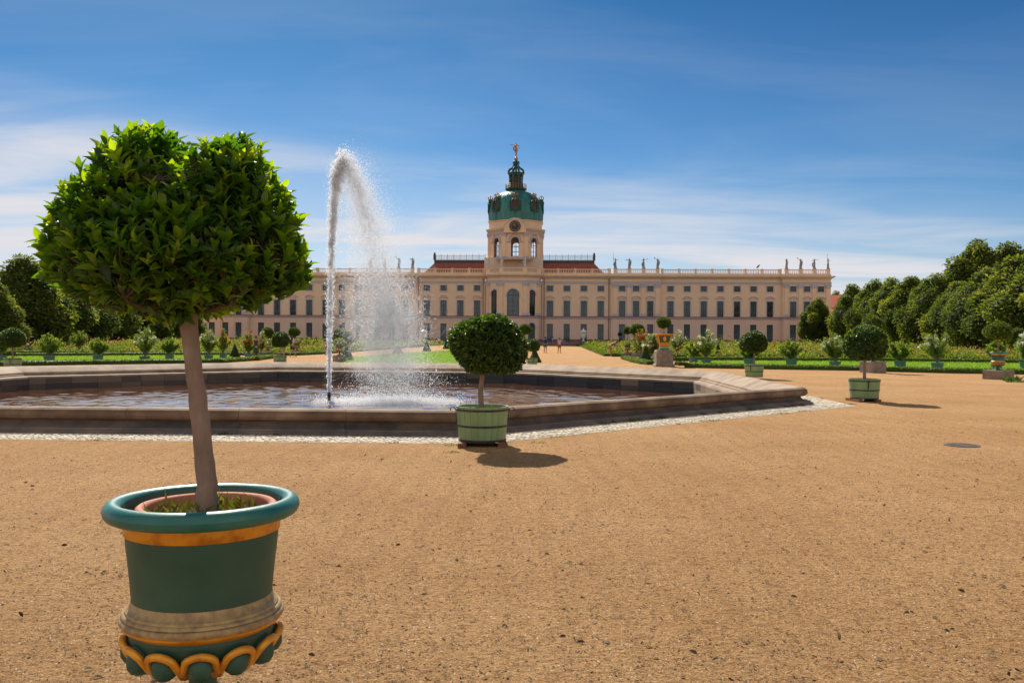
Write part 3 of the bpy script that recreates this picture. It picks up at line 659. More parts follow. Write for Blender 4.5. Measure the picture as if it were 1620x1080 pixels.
def fg_tree():
    g = np.random.default_rng(21); D = 3.075
    def W(px, py, dy=0): 
        p = hp(px, py, D); return np.array([p.x-FGX, dy, p.z-.40])
    PX = D/F
    # trunk
    tp = [W(329, 812), W(327, 770), W(321, 700), W(313, 630), W(305, 570), W(299, 520), W(296, 485), W(292, 440)]
    rd = [.038, .0335, .031, .0298, .0285, .0285, .031, .028]
    tpi = []; rdi = []
    for i in range(len(tp)-1):
        for s in range(4):
            f = s/4; tpi.append(tp[i]*(1-f)+tp[i+1]*f+g.normal(0, .0016, 3)); rdi.append(rd[i]*(1-f)+rd[i+1]*f+g.normal(0, .0010))
    mb = MB(); mb.tube(tpi, rdi, 20)
    top = tp[-2]
    tr = mb.build('trunk', M['bark2'], fgu, smooth=True)
    ell = [((277, 405), (196, .40, 98)), ((233, 298), (88, .25, 92)), ((374, 300), (66, .22, 80)), ((150, 365), (72, .22, 86)), ((412, 365), (64, .20, 88)), ((280, 442), (190, .35, 56)), ((305, 345), (100, .3, 75)), ((112, 410), (50, .18, 62)), ((444, 415), (46, .18, 60)), ((190, 330), (60, .2, 75))]
    E = []
    for (cx, cy), (rx, ry, rz) in ell:
        c = W(277+(cx-277)*.93+1, cy-1); E.append((c, np.array([rx*PX*.93, ry, rz*PX])*.925))
    def val(P):
        return np.min([np.linalg.norm((P-c)/r, axis=1) for c, r in E], axis=0)
    def grad(P):
        h = .01; v0 = val(P); return nrm(np.stack([val(P+np.eye(3)[i]*h)-v0 for i in range(3)], 1))
    lo = W(55, 520)-[0, .42, 0]; hi = W(500, 180)+[0, .42, 0]; lo, hi = np.minimum(lo, hi), np.maximum(lo, hi)
    def pick(n, a, b, dist):
        out_ = []; cell = {}
        C_ = g.uniform(lo, hi, (n*60, 3)); v = val(C_); C_ = C_[(v > a) & (v < b)]
        for p in C_:
            k = tuple((p/dist).astype(int)); ok = True
            for dx_ in (-1, 0, 1):
                for dy_ in (-1, 0, 1):
                    for dz_ in (-1, 0, 1):
                        for q in cell.get((k[0]+dx_, k[1]+dy_, k[2]+dz_), ()):
                            if np.sum((p-q)**2) < dist*dist: ok = False
            if ok: cell.setdefault(k, []).append(p); out_.append(p)
            if len(out_) >= n: break
        return np.array(out_)
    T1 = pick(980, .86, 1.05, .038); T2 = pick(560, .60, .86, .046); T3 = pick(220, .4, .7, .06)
    # sprigs pushing out of the outline
    spr = [W(486, 440), W(480, 448), W(492, 425, -.05), W(235, 210), W(222, 218), W(250, 214), W(370, 224), W(355, 230), W(388, 232), W(128, 272), W(88, 362), W(84, 380), W(345, 245), W(470, 355), W(445, 300), W(205, 214), W(410, 240)]
    T = np.concatenate([T1, T2, T3, np.array(spr)])
    G_ = grad(T); G_[-len(spr):] = nrm(T[-len(spr):]-W(277, 380))
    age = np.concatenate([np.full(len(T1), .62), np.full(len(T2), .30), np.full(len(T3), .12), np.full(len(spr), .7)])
    dirs = G_*.55+np.array([-.05, .1, 1.0])*(.7+.5*g.uniform(0, 1, (len(T), 1)))+g.normal(0, .28, (len(T), 3))
    low = T[:, 2] < W(0, 480)[2]; dirs[low, 2] -= .75
    K = 7
    P, Y, Z = rosettes(g, T, dirs, K, (.42, 1.0), .035)
    S = np.repeat(g.uniform(.044, .078, len(T)), K)*g.uniform(.65, 1.15, len(P))
    S = S*np.tile(np.linspace(.78, 1.1, K), len(T))
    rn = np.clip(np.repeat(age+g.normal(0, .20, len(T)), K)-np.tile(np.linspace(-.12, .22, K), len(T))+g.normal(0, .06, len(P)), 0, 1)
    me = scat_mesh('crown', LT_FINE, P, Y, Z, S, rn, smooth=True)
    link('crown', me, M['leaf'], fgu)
    # a few dry leaves
    q = g.choice(len(T2), 40); P2, Y2, Z2 = rosettes(g, T2[q]-[0, 0, .03], g.normal(size=(40, 3))-[0, 0, .6], 1)
    me = scat_mesh('dry_leaves', LT_FINE, P2, Y2, Z2, g.uniform(.04, .06, 40), g.uniform(0, 1, 40)); link('dry_leaves', me, M['dry'], fgu)
    # limbs and twigs
    mb = MB(); limbs = []
    ends = [W(185, 482, -.12), W(395, 474, -.16), W(250, 478, -.28), W(150, 400, .1), W(235, 270, -.05), W(300, 330, .2), W(370, 290, 0), W(420, 400, -.1), W(210, 440, -.25), W(350, 430, -.22), W(130, 460, 0), W(440, 450, .08), W(290, 300, -.2), W(180, 330, .2), W(380, 360, .22)]
    for e_ in ends:
        mid = top*.45+e_*.55+np.array([0, 0, -.05]); pts = []
        for s in range(9):
            f = s/8; pts.append((1-f)**2*top+2*f*(1-f)*mid+f*f*e_+g.normal(0, .003, 3))
        limbs += pts; mb.tube(pts, [.017*(1-.72*s/8) for s in range(9)], 7)
    LP = np.array(limbs)
    for i, t in enumerate(T):
        d = np.linalg.norm(LP-t, axis=1); a = LP[np.argmin(d)]
        if np.linalg.norm(a-t) < .02: continue
        m_ = (a+t)/2+g.normal(0, .012, 3)
        mb.tube([a, m_, t], [.0035, .0028, .0018], 4, cap=False)
    mb.build('branches', M['twig'], fgu)
fg_tree()

# ================================================================== GREEN WOODEN TUBS WITH LAUREL BALLS
def tub_parts(root, rt=.405, rb=.36, z0=.07, h=.53, hook_ang=0.0, fine=True, paint='tub', soil=True):
    n = 48 if fine else 20; mb = MB(); z1 = z0+h; vs = []
    ns = 22; prof_i = []
    # staves: slight facets with grooves
    for i in range(ns):
        a0 = 2*math.pi*i/ns; a1 = 2*math.pi*(i+1)/ns; e_ = .006
        V = []
        for t in (a0+e_, (a0+a1)/2, a1-e_):
            for r_, z in ((rb, z0), (rt, z1), (rt-.03, z1), (rt-.04, z1-.10)): V.append((r_*math.cos(t), r_*math.sin(t), z))
        fs = []
        for c in (0, 1):
            for q in range(3): fs.append((c*4+q, (c+1)*4+q, (c+1)*4+q+1, c*4+q+1))
        mb.add(V, fs)
    mb.lathe([(rb-.008, z0), (rt-.008, z1-.003), (rt-.03, z1-.003), (rt-.045, z1-.12)], n, closed=False)
    mb.lathe([(0, z0+.01), (rb-.006, z0+.01)], n, closed=False)
    body = mb.build('tub', M[paint], root)
    for f in (.90, .44, .03):
        z = z0+h*f; r_ = rb+(rt-rb)*f; mb = MB(); hh = .017
        mb.lathe([(r_-.002, z-hh), (r_+.006, z-hh+.002), (r_+.008, z+hh-.002), (r_, z+hh), (r_-.002, z-hh)], n, closed=False); mb.build('hoop', M['iron'], body)
    for s in (0, math.pi):
        a = hook_ang+s; c = Vector((math.cos(a), math.sin(a), 0)); t = Vector((-c.y, c.x, 0)); mb = MB()
        zt = z0+h*.90; zb = z0+h*.52
        for (zz0, zz1) in ((zb, zt+.01),):
            p0 = c*(rb+(rt-rb)*.52+.004); p1 = c*(rt*.995+.006); V = []
            for p, z in ((p0, zz0), (p1, zz1)):
                for sg in (-1, 1):
                    for o_ in (0, .008): q = p+t*sg*.018+c*o_; V.append((q.x, q.y, z))
            mb.add(V, [(0, 2, 3, 1), (4, 5, 7, 6), (1, 3, 7, 5), (0, 1, 5, 4), (2, 6, 7, 3)])
        pts = []
        for k in range(9):
            th = math.pi*k/8*1.25; pts.append(tuple(c*(rt+.012+.038*(1-math.cos(th)))+Vector((0, 0, zt-.0+.032*math.sin(th)))))
        mb.tube(pts, .008, 6); mb.build('handle', M['iron'], body)
    if soil:
        mb = MB(); mb.lathe([(0, z1-.05), (rt-.03, z1-.055)], 24, closed=False); mb.build('soil', M['soil'], root)
    return body
def ball_crown(g, r, rz, c, n, leaf, T=LT_MED, flat=.0, k=6, mats='leaf2', core=.80, sizevar=.3):
    # crown made of leaf rosettes on a lumpy clipped ball + inner core
    u = nrm(g.normal(size=(n, 3)))
    ph = g.uniform(0, 6.28, (6,)); fr = nrm(g.normal(size=(6, 3)))*g.uniform(2, 5, (6, 1))
    lum = 1+.045*sum(np.sin(u@fr[i]+ph[i]) for i in range(6))
    depth = 1+.04-np.abs(g.normal(0, .085, n))
    P0 = u*np.array([r, r, rz])*(lum*depth)[:, None]
    if flat: P0[:, 2] = np.maximum(P0[:, 2], -rz*flat+g.normal(0, .02*rz, n))
    dirs = u+[0, 0, .35]+g.normal(0, .35, (n, 3))
    P, Y, Z = rosettes(g, P0+np.array(c), dirs, k, (.5, 1.2), leaf*.4)
    S = leaf*g.uniform(1-sizevar, 1+sizevar, len(P))
    age = np.repeat(np.clip(.42+.25*g.normal(size=n), 0, 1), k)
    cv = ICO2[0]*np.array([r, r, rz])*core; 
    if flat: cv[:, 2] = np.maximum(cv[:, 2], -rz*flat*.85)
    cv = cv*(1+.05*np.sin(cv*9/r).sum(1))[:, None]+np.array(c)
    return P, Y, Z, S, np.clip(age+g.normal(0, .1, len(P)), 0, 1), (cv, [ICO2[1]], np.full(len(ICO2[1]), .15)), T
def mk_crown(name, parent, args, material):
    P, Y, Z, S, rn, ex, T = args
    me = scat_mesh(name, T, P, Y, Z, S, rn, ex); return link(name, me, M[material], parent)

def tub_laurel(loc, rz, label, seed, crown_r=.60, crown_rz=.44, crown_z=1.52, trunk_pts=None, n=1500, leaf=.055, s=1.0, fine=True, core=.80, k=6, hook=0.0, group='laurel balls in light green tubs', trad=.04):
    g = np.random.default_rng(seed); o = empty('tub_laurel', loc, rz, label=label, cat='potted tree', group=group); o.scale = (s, s, s)
    tub_parts(o, hook_ang=hook, fine=fine)
    tp = trunk_pts or [(0, 0, .52), (-.01, 0, .8), (.02, 0, 1.05), (.05, 0, 1.30)]
    mb = MB(); pts = []; 
    for i in range(len(tp)-1):
        for q in range(4): f = q/4; pts.append(Vector(tp[i]).lerp(Vector(tp[i+1]), f))
    pts.append(Vector(tp[-1])); K = len(pts); mb.tube(pts, [trad*(1.15-.35*i/K) for i in range(K)], 12)
    mb.build('trunk', M['bark2'], o, smooth=True)
    mk_crown('crown', o, ball_crown(g, crown_r, crown_rz, (tp[-1][0], tp[-1][1], crown_z), n, leaf, flat=.84, core=core, k=k), 'leaf2')
    return o
p = gp(762, 706)
T1 = tub_laurel((p.x, 13.92, 0), 0, 'laurel ball in light green hooped tub before the basin, nearest of the green tubs', 31,
    crown_r=.545, crown_rz=.44, crown_z=1.52, trunk_pts=[(-.01, 0, .52), (-.02, 0, .62), (-.03, 0, .85), (.0, 0, 1.05), (.045, 0, 1.30)], n=2100, leaf=.068, hook=0)
sp = [(p.x-.18, 13.75, .56, .10, .09), (p.x+.2, 13.72, .56, .12, .09), (p.x-.08, 13.7, .56, .06, .07)]
def timber(loc, rz, label, L_=.8, group='timbers under the green tubs'):
    o = empty('timber_block', loc, rz, label=label, cat='timber', group=group); mb = MB(); mb.box(-.06, .06, -L_/2, L_/2, 0, .07); q = mb.build('beam', M['wood'], o); return o
timber((p.x-.29, 13.87, 0), 0, 'brown timber under the left of the nearest green tub', .82)
timber((p.x+.31, 13.87, 0), 0, 'brown timber under the right of the nearest green tub', .78)
g = np.random.default_rng(4)
n = 90; t = g.uniform(0, 6.28, n); P = np.stack([g.choice([-.2, .17, -.1], n)+.07*np.cos(t), -.2+.09*np.sin(t), np.full(n, .545)], 1)
me = scat_mesh('weeds', LT_MED, P, np.stack([g.normal(0, .6, n), g.normal(0, .6, n), g.uniform(.4, 1, n)], 1), g.normal(size=(n, 3))+[0, 0, .5], g.uniform(.04, .09, n), g.uniform(.3, 1, n))
link('weeds', me, M['box'], T1)
p = gp(1368.5, 634.5)
T2 = tub_laurel((p.x, p.y+.05, 0), R(0), 'laurel ball in light green tub standing alone on the gravel right of the basin', 32, crown_r=.55, crown_rz=.44, crown_z=1.52,
    trunk_pts=[(0, 0, .52), (-.0, 0, .9), (.01, 0, 1.3)], n=1600, leaf=.06, hook=R(-97))
timber((p.x-.30, p.y-.02, 0), R(4), 'brown timber under the left of the tub right of the basin', .8)
timber((p.x+.18, p.y-.05, 0), R(4), 'dark timber under the right of the tub right of the basin', .74)
def tub_at(px, py, label, seed, src, s=1.0, rz=0.0):
    p = gp(px, py); return place_copy(src, (p.x, p.y, 0), rz, s, label=label)
T3 = tub_at(1193, 598.5, 'laurel ball in light green tub just behind the right rim of the basin', 33, T2, .98, R(150))
T4 = tub_at(443, 578, 'laurel ball in light green tub behind the far rim left of the water jet', 33, T2, .94, R(70))
T5 = tub_at(20, 586, 'laurel ball in light green tub at the left edge behind the basin', 33, T2, .98, R(200))
T6 = tub_at(842, 579, 'laurel ball in light green tub beyond the far rim, right of centre', 33, T2, .78, R(20))
# bushy laurel cluster around T6: second ball behind
# ================================================================== ORNAMENTAL URNS
URN = {}
def small_urn_laurel(loc, rz, label, seed, s=1.0, crown_r=.46, crown_z=1.95, plant='ball'):
    o = empty('urn_laurel', loc, rz, label=label, cat='potted tree', group='round topped trees in painted urns'); o.scale = (s, s, s)
    urn_parts(o, fine=False)
    g = np.random.default_rng(seed)
    mb = MB(); mb.lathe([(0, .64), (.27, .64)], 16, closed=False); mb.build('soil', M['soil'], o)
    mb = MB(); mb.tube([(0, 0, .62), (.01, 0, 1.0), (-.01, 0, 1.4), (0, 0, crown_z-.2)], [.035, .03, .028, .025], 8); mb.build('trunk', M['bark2'], o)
    mk_crown('crown', o, ball_crown(g, crown_r, crown_r*.74, (0, 0, crown_z), 700, .07, flat=.7, k=5), 'box')
    return o
p = gp(1588.5, 600.5)
block_thing((p.x, p.y+.45, 0), .86, .38, 'low stone block under the teal urn at the right edge', .5, group='low stone blocks under painted urns')
U1 = small_urn_laurel((p.x-.02, p.y+.45, .44), 0, 'round topped tree in teal urn with gold bands at the right edge', 41, 1.0, crown_r=.50, crown_z=1.55)
p = gp(1386.5, 590)
block_thing((p.x, p.y+.45, 0), .88, .56, 'tall stone block behind the lone green tub on the right', .25, group='low stone blocks under painted urns')
U2 = place_copy(U1, (p.x, p.y+.45, .62), 1.0, (1, 1, 1.12), label='slim ball tree in urn on tall stone block behind the lone green tub')
tufts('weeds', [(*(gp(1592, 601).xy), 0, .3, .14), (*(gp(1612, 605).xy), 0, .5, .12), (*(gp(1576, 598).xy), 0, .25, .1), (*(gp(1602, 603).xy), 0, .3, .3)], 'tall weeds round the stone block at the right edge', seed=9, blades=30)
# octagonal urn with gold medallion on a shaped pedestal
p = gp(1052, 580)
block_thing((p.x, p.y+.5, 0), .98, .98, 'shaped stone pedestal under the gilded urn by the right path', 0, cat='pedestal', shaped=True)
def med_urn(loc, label, s=1.0):
    o = empty('urn_laurel', loc, 0, label=label, cat='potted tree'); o.scale = (s, s, s)
    g = np.random.default_rng(5); mb = MB()
    mb.lathe([(.36, .10), (.34, .16), (.30, .20), (.30, .23)], 4, a0=R(45), mi=0); mb.build('foot', M['oldgold'], o)
    mb = MB(); mb.lathe([(.38, 0), (.38, .06), (.34, .10)], 4, a0=R(45)); mb.build('base', M['teal'], o)
    mb = MB(); mb.lathe([(.33, .23), (.37, .26), (.33, .30), (.37, .34), (.37, .36), (.33, .40)], 4, a0=R(45)); mb.build('neck', M['gold'], o)
    mb = MB(); mb.lathe([(.40, .40), (.56, .86), (.54, .88)], 4, a0=R(45)); b = mb.build('body', M['green_paint'], o)
    mb = MB(); mb.lathe([(.42, .40), (.43, .44), (.415, .445)], 4, a0=R(45), closed=False); mb.build('lower_band', M['gold'], o)
    mb = MB(); mb.lathe([(.55, .84), (.60, .87), (.66, .90), (.70, .93), (.70, .96), (.60, .97), (.56, .93)], 4, a0=R(45), closed=False); mb.build('rim', M['gold'], o)
    for k in range(4):
        a = R(45)+k*R(90); mb = MB(); mb.tube([(.41*math.cos(a), .41*math.sin(a), .41), (.56*math.cos(a), .56*math.sin(a), .87)], .035, 6); mb.build('corner_strip', M['gold'], o)
    for k in range(4):
        a = R(-90)+k*R(90); c = Vector((math.cos(a), math.sin(a), 0)); t = Vector((-c.y, c.x, 0)); mb = MB()
        for j in range(10):
            th = 2*math.pi*j/10; q = c*.352+t*(.075*math.cos(th))+Vector((0, 0, .65+.11*math.sin(th))); mb.ball(q, .042, n=6, m=4)
        mb.ball(c*.35+Vector((0, 0, .65)), (.07, .07, .09), n=8, m=6); mb.build('medallion', M['gold'], o)
    mb = MB(); mb.lathe([(0, .9), (.52, .9)], 4, a0=R(45), closed=False); mb.build('soil', M['soil'], o)
    mb = MB(); mb.tube([(0, 0, .9), (.02, 0, 1.2), (0, 0, 1.6)], .03, 8); mb.build('trunk', M['bark2'], o)
    mk_crown('crown', o, ball_crown(g, .40, .31, (0, 0, 1.62), 800, .06, k=5), 'box')
    return o
med_urn((p.x, p.y+.5, .98), 'dark ball tree in square green urn with gold medallion on the pedestal', .98)
# three small teal urns on the left and two on the right of the centre path, low flowers in them
def flower_urn(px, py, label, s=1.0, bz=.45, tree=None, seed=0):
    p = gp(px, py); block_thing((p.x, p.y+.4, 0), .8, bz-.06*s, 'low stone block under '+label.split(' ', 1)[1][:200] if len(label.split()) > 11 else 'low stone block under '+label, .1, group='low stone blocks under painted urns')
    o = empty('painted_urn', (p.x, p.y+.4, bz), 0, label=label, cat='urn', group='painted urns along the parterre'); o.scale = (s, s, s); urn_parts(o, fine=False)
    g = np.random.default_rng(seed+60); n = 260; u = nrm(g.normal(size=(n, 3))); u[:, 2] = np.abs(u[:, 2])
    P = u*[.34, .34, .28]+[0, 0, .66]; me = scat_mesh('flowers', LT_MED, P, u+g.normal(0, .4, (n, 3)), g.normal(size=(n, 3)), g.uniform(.08, .16, n), g.uniform(0, 1, n)); link('plants', me, M['bedleaf'], o)
    n = 40; u = nrm(g.normal(size=(n, 3))); u[:, 2] = np.abs(u[:, 2]); P = u*[.37, .37, .32]+[0, 0, .68]
    me = scat_mesh('blossoms', LT_QUAD, P, g.normal(size=(n, 3)), u, g.uniform(.07, .11, n), g.uniform(0, 1, n)); link('blossoms', me, M['white_petal'], o)
    return o
flower_urn(993.5, 564, 'small teal flower urn at the near end of the right path bed', 1.0, seed=1)
flower_urn(1008, 564.5, 'small teal flower urn just right of the path end urn', 1.0, seed=2)
flower_urn(422, 561, 'small teal flower urn behind the woman in the dark dress', 1.0, seed=3)
flower_urn(468, 561, 'small teal flower urn beside the woman in white top', 1.0, seed=4)
flower_urn(535, 572, 'teal flower urn just right of the rising water jet', 1.05, bz=.5, seed=5)

# ================================================================== PARTERRE
def hedge(pts, w_, h, label, seed=0, dens=170, leaf=.075, group='clipped low box hedges', z0=0):
    g = np.random.default_rng(seed+200); pts = [Vector((q[0], q[1], 0)) for q in pts]; h = h*.72
    rs = [pts[0]]
    for i in range(len(pts)-1):
        ln = (pts[i+1]-pts[i]).length; k = max(1, int(ln/.8))
        for j in range(1, k+1): rs.append(pts[i].lerp(pts[i+1], j/k))
    mb = MB(); pr = [(-.5, 0), (-.52, .5), (-.46, .92), (0, 1.0), (.46, .92), (.52, .5), (.5, 0)]; vs = []; tan = []
    for i, p in enumerate(rs):
        d = (rs[min(i+1, len(rs)-1)]-rs[max(i-1, 0)]).normalized(); s = Vector((-d.y, d.x, 0)); tan.append((p, s, d))
        for a, b in pr:
            q = p+s*(a*w_*(1+g.uniform(-.05, .05))); vs.append((q.x, q.y, b*h*(.95+g.uniform(-.04, .04))))
    K = len(pr); fs = [(i*K+j, i*K+j+1, (i+1)*K+j+1, (i+1)*K+j) for i in range(len(rs)-1) for j in range(K-1)]
    fs += [tuple(range(K)), tuple((len(rs)-1)*K+j for j in reversed(range(K)))]
    ln = sum((rs[i+1]-rs[i]).length for i in range(len(rs)-1)); n = int(ln*dens)
    seg = g.integers(0, len(rs)-1, n); f = g.uniform(0, 1, n)
    A = np.array([(t[0].x, t[0].y) for t in tan]); S_ = np.array([(t[1].x, t[1].y) for t in tan])
    base = A[seg]*(1-f[:, None])+A[seg+1]*f[:, None]; sd = S_[seg]
    face = g.uniform(0, 1, n); a = np.where(face < .5, g.uniform(-.5, .5, n), np.where(g.uniform(0, 1, n) < .5, -.52, .52)); b = np.where(face < .5, 1.0, g.uniform(.02, 1, n))
    P = np.stack([base[:, 0]+sd[:, 0]*a*w_, base[:, 1]+sd[:, 1]*a*w_, b*h+g.normal(0, .012, n)], 1)
    Nn = np.stack([sd[:, 0]*np.where(face < .5, 0, np.sign(a)), sd[:, 1]*np.where(face < .5, 0, np.sign(a)), np.where(face < .5, 1.0, .2)], 1)
    mev = np.array(mb.v) if mb.v else None
    V, G, _ = scatter(LT_QUAD, P, g.normal(size=(n, 3)), Nn+g.normal(0, .5, (n, 3)), leaf*g.uniform(.6, 1.3, n))
    rr = np.clip(g.normal(.55, .25, n), 0, 1)
    # core faces: quads + two end ngons (as fans)
    cv = np.array(vs); cq = np.array([q for q in fs if len(q) == 4]); ends_ = [q for q in fs if len(q) != 4]
    tri = np.array([(e_[0], e_[i], e_[i+1]) for e_ in ends_ for i in range(1, len(e_)-1)])
    nV = len(V); me = np_mesh('hedge', np.concatenate([V, cv]), G+[cq+nV, tri+nV], np.concatenate([rr, np.full(len(cq)+len(tri), .35)]))
    return link('box_hedge', me, M['box'], label=label, cat='hedge', group=group)
def G2(lst): return [(gp(a, b).x, gp(a, b).y) for a, b in lst]
fr_r = G2([(1085, 581.5), (1170, 583), (1260, 584.5), (1365, 586)]); hedge(fr_r, .8, .34, 'front box hedge along the gravel from the pedestal to the tall stone block', 1)
fr_r2 = G2([(1402, 587.5), (1500, 590), (1600, 591.5), (1700, 593)]); hedge(fr_r2, .8, .34, 'front box hedge along the gravel at the right edge', 2)
hedge(G2([(989, 567.5), (1003, 572), (1021, 576), (1032, 577)]), .7, .34, 'bright curved box hedge leading to the pedestal', 3)
hedge(G2([(1070, 578), (1085, 578)]), .7, .34, 'short box hedge right of the pedestal', 4)
hedge(G2([(1065, 571), (1180, 570), (1300, 571.5), (1450, 572.5), (1620, 575), (1700, 576)]), .7, .38, 'long box hedge behind the right lawn', 5, dens=120, leaf=.09)
hedge(G2([(1065, 565.5), (1180, 565.5), (1300, 566.5), (1450, 567.5), (1620, 570), (1700, 571)]), .7, .38, 'box hedge edging the flowers beyond the right lawn', 6, dens=100, leaf=.1)
hedge(G2([(913, 546.3), (925, 549.5), (940, 555), (963.5, 563.5)]), .9, .34, 'bright box edging of the flower bed along the right of the path', 7, dens=60, leaf=.14)
hedge(G2([(969, 564), (987, 564.2)]), .8, .38, 'short box hedge behind the bending man', 8)
hedge(G2([(-80, 580), (0, 579), (150, 576.5), (284, 575), (344, 574.2)]), .8, .36, 'front box hedge along the gravel left of the laurel trunk', 9)
hedge(G2([(344, 573.8), (400, 570), (437, 565.3)]), .8, .34, 'box hedge beside the woman in the dark dress', 10)
hedge(G2([(-80, 564.5), (0, 564), (150, 563), (284, 562), (350, 562), (400, 562), (430, 562)]), .7, .38, 'long box hedge behind the left lawn', 11, dens=110, leaf=.09)
hedge(G2([(-80, 560.5), (0, 560), (150, 559), (284, 558.5), (400, 558)]), .7, .38, 'box hedge edging the flowers beyond the left lawn', 12, dens=90, leaf=.1)
hedge(G2([(437, 562.5), (470, 562), (509, 560)]), .8, .36, 'box hedge behind the two walking women', 13)
hedge(G2([(509, 559.8), (560, 556), (635, 550.6), (671, 548)]), .9, .34, 'box edging of the flower bed left of the path behind the spray', 14, dens=60, leaf=.14)
def sheet(name, pts, z, material, **kw):
    mb = MB(); mb.add([(x, y, z) for x, y in pts], [tuple(range(len(pts)))]); return mb.build(name, material, **kw)
sheet('lawn', fr_r+fr_r2[:]+list(reversed(G2([(1100, 571), (1300, 571.8), (1450, 572.8), (1620, 575.2), (1700, 576.2)]))), .006, M['grass'], kind='structure')
sheet('lawn', G2([(-80, 579), (0, 578), (150, 575.5), (284, 574), (344, 573)])+list(reversed(G2([(-80, 565), (0, 564.4), (150, 563.5), (284, 562.5), (380, 562.4)]))), .006, M['grass'], kind='structure')
lawn_c = [(-10.9, 57.6), (-5.5, 56.8), (-.5, 57.6), (.8, 62), (1.2, 72), (1.3, 85), (1.2, 100), (.6, 112), (-2, 119), (-5, 119), (-7.8, 114), (-10.2, 98), (-12.0, 84), (-12.6, 72), (-12.2, 62)]
sheet('lawn', lawn_c, .006, M['grass'], kind='structure')
def grassblades(name, poly, n, size, label, seed):
    g = np.random.default_rng(seed); P = np.array(poly); lo, hi = P.min(0), P.max(0); C_ = g.uniform(lo, hi, (n*3, 2))
    ins = np.zeros(len(C_), bool); j = len(P)-1
    for i in range(len(P)):
        c = ((P[i, 1] > C_[:, 1]) != (P[j, 1] > C_[:, 1])) & (C_[:, 0] < (P[j, 0]-P[i, 0])*(C_[:, 1]-P[i, 1])/(P[j, 1]-P[i, 1]+1e-9)+P[i, 0]); ins ^= c; j = i
    C_ = C_[ins][:n]; n = len(C_); X3 = np.concatenate([C_, np.full((n, 1), .01)], 1)
    me = scat_mesh(name, LT_NARROW, X3, g.normal(0, .5, (n, 3))+[0, 0, 1], g.normal(size=(n, 3)), size*g.uniform(.6, 1.3, n), g.uniform(0, 1, n))
    m = M.get('blade') or mat('grass_blade', (.13, .25, .014), [(.20, .35, .02), (.30, .44, .035)], attr='rnd', rough=.6, trans=.5, transcol=(1.6, 1.5, .8)); M['blade'] = m
    link('grass', me, m, label=label, cat='grass', kind='stuff')
grassblades('grass', fr_r+fr_r2[:]+list(reversed(G2([(1100, 571), (1300, 571.8), (1450, 572.8), (1620, 575.2), (1700, 576.2)]))), 26000, .11, 'mown grass blades on the right lawn strip', 1)
grassblades('grass', G2([(-80, 579), (0, 578), (150, 575.5), (284, 574), (344, 573)])+list(reversed(G2([(-80, 565), (0, 564.4), (150, 563.5), (284, 562.5), (380, 562.4)]))), 26000, .11, 'mown grass blades on the left lawn strip', 2)
grassblades('grass', lawn_c, 26000, .11, 'mown grass blades on the oval lawn beyond the basin', 3)

def flower_bed(name, poly, n, label, seed, hmin=.35, hmax=.95):
    g = np.random.default_rng(seed); P = np.array(poly); lo, hi = P.min(0), P.max(0); C_ = []
    C_ = g.uniform(lo, hi, (n*3, 2))
    # density falls with distance
    C_ = C_[g.uniform(0, 1, len(C_)) < np.clip(110/C_[:, 1], .3, 1)**1.5]
    ins = np.zeros(len(C_), bool); j = len(P)-1
    for i in range(len(P)):
        c = ((P[i, 1] > C_[:, 1]) != (P[j, 1] > C_[:, 1])) & (C_[:, 0] < (P[j, 0]-P[i, 0])*(C_[:, 1]-P[i, 1])/(P[j, 1]-P[i, 1]+1e-9)+P[i, 0]); ins ^= c; j = i
    C_ = C_[ins][:n]; n = len(C_)
    hh = g.uniform(hmin, hmax, n)*(1+.7*(g.uniform(0, 1, n) < .08))*(1+.35*np.sin(C_[:, 0]*.9)*np.sin(C_[:, 1]*.35)); fam = (np.floor(C_[:, 0]*.45+2.1*np.sin(C_[:, 1]*.21))*.377) % 1
    k = 14; m_ = n*k; B = np.repeat(C_, k, 0); H = np.repeat(hh, k); a = g.uniform(0, 1, m_)
    Pl = np.stack([B[:, 0]+g.normal(0, .22, m_), B[:, 1]+g.normal(0, .22, m_), H*a], 1)
    Sz = np.repeat(g.uniform(.10, .20, n), k)*np.clip(B[:, 1]/90, .8, 1.6)
    V1, G1, _ = scatter(LT_QUAD, Pl, g.normal(size=(m_, 3))+[0, 0, .6], g.normal(size=(m_, 3)), Sz)
    kf = 4; nf = n*kf; B = np.repeat(C_, kf, 0); H = np.repeat(hh, kf); keep = np.repeat(g.uniform(0, 1, n) < .45, kf)
    Pf = np.stack([B[:, 0]+g.normal(0, .2, nf), B[:, 1]+g.normal(0, .2, nf), H*g.uniform(.75, 1.12, nf)], 1)[keep]
    fr = np.clip((np.repeat(fam, kf)+g.normal(0, .1, nf))[keep] % 1, 0, 1)
    V2, G2_, nn = scatter(LT_QUAD, Pf, g.normal(size=(len(Pf), 3)), g.normal(size=(len(Pf), 3))+[0, -.5, .6], g.uniform(.07, .15, len(Pf)))
    G = G1+[q+len(V1) for q in G2_]; rn = np.concatenate([np.clip(np.repeat(g.normal(.5, .22, n), k)+g.normal(0, .12, m_), 0, 1), fr]); mi = np.concatenate([np.zeros(m_, int), np.ones(len(Pf), int)])
    me = np_mesh(name, np.concatenate([V1, V2]), G, rn, False, [M['bedleaf'], M['flowers']], mi)
    return link('flower_bed', me, None, label=label, cat='flower bed', kind='stuff')
flower_bed('bed', [(9.8, 83), (14.8, 198), (62, 190), (58, 130), (52, 85), (40, 70), (24, 74), (12, 78)], 9000, 'colourful summer flower beds filling the right parterre', 1)
flower_bed('bed', [(-19, 84), (-18, 130), (-14, 195), (-60, 190), (-56, 120), (-52, 78), (-36, 80), (-22, 82)], 9000, 'colourful summer flower beds filling the left parterre', 2)
mb = MB(); 
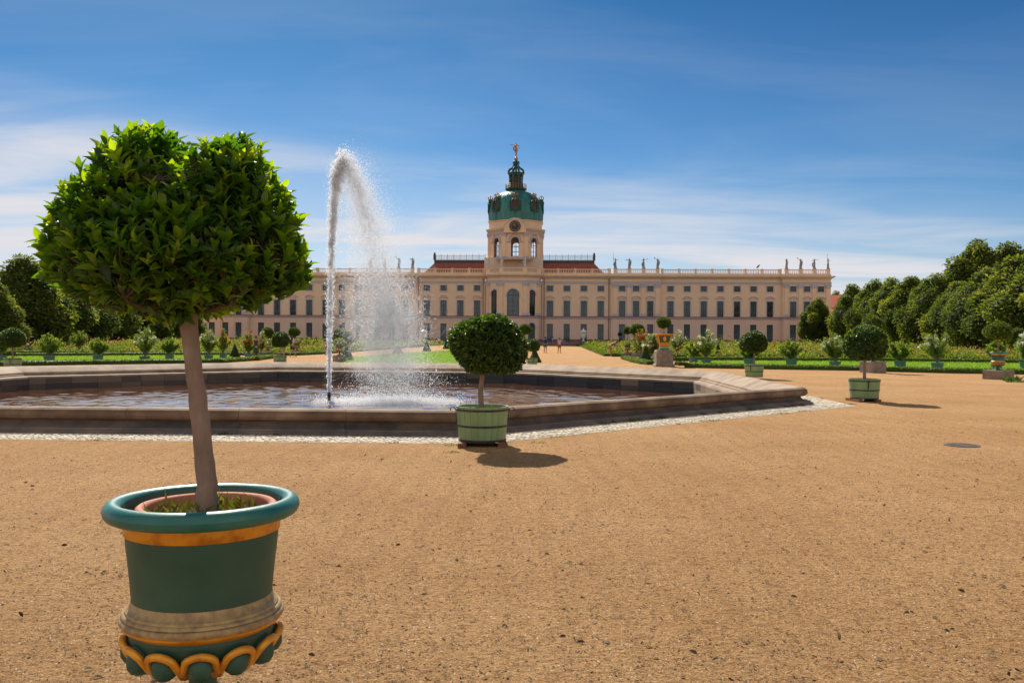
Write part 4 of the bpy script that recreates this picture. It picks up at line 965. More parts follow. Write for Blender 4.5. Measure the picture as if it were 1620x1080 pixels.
sheet('flower_bed_soil', [(9.8, 82), (14.8, 198), (62, 190), (58, 130), (52, 85), (40, 70), (24, 74), (12, 78)], .008, M['soil'], kind='structure')
sheet('flower_bed_soil', [(-19, 84), (-18, 130), (-14, 195), (-60, 190), (-56, 120), (-52, 78), (-36, 80), (-22, 82)], .008, M['soil'], kind='structure')

# cone topiaries
def cone_thing(px, py, top, wpx, label, src=[None]):
    p = gp(px, py); d = p.y; s = d/F; h = (py-top)*s; r = wpx*s/2
    if src[0] is None:
        g = np.random.default_rng(71); o = empty('cone_topiary', (0, 0, 0), label=label, cat='topiary', group='clipped yew cones')
        n = 5200; f = 1-np.sqrt(g.uniform(0, 1, n)); a = g.uniform(0, 6.28, n); rr = (1-f)*(1-.25*f)*.98+.02
        P = np.stack([rr*np.cos(a), rr*np.sin(a), f*1.0], 1); u = np.stack([np.cos(a), np.sin(a), np.full(n, .5)], 1)
        V, G, _ = scatter(LT_QUAD, P, g.normal(size=(n, 3))+[0, 0, .4], u+g.normal(0, .5, (n, 3)), g.uniform(.05, .10, n))
        mb = MB(); mb.lathe([(.93, 0), (.80, .15), (.55, .42), (.28, .70), (.04, .95), (0, .98)], 20, closed=False); cv = np.array(mb.v); cq = np.array(mb.f)
        me = np_mesh('foliage', np.concatenate([V, cv]), G+[cq+len(V)], np.concatenate([np.clip(g.normal(.3, .18, n), 0, 1), np.full(len(cq), .1)]))
        link('foliage', me, M['leaf2'], o)
        mb = MB(); mb.tube([(0, 0, -.02), (0, 0, .3)], .06, 8); mb.build('trunk', M['bark'], o); src[0] = o
    else: o = copy_tree(src[0])
    o.location = (p.x, p.y, 0); o.scale = (r, r, h); o.rotation_euler = (0, 0, px); return tag(o, label=label)
for a in ((549, 569.6, 541.7, 22, 'yew cone on the lawn edge just right of the water jet'), (629, 560, 545, 19, 'yew cone seen through the falling spray'), (675, 556, 538, 15, 'yew cone in front of the left white lantern urn'),
          (706.5, 552, 536, 13, 'yew cone between the left lantern urn and the nearest tub laurel'), (500, 553.5, 532, 15, 'yew cone in the bed left of the water jet'), (371.5, 565, 543, 18, 'yew cone left of the woman in the dark dress'),
          (1136, 564.5, 540, 14, 'slender yew cone right of the tall white oleander'), (1224.5, 559.5, 544, 9, 'small pale yew cone amid the right flower bed'), (956, 544, 534, 9, 'small yew cone behind the flowers left of the bending man'),
          (980, 548, 534, 10, 'small yew cone directly right of the bending man'), (940, 544, 535, 6, 'tiny yew cone near the right white lantern urn'), (1021, 573, 547, 21, 'broad dark yew cone left of the pedestal urn'),
          (846, 573, 549, 22, 'yew cone standing right behind the tub beyond the basin')):
    cone_thing(*a)
# ball standards standing in the beds
def ball_std(px, py_c, r_px, base_py, label, src=[None], d=None):
    p = gp(px, base_py); d = p.y; c = hp(px, py_c, d); r = r_px*d/F
    if src[0] is None:
        g = np.random.default_rng(72); o = empty('ball_standard', (0, 0, 0), label=label, cat='topiary', group='clipped ball trees standing in the beds')
        mk_crown('crown', o, ball_crown(g, 1, .82, (0, 0, 0), 1500, .13, k=4), 'box')
        mb = MB(); mb.tube([(0, 0, -3.0), (0.02, 0, -1.6), (0, 0, -.3)], [.10, .085, .08], 8); mb.build('trunk', M['bark2'], o); src[0] = o
    else: o = copy_tree(src[0])
    o.location = (c.x, d, c.z); o.scale = (r, r, r); o.rotation_euler = (0, 0, px); return tag(o, label=label)
for a in ((465.5, 525.5, 8.5, 560, 'clipped ball tree above the woman in the white top'), (541, 535, 16, 562, 'broad ball tree behind the rising jet'), (993, 523, 7, 556, 'small ball tree left of the broad one by the right path'),
          (1008, 522, 10.5, 560, 'broad flat ball tree behind the red flowered oleander'), (980.5, 528.5, 3.5, 546, 'tiny ball tree behind the bending man'), (423, 527, 10, 560, 'ball tree half hidden by the tub laurel left of the jet'),
          (830.5, 521.5, 9.5, 558, 'ball tree peeping out right behind the nearest tub laurel'), (1272, 531, 3.5, 545, 'tiny potted ball tree before the right end of the palace'), (1610, 531, 13, 580, 'dark ball tree behind the urn at the right edge')):
    ball_std(*a)

# oleanders and citrus in small teal planters
def oleander(px, base_py, top_py, wpx, tub_w, tub_top, label, flower=None, dens=1.0, seed=0, open_=0.5, round_=False):
    g = np.random.default_rng(seed+300); p = gp(px, base_py); d = p.y; s = d/F; H = (base_py-top_py)*s; Wd = wpx*s/2; tw = tub_w*s/2; th = (base_py-tub_top)*s
    o = empty('potted_oleander', (p.x, d, 0), g.uniform(0, 6), label=label, cat='potted shrub', group='shrubs in teal planters along the lawns')
    mb = MB(); mb.lathe([(tw*.86, 0), (tw*.97, th*.80), (tw*1.04, th*.82), (tw*1.04, th), (tw*.92, th), (tw*.88, th*.9)], 16, closed=False); mb.lathe([(0, th*.9), (tw*.9, th*.9)], 16, closed=False); mb.build('planter', M['tubdark'], o)
    mb = MB(); tips = []; dirs = []; nb = int(26*dens)
    for i in range(nb):
        a = g.uniform(0, 6.28); q = math.sqrt(g.uniform(.0, 1)); e_ = np.array([Wd*.93*q*math.cos(a), Wd*.93*q*math.sin(a), th+(H-th)*(1-.55*q*q)*g.uniform(.75, .97)])
        b0 = np.array([0, 0, th*.85]); m1 = b0+np.array([e_[0]*.35, e_[1]*.35, (H-th)*g.uniform(.25, .45)])
        pts = [(1-f)**2*b0+2*f*(1-f)*m1+f*f*e_ for f in np.linspace(0, 1, 6)]
        mb.tube(pts, [.028, .022, .016, .012, .009, .006], 5, cap=False)
        for f in np.linspace(.35, 1, 9):
            c = (1-f)**2*b0+2*f*(1-f)*m1+f*f*e_; kk = 5
            tips += list(c+g.normal(0, .055, (kk, 3))); dirs += list((e_-m1)+g.normal(0, .25, (kk, 3)))
    mb.build('stems', M['bark'], o)
    T = np.array(tips); Dd = np.array(dirs); P, Y, Z = rosettes(g, T, Dd, 4, (.4, 1.1), .05)
    me = scat_mesh('foliage', LT_MED if round_ else LT_NARROW, P, Y, Z, g.uniform(.10, .19, len(P))*(.75 if round_ else 1), np.clip(np.repeat(g.normal(.5, .22, len(T)), 4)+g.normal(0, .1, len(P)), 0, 1))
    link('foliage', me, M['oleander'], o)
    if flower:
        top = T[T[:, 2] > th+(H-th)*.42]; nc = int(30*dens); q = top[g.choice(len(top), nc)]
        q = q*[1.06, 1.06, 1.03]; k = 9; C_ = np.repeat(q, k, 0)+g.normal(0, .035, (nc*k, 3))
        me = scat_mesh('blossoms', LT_QUAD, C_, g.normal(size=(nc*k, 3)), g.normal(size=(nc*k, 3)), g.uniform(.09, .17, nc*k), g.uniform(0, 1, nc*k))
        link('blossoms', me, M[flower], o)
    return o
OL = [
 (77.8, 572, 523, 46, 17, 562.7, 'bushy olive in teal planter, first in row on the left lawn', None),
 (154.8, 571, 534, 34, 16, 560.5, 'sparse shrub in teal planter on the left lawn, right of the bushy olive', None),
 (126, 558.5, 518, 31, 12, 552.5, 'round citrus shrub in small teal planter behind the left lawn', None),
 (229, 570, 517, 50, 16.5, 563, 'white flowering oleander in planter left of the laurel trunk', 'white_petal'),
 (268, 568.5, 533, 36, 14, 560.2, 'leafy green shrub in planter between white oleander and laurel trunk', None),
 (330, 568, 518, 31, 14, 561, 'white oleander in planter just right of the laurel trunk', 'white_petal'),
 (353, 566.5, 519, 26, 12, 560, 'pink and white oleander second right of the laurel trunk', 'red_petal'),
 (393, 566, 523, 34, 13, 559, 'red rose bush in planter left of the woman in dark dress', 'red_petal'),
 (413, 564, 524, 22, 10, 557, 'white oleander behind the woman in the dark dress', 'white_petal'),
 (3, 572, 519, 26, 14, 563, 'white oleander cut by the left edge of the picture', 'white_petal'),
 (1252, 578, 536, 46, 18, 567.7, 'spreading green shrub in teal planter between two tub laurels on the right', None),
 (1321, 581, 523.6, 50, 18, 571.5, 'white oleander in planter left of the lone tub laurel', 'white_petal'),
 (1424, 581, 535, 48, 18, 570.5, 'broad green shrub in planter right of the tall stone block', None),
 (1482.8, 583.5, 518.5, 54, 19, 573.5, 'tall white oleander in planter in the middle of the right lawn', 'white_petal'),
 (1576.6, 583.5, 535, 34, 17, 572.5, 'loose green shrub in planter behind the teal urn', None),
 (1622, 583, 522, 40, 17, 572, 'white oleander cut by the right edge of the picture', 'white_petal'),
 (1097, 573.5, 538, 30, 15, 564.7, 'small leafy shrub in planter right of the gilded urn', None),
 (1117, 574.5, 516.5, 38, 16, 568, 'tall white oleander in planter right of the gilded urn', 'white_petal'),
 (1184.5, 577, 542, 34, 16, 566.5, 'low green shrub in planter behind the tub by the basin rim', None),
 (1029, 572.5, 525, 30, 9.5, 565.7, 'white oleander in planter left of the pedestal', 'white_petal'),
 (1038.5, 572.5, 527, 26, 9.5, 565.5, 'pale oleander in planter hard against the pedestal', 'white_petal'),
 (1072, 564, 520, 38, 13, 560, 'white oleander behind the gilded urn on its right', 'white_petal'),
 (1014, 569, 518, 40, 9, 560.5, 'red flowering oleander left of the pedestal', 'red_petal'),
 (1602, 562, 535, 24, 10, 556, 'green shrub in far planter behind the right edge urn', None),
 (484, 556, 536, 22, 9, 551, 'leafy shrub in the bed between the walkers and the jet', None),
]
for i, a in enumerate(OL):
    oleander(*a[:7], flower=a[7], seed=i, dens=1.0 if a[3] > 30 else .75, round_=a[7] is None)
# ---------------------------------------------------------------- water jet
def spray():
    g = np.random.default_rng(90); NX, NY = -5.86, 29.0; v0 = 12.05; gr = 9.8
    noz = empty('fountain_nozzle', (NX, NY, WZ), label='short dark pipe nozzle standing in the basin water', cat='nozzle')
    mb = MB(); mb.lathe([(.05, -.3), (.055, .20), (.07, .21), (.07, .26), (.045, .29), (.035, .30)], 16); mb.build('pipe', M['iron'], noz, smooth=True)
    pos = []; sz = []
    TT = v0/gr
    def traj(t, m=1.0):
        q = np.maximum(t-TT, 0); x0 = .5*.53*np.minimum(t, TT)**2
        return NX+x0+m*(1.13*q+.25*q*q), NY+.15*m*q, WZ+.30+v0*t-.5*gr*t*t
    # rising column: packets
    npk = 260; tp = 1.26*g.uniform(0.0, 1.0, npk)**1.1
    for t in tp:
        if t > .55 and g.uniform() < min(.6, (t-.55)*.9): continue
        x, y, z = traj(t); k = int((14+34*t)*g.uniform(.2, 1.6)); s = (.020+.036*t)*g.uniform(.35, 1.6); c = np.array([x, y, z])+g.normal(0, 1, 3)*[.014+.035*t, .03+.03*t, .02+.10*t]
        pos.append(c+g.normal(0, 1, (k, 3))*[s, s, s*1.9]); sz.append(g.uniform(.007, .022, k)*(1+.45*t))
    # solid-looking lower jet
    n = 6500; t = .95*g.uniform(0, 1, n)**1.25; x, y, z = traj(t); s = .026+.095*t
    pos.append(np.stack([x+g.normal(0, 1, n)*s, y+g.normal(0, 1, n)*s, z], 1)); sz.append(g.uniform(.009, .022, n))
    # crest and falling packets
    npk = 400; tf = 1.22+1.30*g.uniform(0, 1, npk)**.75
    for t in tf:
        x, y, z = traj(t, max(.3, g.normal(.97, .07+.26*max(t-1.35, 0)))); zz = z+g.normal(0, .12)
        k = int((46-13*t)*g.uniform(.1, 1.5)*(.45 if t < 1.55 else .9)); s = (.032+.09*max(t-1.25, 0))*g.uniform(.4, 1.8); c = np.array([x+g.normal(0, .055), y+g.normal(0, .04+.16*(t-1.1)), zz+g.normal(0, .12)])
        pos.append(c+g.normal(0, 1, (k, 3))*[s, s, s*1.8]); sz.append(g.uniform(.006, .019, k))
    # dispersed drops
    n = 60000; t = 1.25+1.31*g.uniform(0, 1, n)**.55; a = np.clip(g.normal(.94, .36, n), .0, 2.0); x, y, z = traj(t, a)
    sp_ = .03+.24*(t-1.2); pos.append(np.stack([x+g.normal(0, 1, n)*sp_, y+g.normal(0, 1, n)*sp_, z+g.normal(0, .25, n)], 1)); sz.append(np.exp(g.normal(math.log(.0072), .38, n)))
    n = 6500; t = g.uniform(1.1, 2.3, n); a = g.uniform(-.1, 1.0, n); x, y, z = traj(t, a); pos.append(np.stack([x+g.normal(0, .03, n), y+g.normal(0, .06, n), z+g.normal(0, .10, n)], 1)); sz.append(g.uniform(.004, .011, n))
    n = 9000; t = 1.25*g.uniform(0, 1, n)**.8; x, y, z = traj(t); sp_ = .12+.22*t; pos.append(np.stack([x+g.normal(0, 1, n)*sp_*.6+.06*t, y+g.normal(0, 1, n)*sp_, z], 1)); sz.append(g.uniform(.003, .008, n))
    # fine wind-blown drift on the right
    n = 24000; t = 1.5+.95*g.uniform(0, 1, n)**.7; a = g.normal(1.30, .34, n); x, y, z = traj(t, a); pos.append(np.stack([x+g.normal(0, .3, n), y+g.normal(0, .6, n), z+g.normal(0, .5, n)], 1)); sz.append(g.uniform(.004, .0085, n))
    P = np.concatenate(pos); S = np.concatenate(sz); ok = P[:, 2] > WZ; P, S = P[ok], S[ok]
    V0, Fa = np.array([(1, 0, 0), (-1, 0, 0), (0, 1, 0), (0, -1, 0), (0, 0, 1.3), (0, 0, -1.3)]), np.array([(0, 2, 4), (2, 1, 4), (1, 3, 4), (3, 0, 4), (2, 0, 5), (1, 2, 5), (3, 1, 5), (0, 3, 5)])
    def drops(name, P, S, label):
        n = len(P); a = g.uniform(0, 6.28, n); Vx = V0[None, :, 0]*np.cos(a)[:, None]-V0[None, :, 1]*np.sin(a)[:, None]; Vy = V0[None, :, 0]*np.sin(a)[:, None]+V0[None, :, 1]*np.cos(a)[:, None]
        V = np.stack([Vx, Vy, np.broadcast_to(V0[None, :, 2], Vx.shape)], -1)*S[:, None, None]*g.uniform(.75, 1.25, (n, 6, 1))+P[:, None]
        me = np_mesh(name, V.reshape(-1, 3), [(Fa[None]+(np.arange(n)*6)[:, None, None]).reshape(-1, 3)], None, True)
        link(name, me, M['spray'], label=label, cat='water jet', kind='stuff')
    drops('fountain_spray', P, S, 'tall white fountain jet blown right and falling as spray')
    # drifting mist inside the falling spray
    mm = bpy.data.materials.new('mist'); mm.use_nodes = True; t_ = mm.node_tree; t_.nodes.clear(); o_ = N(t_, 'ShaderNodeOutputMaterial'); pv = N(t_, 'ShaderNodeVolumePrincipled'); pv.inputs['Color'].default_value = (.97, .98, 1, 1); pv.inputs['Anisotropy'].default_value = .35
    tcx = N(t_, 'ShaderNodeTexCoord'); ln = N(t_, 'ShaderNodeVectorMath', operation='LENGTH'); L(t_, tcx.outputs['Object'], ln.inputs[0])
    mr = N(t_, 'ShaderNodeMapRange', interpolation_type='SMOOTHSTEP'); L(t_, ln.outputs['Value'], mr.inputs[0]); mr.inputs[1].default_value = 1; mr.inputs[2].default_value = .1; mr.inputs[3].default_value = 0; mr.inputs[4].default_value = 1
    nn_ = N(t_, 'ShaderNodeTexNoise'); nn_.inputs['Scale'].default_value = 3.2; nn_.inputs['Detail'].default_value = 3; L(t_, tcx.outputs['Object'], nn_.inputs['Vector'])
    mr2 = N(t_, 'ShaderNodeMapRange'); L(t_, nn_.outputs[0], mr2.inputs[0]); mr2.inputs[1].default_value = .3; mr2.inputs[2].default_value = .7; mr2.inputs[4].default_value = 1.1
    m1_ = N(t_, 'ShaderNodeMath', operation='MULTIPLY'); L(t_, mr.outputs[0], m1_.inputs[0]); L(t_, mr2.outputs[0], m1_.inputs[1])
    m2_ = N(t_, 'ShaderNodeMath', operation='MULTIPLY'); L(t_, m1_.outputs[0], m2_.inputs[0]); m2_.inputs[1].default_value = 1.15; L(t_, m2_.outputs[0], pv.inputs['Density']); L(t_, pv.outputs[0], o_.inputs['Volume'])
    me = np_mesh('fountain_mist', ICO2[0], [ICO2[1]]); mo = link('fountain_mist', me, mm, label='soft white mist drifting in the falling spray', cat='mist', kind='stuff'); mo.location = (NX+1.75, NY, WZ+2.35); mo.scale = (1.65, 1.3, 2.8); mo.rotation_euler = (0, R(-11), 0)
    # splash where it lands
    n = 26000; a = g.uniform(0, 6.28, n); q = np.sqrt(g.uniform(0, 1, n))
    x = NX+1.9+2.5*q*np.cos(a)+g.normal(0, .2, n); y = NY+1.7*q*np.sin(a); dn = np.exp(-((x-NX-1.9)/1.9)**2-((y-NY)/1.3)**2); kp = g.uniform(0, 1, n) < dn
    x, y = x[kp], y[kp]; n = len(x); z = WZ+g.exponential(.05, n)
    P2 = np.stack([x, y, z], 1); S2 = g.uniform(.006, .016, n)
    drops('water_splash', P2, S2, 'white splash and foam where the jet falls back on the water')
spray()
# palace and the rest follow
# ================================================================== PALACE
PD = 213.0; PYAW = R(-1.6)
PO = Vector((hp(812.3, 500, PD).x, PD, 0)); UX = Vector((math.cos(PYAW), math.sin(PYAW), 0)); UW = Vector((-math.sin(PYAW), math.cos(PYAW), 0))
def pu(px, py=480.0, w_=0.0):
    r = ray(px, py); o = Vector((0, 0, EYE)); q = PO+UW*w_
    t = (q-o).dot(UW)/r.dot(UW); P = o+r*t; return (P-PO).dot(UX), P.z
pal = empty('palace', tuple(PO), PYAW, label='long ochre baroque palace with green domed clock tower', cat='palace')
def U(px): return pu(px)[0]
Z_PL, Z_G0, Z_G1, Z_S0, Z_S1 = 1.35, .95, 4.95, 6.15, 6.75
Z_T0, Z_T1, Z_A0, Z_A1, Z_F0, Z_F1, Z_C0, Z_C1, Z_B1 = 6.78, 10.35, 12.65, 13.9, 14.35, 14.95, 15.5, 16.35, 17.85

def panel(mb, o, u, n, w_, z0, z1, ops, depth=.35, mi=0, seg=10):
    """wall panel: origin o(2D), dir u, inward normal n, openings (centre, halfwidth, zb, zt, arch) """
    o = Vector((o[0], o[1], 0)); u = Vector((u[0], u[1], 0)); n = Vector((n[0], n[1], 0))
    def P(a, z, d=0): q = o+u*a+n*d; return (q.x, q.y, z)
    cols = sorted(set((c-h, c+h) for c, h, *_ in ops)); x = 0
    def quad(a0, a1, b0, b1):
        if a1-a0 > 1e-4 and b1-b0 > 1e-4: mb.add([P(a0, b0), P(a1, b0), P(a1, b1), P(a0, b1)], [(0, 1, 2, 3)], mi)
    for a0, a1 in cols:
        quad(x, a0, z0, z1); x = a1
        st = sorted([q for q in ops if abs(q[0]-q[1]-a0) < 1e-6], key=lambda q: q[2]); z = z0
        for c, h, zb, zt, ar in st:
            quad(a0, a1, z, max(zb, z0)); z = zt
            if ar:
                zs = zt-h; pts = [(c+h*math.cos(math.pi*k/(2*seg)), zs+h*math.sin(math.pi*k/(2*seg))) for k in range(2*seg+1)]
                mb.add([P(a1, zt)]+[P(*q) for q in pts[:seg+1]], [(0, k+2, k+1) for k in range(seg)], mi)
                mb.add([P(a0, zt)]+[P(*q) for q in pts[seg:]], [(0, k+2, k+1) for k in range(seg)], mi)
                out_ = [(a0, zb), (a1, zb)]+pts
            else: out_ = [(a0, zb), (a1, zb), (a1, zt), (a0, zt)]
            k = len(out_); mb.add([P(*q) for q in out_]+[P(q[0], q[1], depth) for q in out_], [(i, (i+1) % k, k+(i+1) % k, k+i) for i in range(k)], mi)
        quad(a0, a1, z, z1)
    quad(x, w_, z0, z1)

segA = [870, 896.7, 923.7, 950.4]; seg1 = [983.9, 1005.8, 1028.3]; segB = [1060.7, 1087, 1113.3, 1139.6, 1166, 1192, 1218.2]; seg2 = [1253.7, 1275.3, 1297.3]
edges = [857, 966.5, 1044.5, 1237, 1313]
UE = [U(e) for e in edges]; SEGS = [(UE[0], UE[1], 0, [U(q) for q in segA]), (UE[1], UE[2], -.6, [U(q) for q in seg1]), (UE[2], UE[3], 0, [U(q) for q in segB]), (UE[3], UE[4], -.6, [U(q) for q in seg2])]
ALL = SEGS+[(-b, -a, w_, sorted(-q for q in cs)) for a, b, w_, cs in SEGS]
up = MB(); lowm = MB(); pl = MB(); LW = {1: MB(), -1: MB()}; PLW = {1: MB(), -1: MB()}; UPW = {1: MB(), -1: MB()}
HW = .72; DEPTH = 14.0
for a, b, w_, cs in ALL:
    lowm = LW[1 if a > 0 else -1]; pl = PLW[1 if a > 0 else -1]; up = UPW[1 if a > 0 else -1]
    panel(up, (a, w_), (1, 0), (0, 1), b-a, Z_S0, Z_C0+.1, [(c-a, HW, Z_T0, Z_T1, 0) for c in cs]+[(c-a, HW, Z_A0, Z_A1, 0) for c in cs])
    panel(lowm, (a, w_), (1, 0), (0, 1), b-a, Z_PL, Z_S0, [(c-a, HW, Z_PL, Z_G1, 0) for c in cs])
    panel(pl, (a, w_-.05), (1, 0), (0, 1), b-a, 0, Z_PL, [(c-a, HW, .45, Z_PL, 0) for c in cs])
    for e_ in (a, b):
        if w_ < 0:
            for m_, z0, z1 in ((lowm, Z_PL, Z_S0), (up, Z_S0, Z_C0+.1), (pl, 0, Z_PL)): m_.add([(e_, w_-(.05 if m_ is pl else 0), z0), (e_, 0, z0), (e_, 0, z1), (e_, w_-(.05 if m_ is pl else 0), z1)], [(0, 1, 2, 3)])
for s in (-1, 1):
    up = UPW[s]; lowm = LW[s]; e_ = s*UE[4]; up.add([(e_, -.6, Z_S0), (e_, DEPTH, Z_S0), (e_, DEPTH, Z_C0+.1), (e_, -.6, Z_C0+.1)], [(0, 1, 2, 3)]); lowm.add([(e_, -.6, 0), (e_, DEPTH, 0), (e_, DEPTH, Z_S0), (e_, -.6, Z_S0)], [(0, 1, 2, 3)])
bkw = MB(); bkw.add([(-UE[4], DEPTH, 0), (UE[4], DEPTH, 0), (UE[4], DEPTH, Z_C0), (-UE[4], DEPTH, Z_C0)], [(3, 2, 1, 0)]); bkw.build('rear_wall', M['facade'], pal)
for s in (-1, 1): UPW[s].build('upper_wall', M['facade'], pal); LW[s].build('ground_floor_wall', M['facade2'], pal); PLW[s].build('plinth', M['plinth'], pal)
mb = MB(); mb.add([(-UE[4], -.5, Z_C1-.1), (UE[4], -.5, Z_C1-.1), (UE[4], DEPTH, Z_C1-.1), (-UE[4], DEPTH, Z_C1-.1)], [(0, 1, 2, 3)]); mb.build('flat_roof', M['lead'], pal)
# bay (five faces)
BAY = [(-6.55, .0), (-5.9, -2.3), (-2.75, -4.2), (2.75, -4.2), (5.9, -2.3), (6.55, .0)]
def strip(name, segs, prof_, material, close=True):
    """mouldings along facade polylines; prof (offset outwards, z)"""
    mb = MB()
    for pts in segs:
        n = len(pts); offs = []
        for i in range(n):
            dirs = []
            if i > 0: dirs.append((Vector(pts[i])-Vector(pts[i-1])).normalized())
            if i < n-1: dirs.append((Vector(pts[i+1])-Vector(pts[i])).normalized())
            ns = [Vector((d.y, -d.x)) for d in dirs]; m_ = sum(ns, Vector((0, 0)))/len(ns); m_ = m_/max(m_.length_squared, .3); offs.append(m_)
        P = len(prof_); vs = [(pts[i][0]+offs[i].x*o_, pts[i][1]+offs[i].y*o_, z) for i in range(n) for o_, z in prof_]
        fs = [(i*P+j, (i+1)*P+j, (i+1)*P+j+1, i*P+j+1) for i in range(n-1) for j in range(P-1)]
        fs += [tuple(reversed(range(P))), tuple((n-1)*P+j for j in range(P))]
        mb.add(vs, fs)
    return mb.build(name, material, pal)
E = UE
line = [(-E[4], -.6), (-E[3], -.6), (-E[3], 0), (-E[2], 0), (-E[2], -.6), (-E[1], -.6), (-E[1], 0)]+BAY+[(E[1], 0), (E[1], -.6), (E[2], -.6), (E[2], 0), (E[3], 0), (E[3], -.6), (E[4], -.6)]
line_full = [(-E[4], DEPTH)]+line+[(E[4], DEPTH)]
strip('string_course', [line_full], [(-.02, Z_S0), (.10, Z_S0+.04), (.14, Z_S0+.16), (.26, Z_S0+.20), (.30, Z_S0+.36), (-.02, Z_S0+.46)], M['trim'])
strip('string_course_cap', [line_full], [(-.02, Z_S0+.463), (.27, Z_S0+.38), (.24, Z_S0+.60), (-.02, Z_S0+.62)], M['plinth'])
strip('frieze_band', [line_full], [(-.02, Z_F0), (.10, Z_F0+.02), (.12, Z_F0+.40), (.17, Z_F0+.44), (.17, Z_F0+.54), (-.02, Z_F0+.56)], M['trim'])
strip('cornice', [line_full], [(-.02, Z_C0), (.12, Z_C0+.04), (.18, Z_C0+.22), (.42, Z_C0+.36), (.72, Z_C0+.46), (.80, Z_C0+.62), (.86, Z_C0+.80), (-.02, Z_C0+.86)], M['cream'])
strip('parapet_base', [line_full], [(-.30, Z_C1), (.05, Z_C1), (.05, Z_C1+.46), (-.30, Z_C1+.46)], M['facade'])
# balustrade sections between piers
def baluster_section(p0, p1, nm='balustrade'):
    p0, p1 = Vector(p0), Vector(p1); d = p1-p0; ln = d.length; d.normalize(); n = Vector((-d.y, d.x)); mb = MB(); z0, z1 = Z_C1+.46, Z_B1
    for (a, b, hw) in ((z0, z0+.09, .16), (z1-.20, z1, .19)):
        c = [p0-n*hw*1+n*-.0, p1-n*hw, p1+n*hw, p0+n*hw]; off = n*.12
        mb.add([(*(q+off), a) for q in c]+[(*(q+off), b) for q in c], [(0, 1, 5, 4), (1, 2, 6, 5), (2, 3, 7, 6), (3, 0, 4, 7), (4, 5, 6, 7), (3, 2, 1, 0)])
    k = max(2, int(ln/.36)); 
    for i in range(k):
        c = p0+d*(ln*(i+.5)/k)+n*.12; mb.lathe([(.06, z0+.09), (.10, z0+.24), (.095, z0+.34), (.05, z0+.62), (.075, z1-.20)], 6, c=(c.x, c.y), closed=False)
    mb.build(nm, M['facade'], pal)
def pier(u, w_, hw=.42, cap=True):
    mb = MB(); mb.box(u-hw, u+hw, w_-.10, w_+.40, Z_C1+.01, Z_B1+.04); mb.box(u-hw-.06, u+hw+.06, w_-.16, w_+.46, Z_B1+.04, Z_B1+.14); mb.build('balustrade_pier', M['facade'], pal)
piers = {}
def run(lst, w_):
    for i, (u, hw) in enumerate(lst):
        pier(u, w_, hw)
        if i: baluster_section((lst[i-1][0]+lst[i-1][1], w_), (u-hw, w_))
for s in (1, -1):
    a = [U(q) for q in (883, 910, 937)]; r1 = [U(q) for q in (973, 995, 1017.5, 1039.7)]; bb = [U(q) for q in (1073.8, 1100.2, 1126.5, 1152.8, 1179, 1205.2)]; r2 = [U(q) for q in (1243, 1265.3, 1287, 1308.7)]
    runs = [([(6.9, .30)]+[(q, .22) for q in a]+[(E[1]-.4, .35)], 0), ([(q, .42) for q in r1], -.6), ([(E[2]+.4, .3)]+[(q, .22) for q in bb]+[(E[3]-.5, .4)], 0), ([(q, .42) for q in r2], -.6)]
    for l_, w_ in runs:
        l_ = [(s*u, h) for u, h in l_]
        if s < 0: l_ = l_[::-1]
        run(l_, w_)
# pilasters on the risalits
def pilaster(u, w_, z0, z1, hw, grp=True):
    mb = MB(); mb.box(u-hw, u+hw, w_-.16, w_+.02, z0, z1); p = mb.build('pilaster', M['facade'], pal)
    mb = MB(); mb.box(u-hw-.14, u+hw+.14, w_-.26, w_+.01, z0+.003, z0+.42); mb.box(u-hw-.07, u+hw+.07, w_-.21, w_+.012, z0+.42, z0+.62); mb.build('pilaster_base', M['trim'], p)
    mb = MB(); mb.box(u-hw-.04, u+hw+.04, w_-.22, w_+.01, z1-.85, z1-.70); mb.box(u-hw-.10, u+hw+.10, w_-.26, w_+.012, z1-.70, z1-.25)
    for sx in (-1, 1):
        mb.tube([(u+sx*(hw+.10), w_-.30, z1-.42), (u+sx*(hw+.10), w_-.02, z1-.42)], .20, 8)
    mb.box(u-hw-.22, u+hw+.22, w_-.34, w_+.01, z1-.24, z1-.004); mb.build('capital', M['trim'], p)
for s in (1, -1):
    for q in (973, 995, 1017.5, 1039.7, 1243, 1265.3, 1287, 1308.7):
        u = s*U(q); pilaster(u, -.6, Z_S0+.64, Z_F0, .46)
        mb = MB(); mb.box(u-.62, u+.62, -.72, -.58, Z_PL, Z_S0); mb.build('ground_floor_pilaster', M['facade2'], pal)
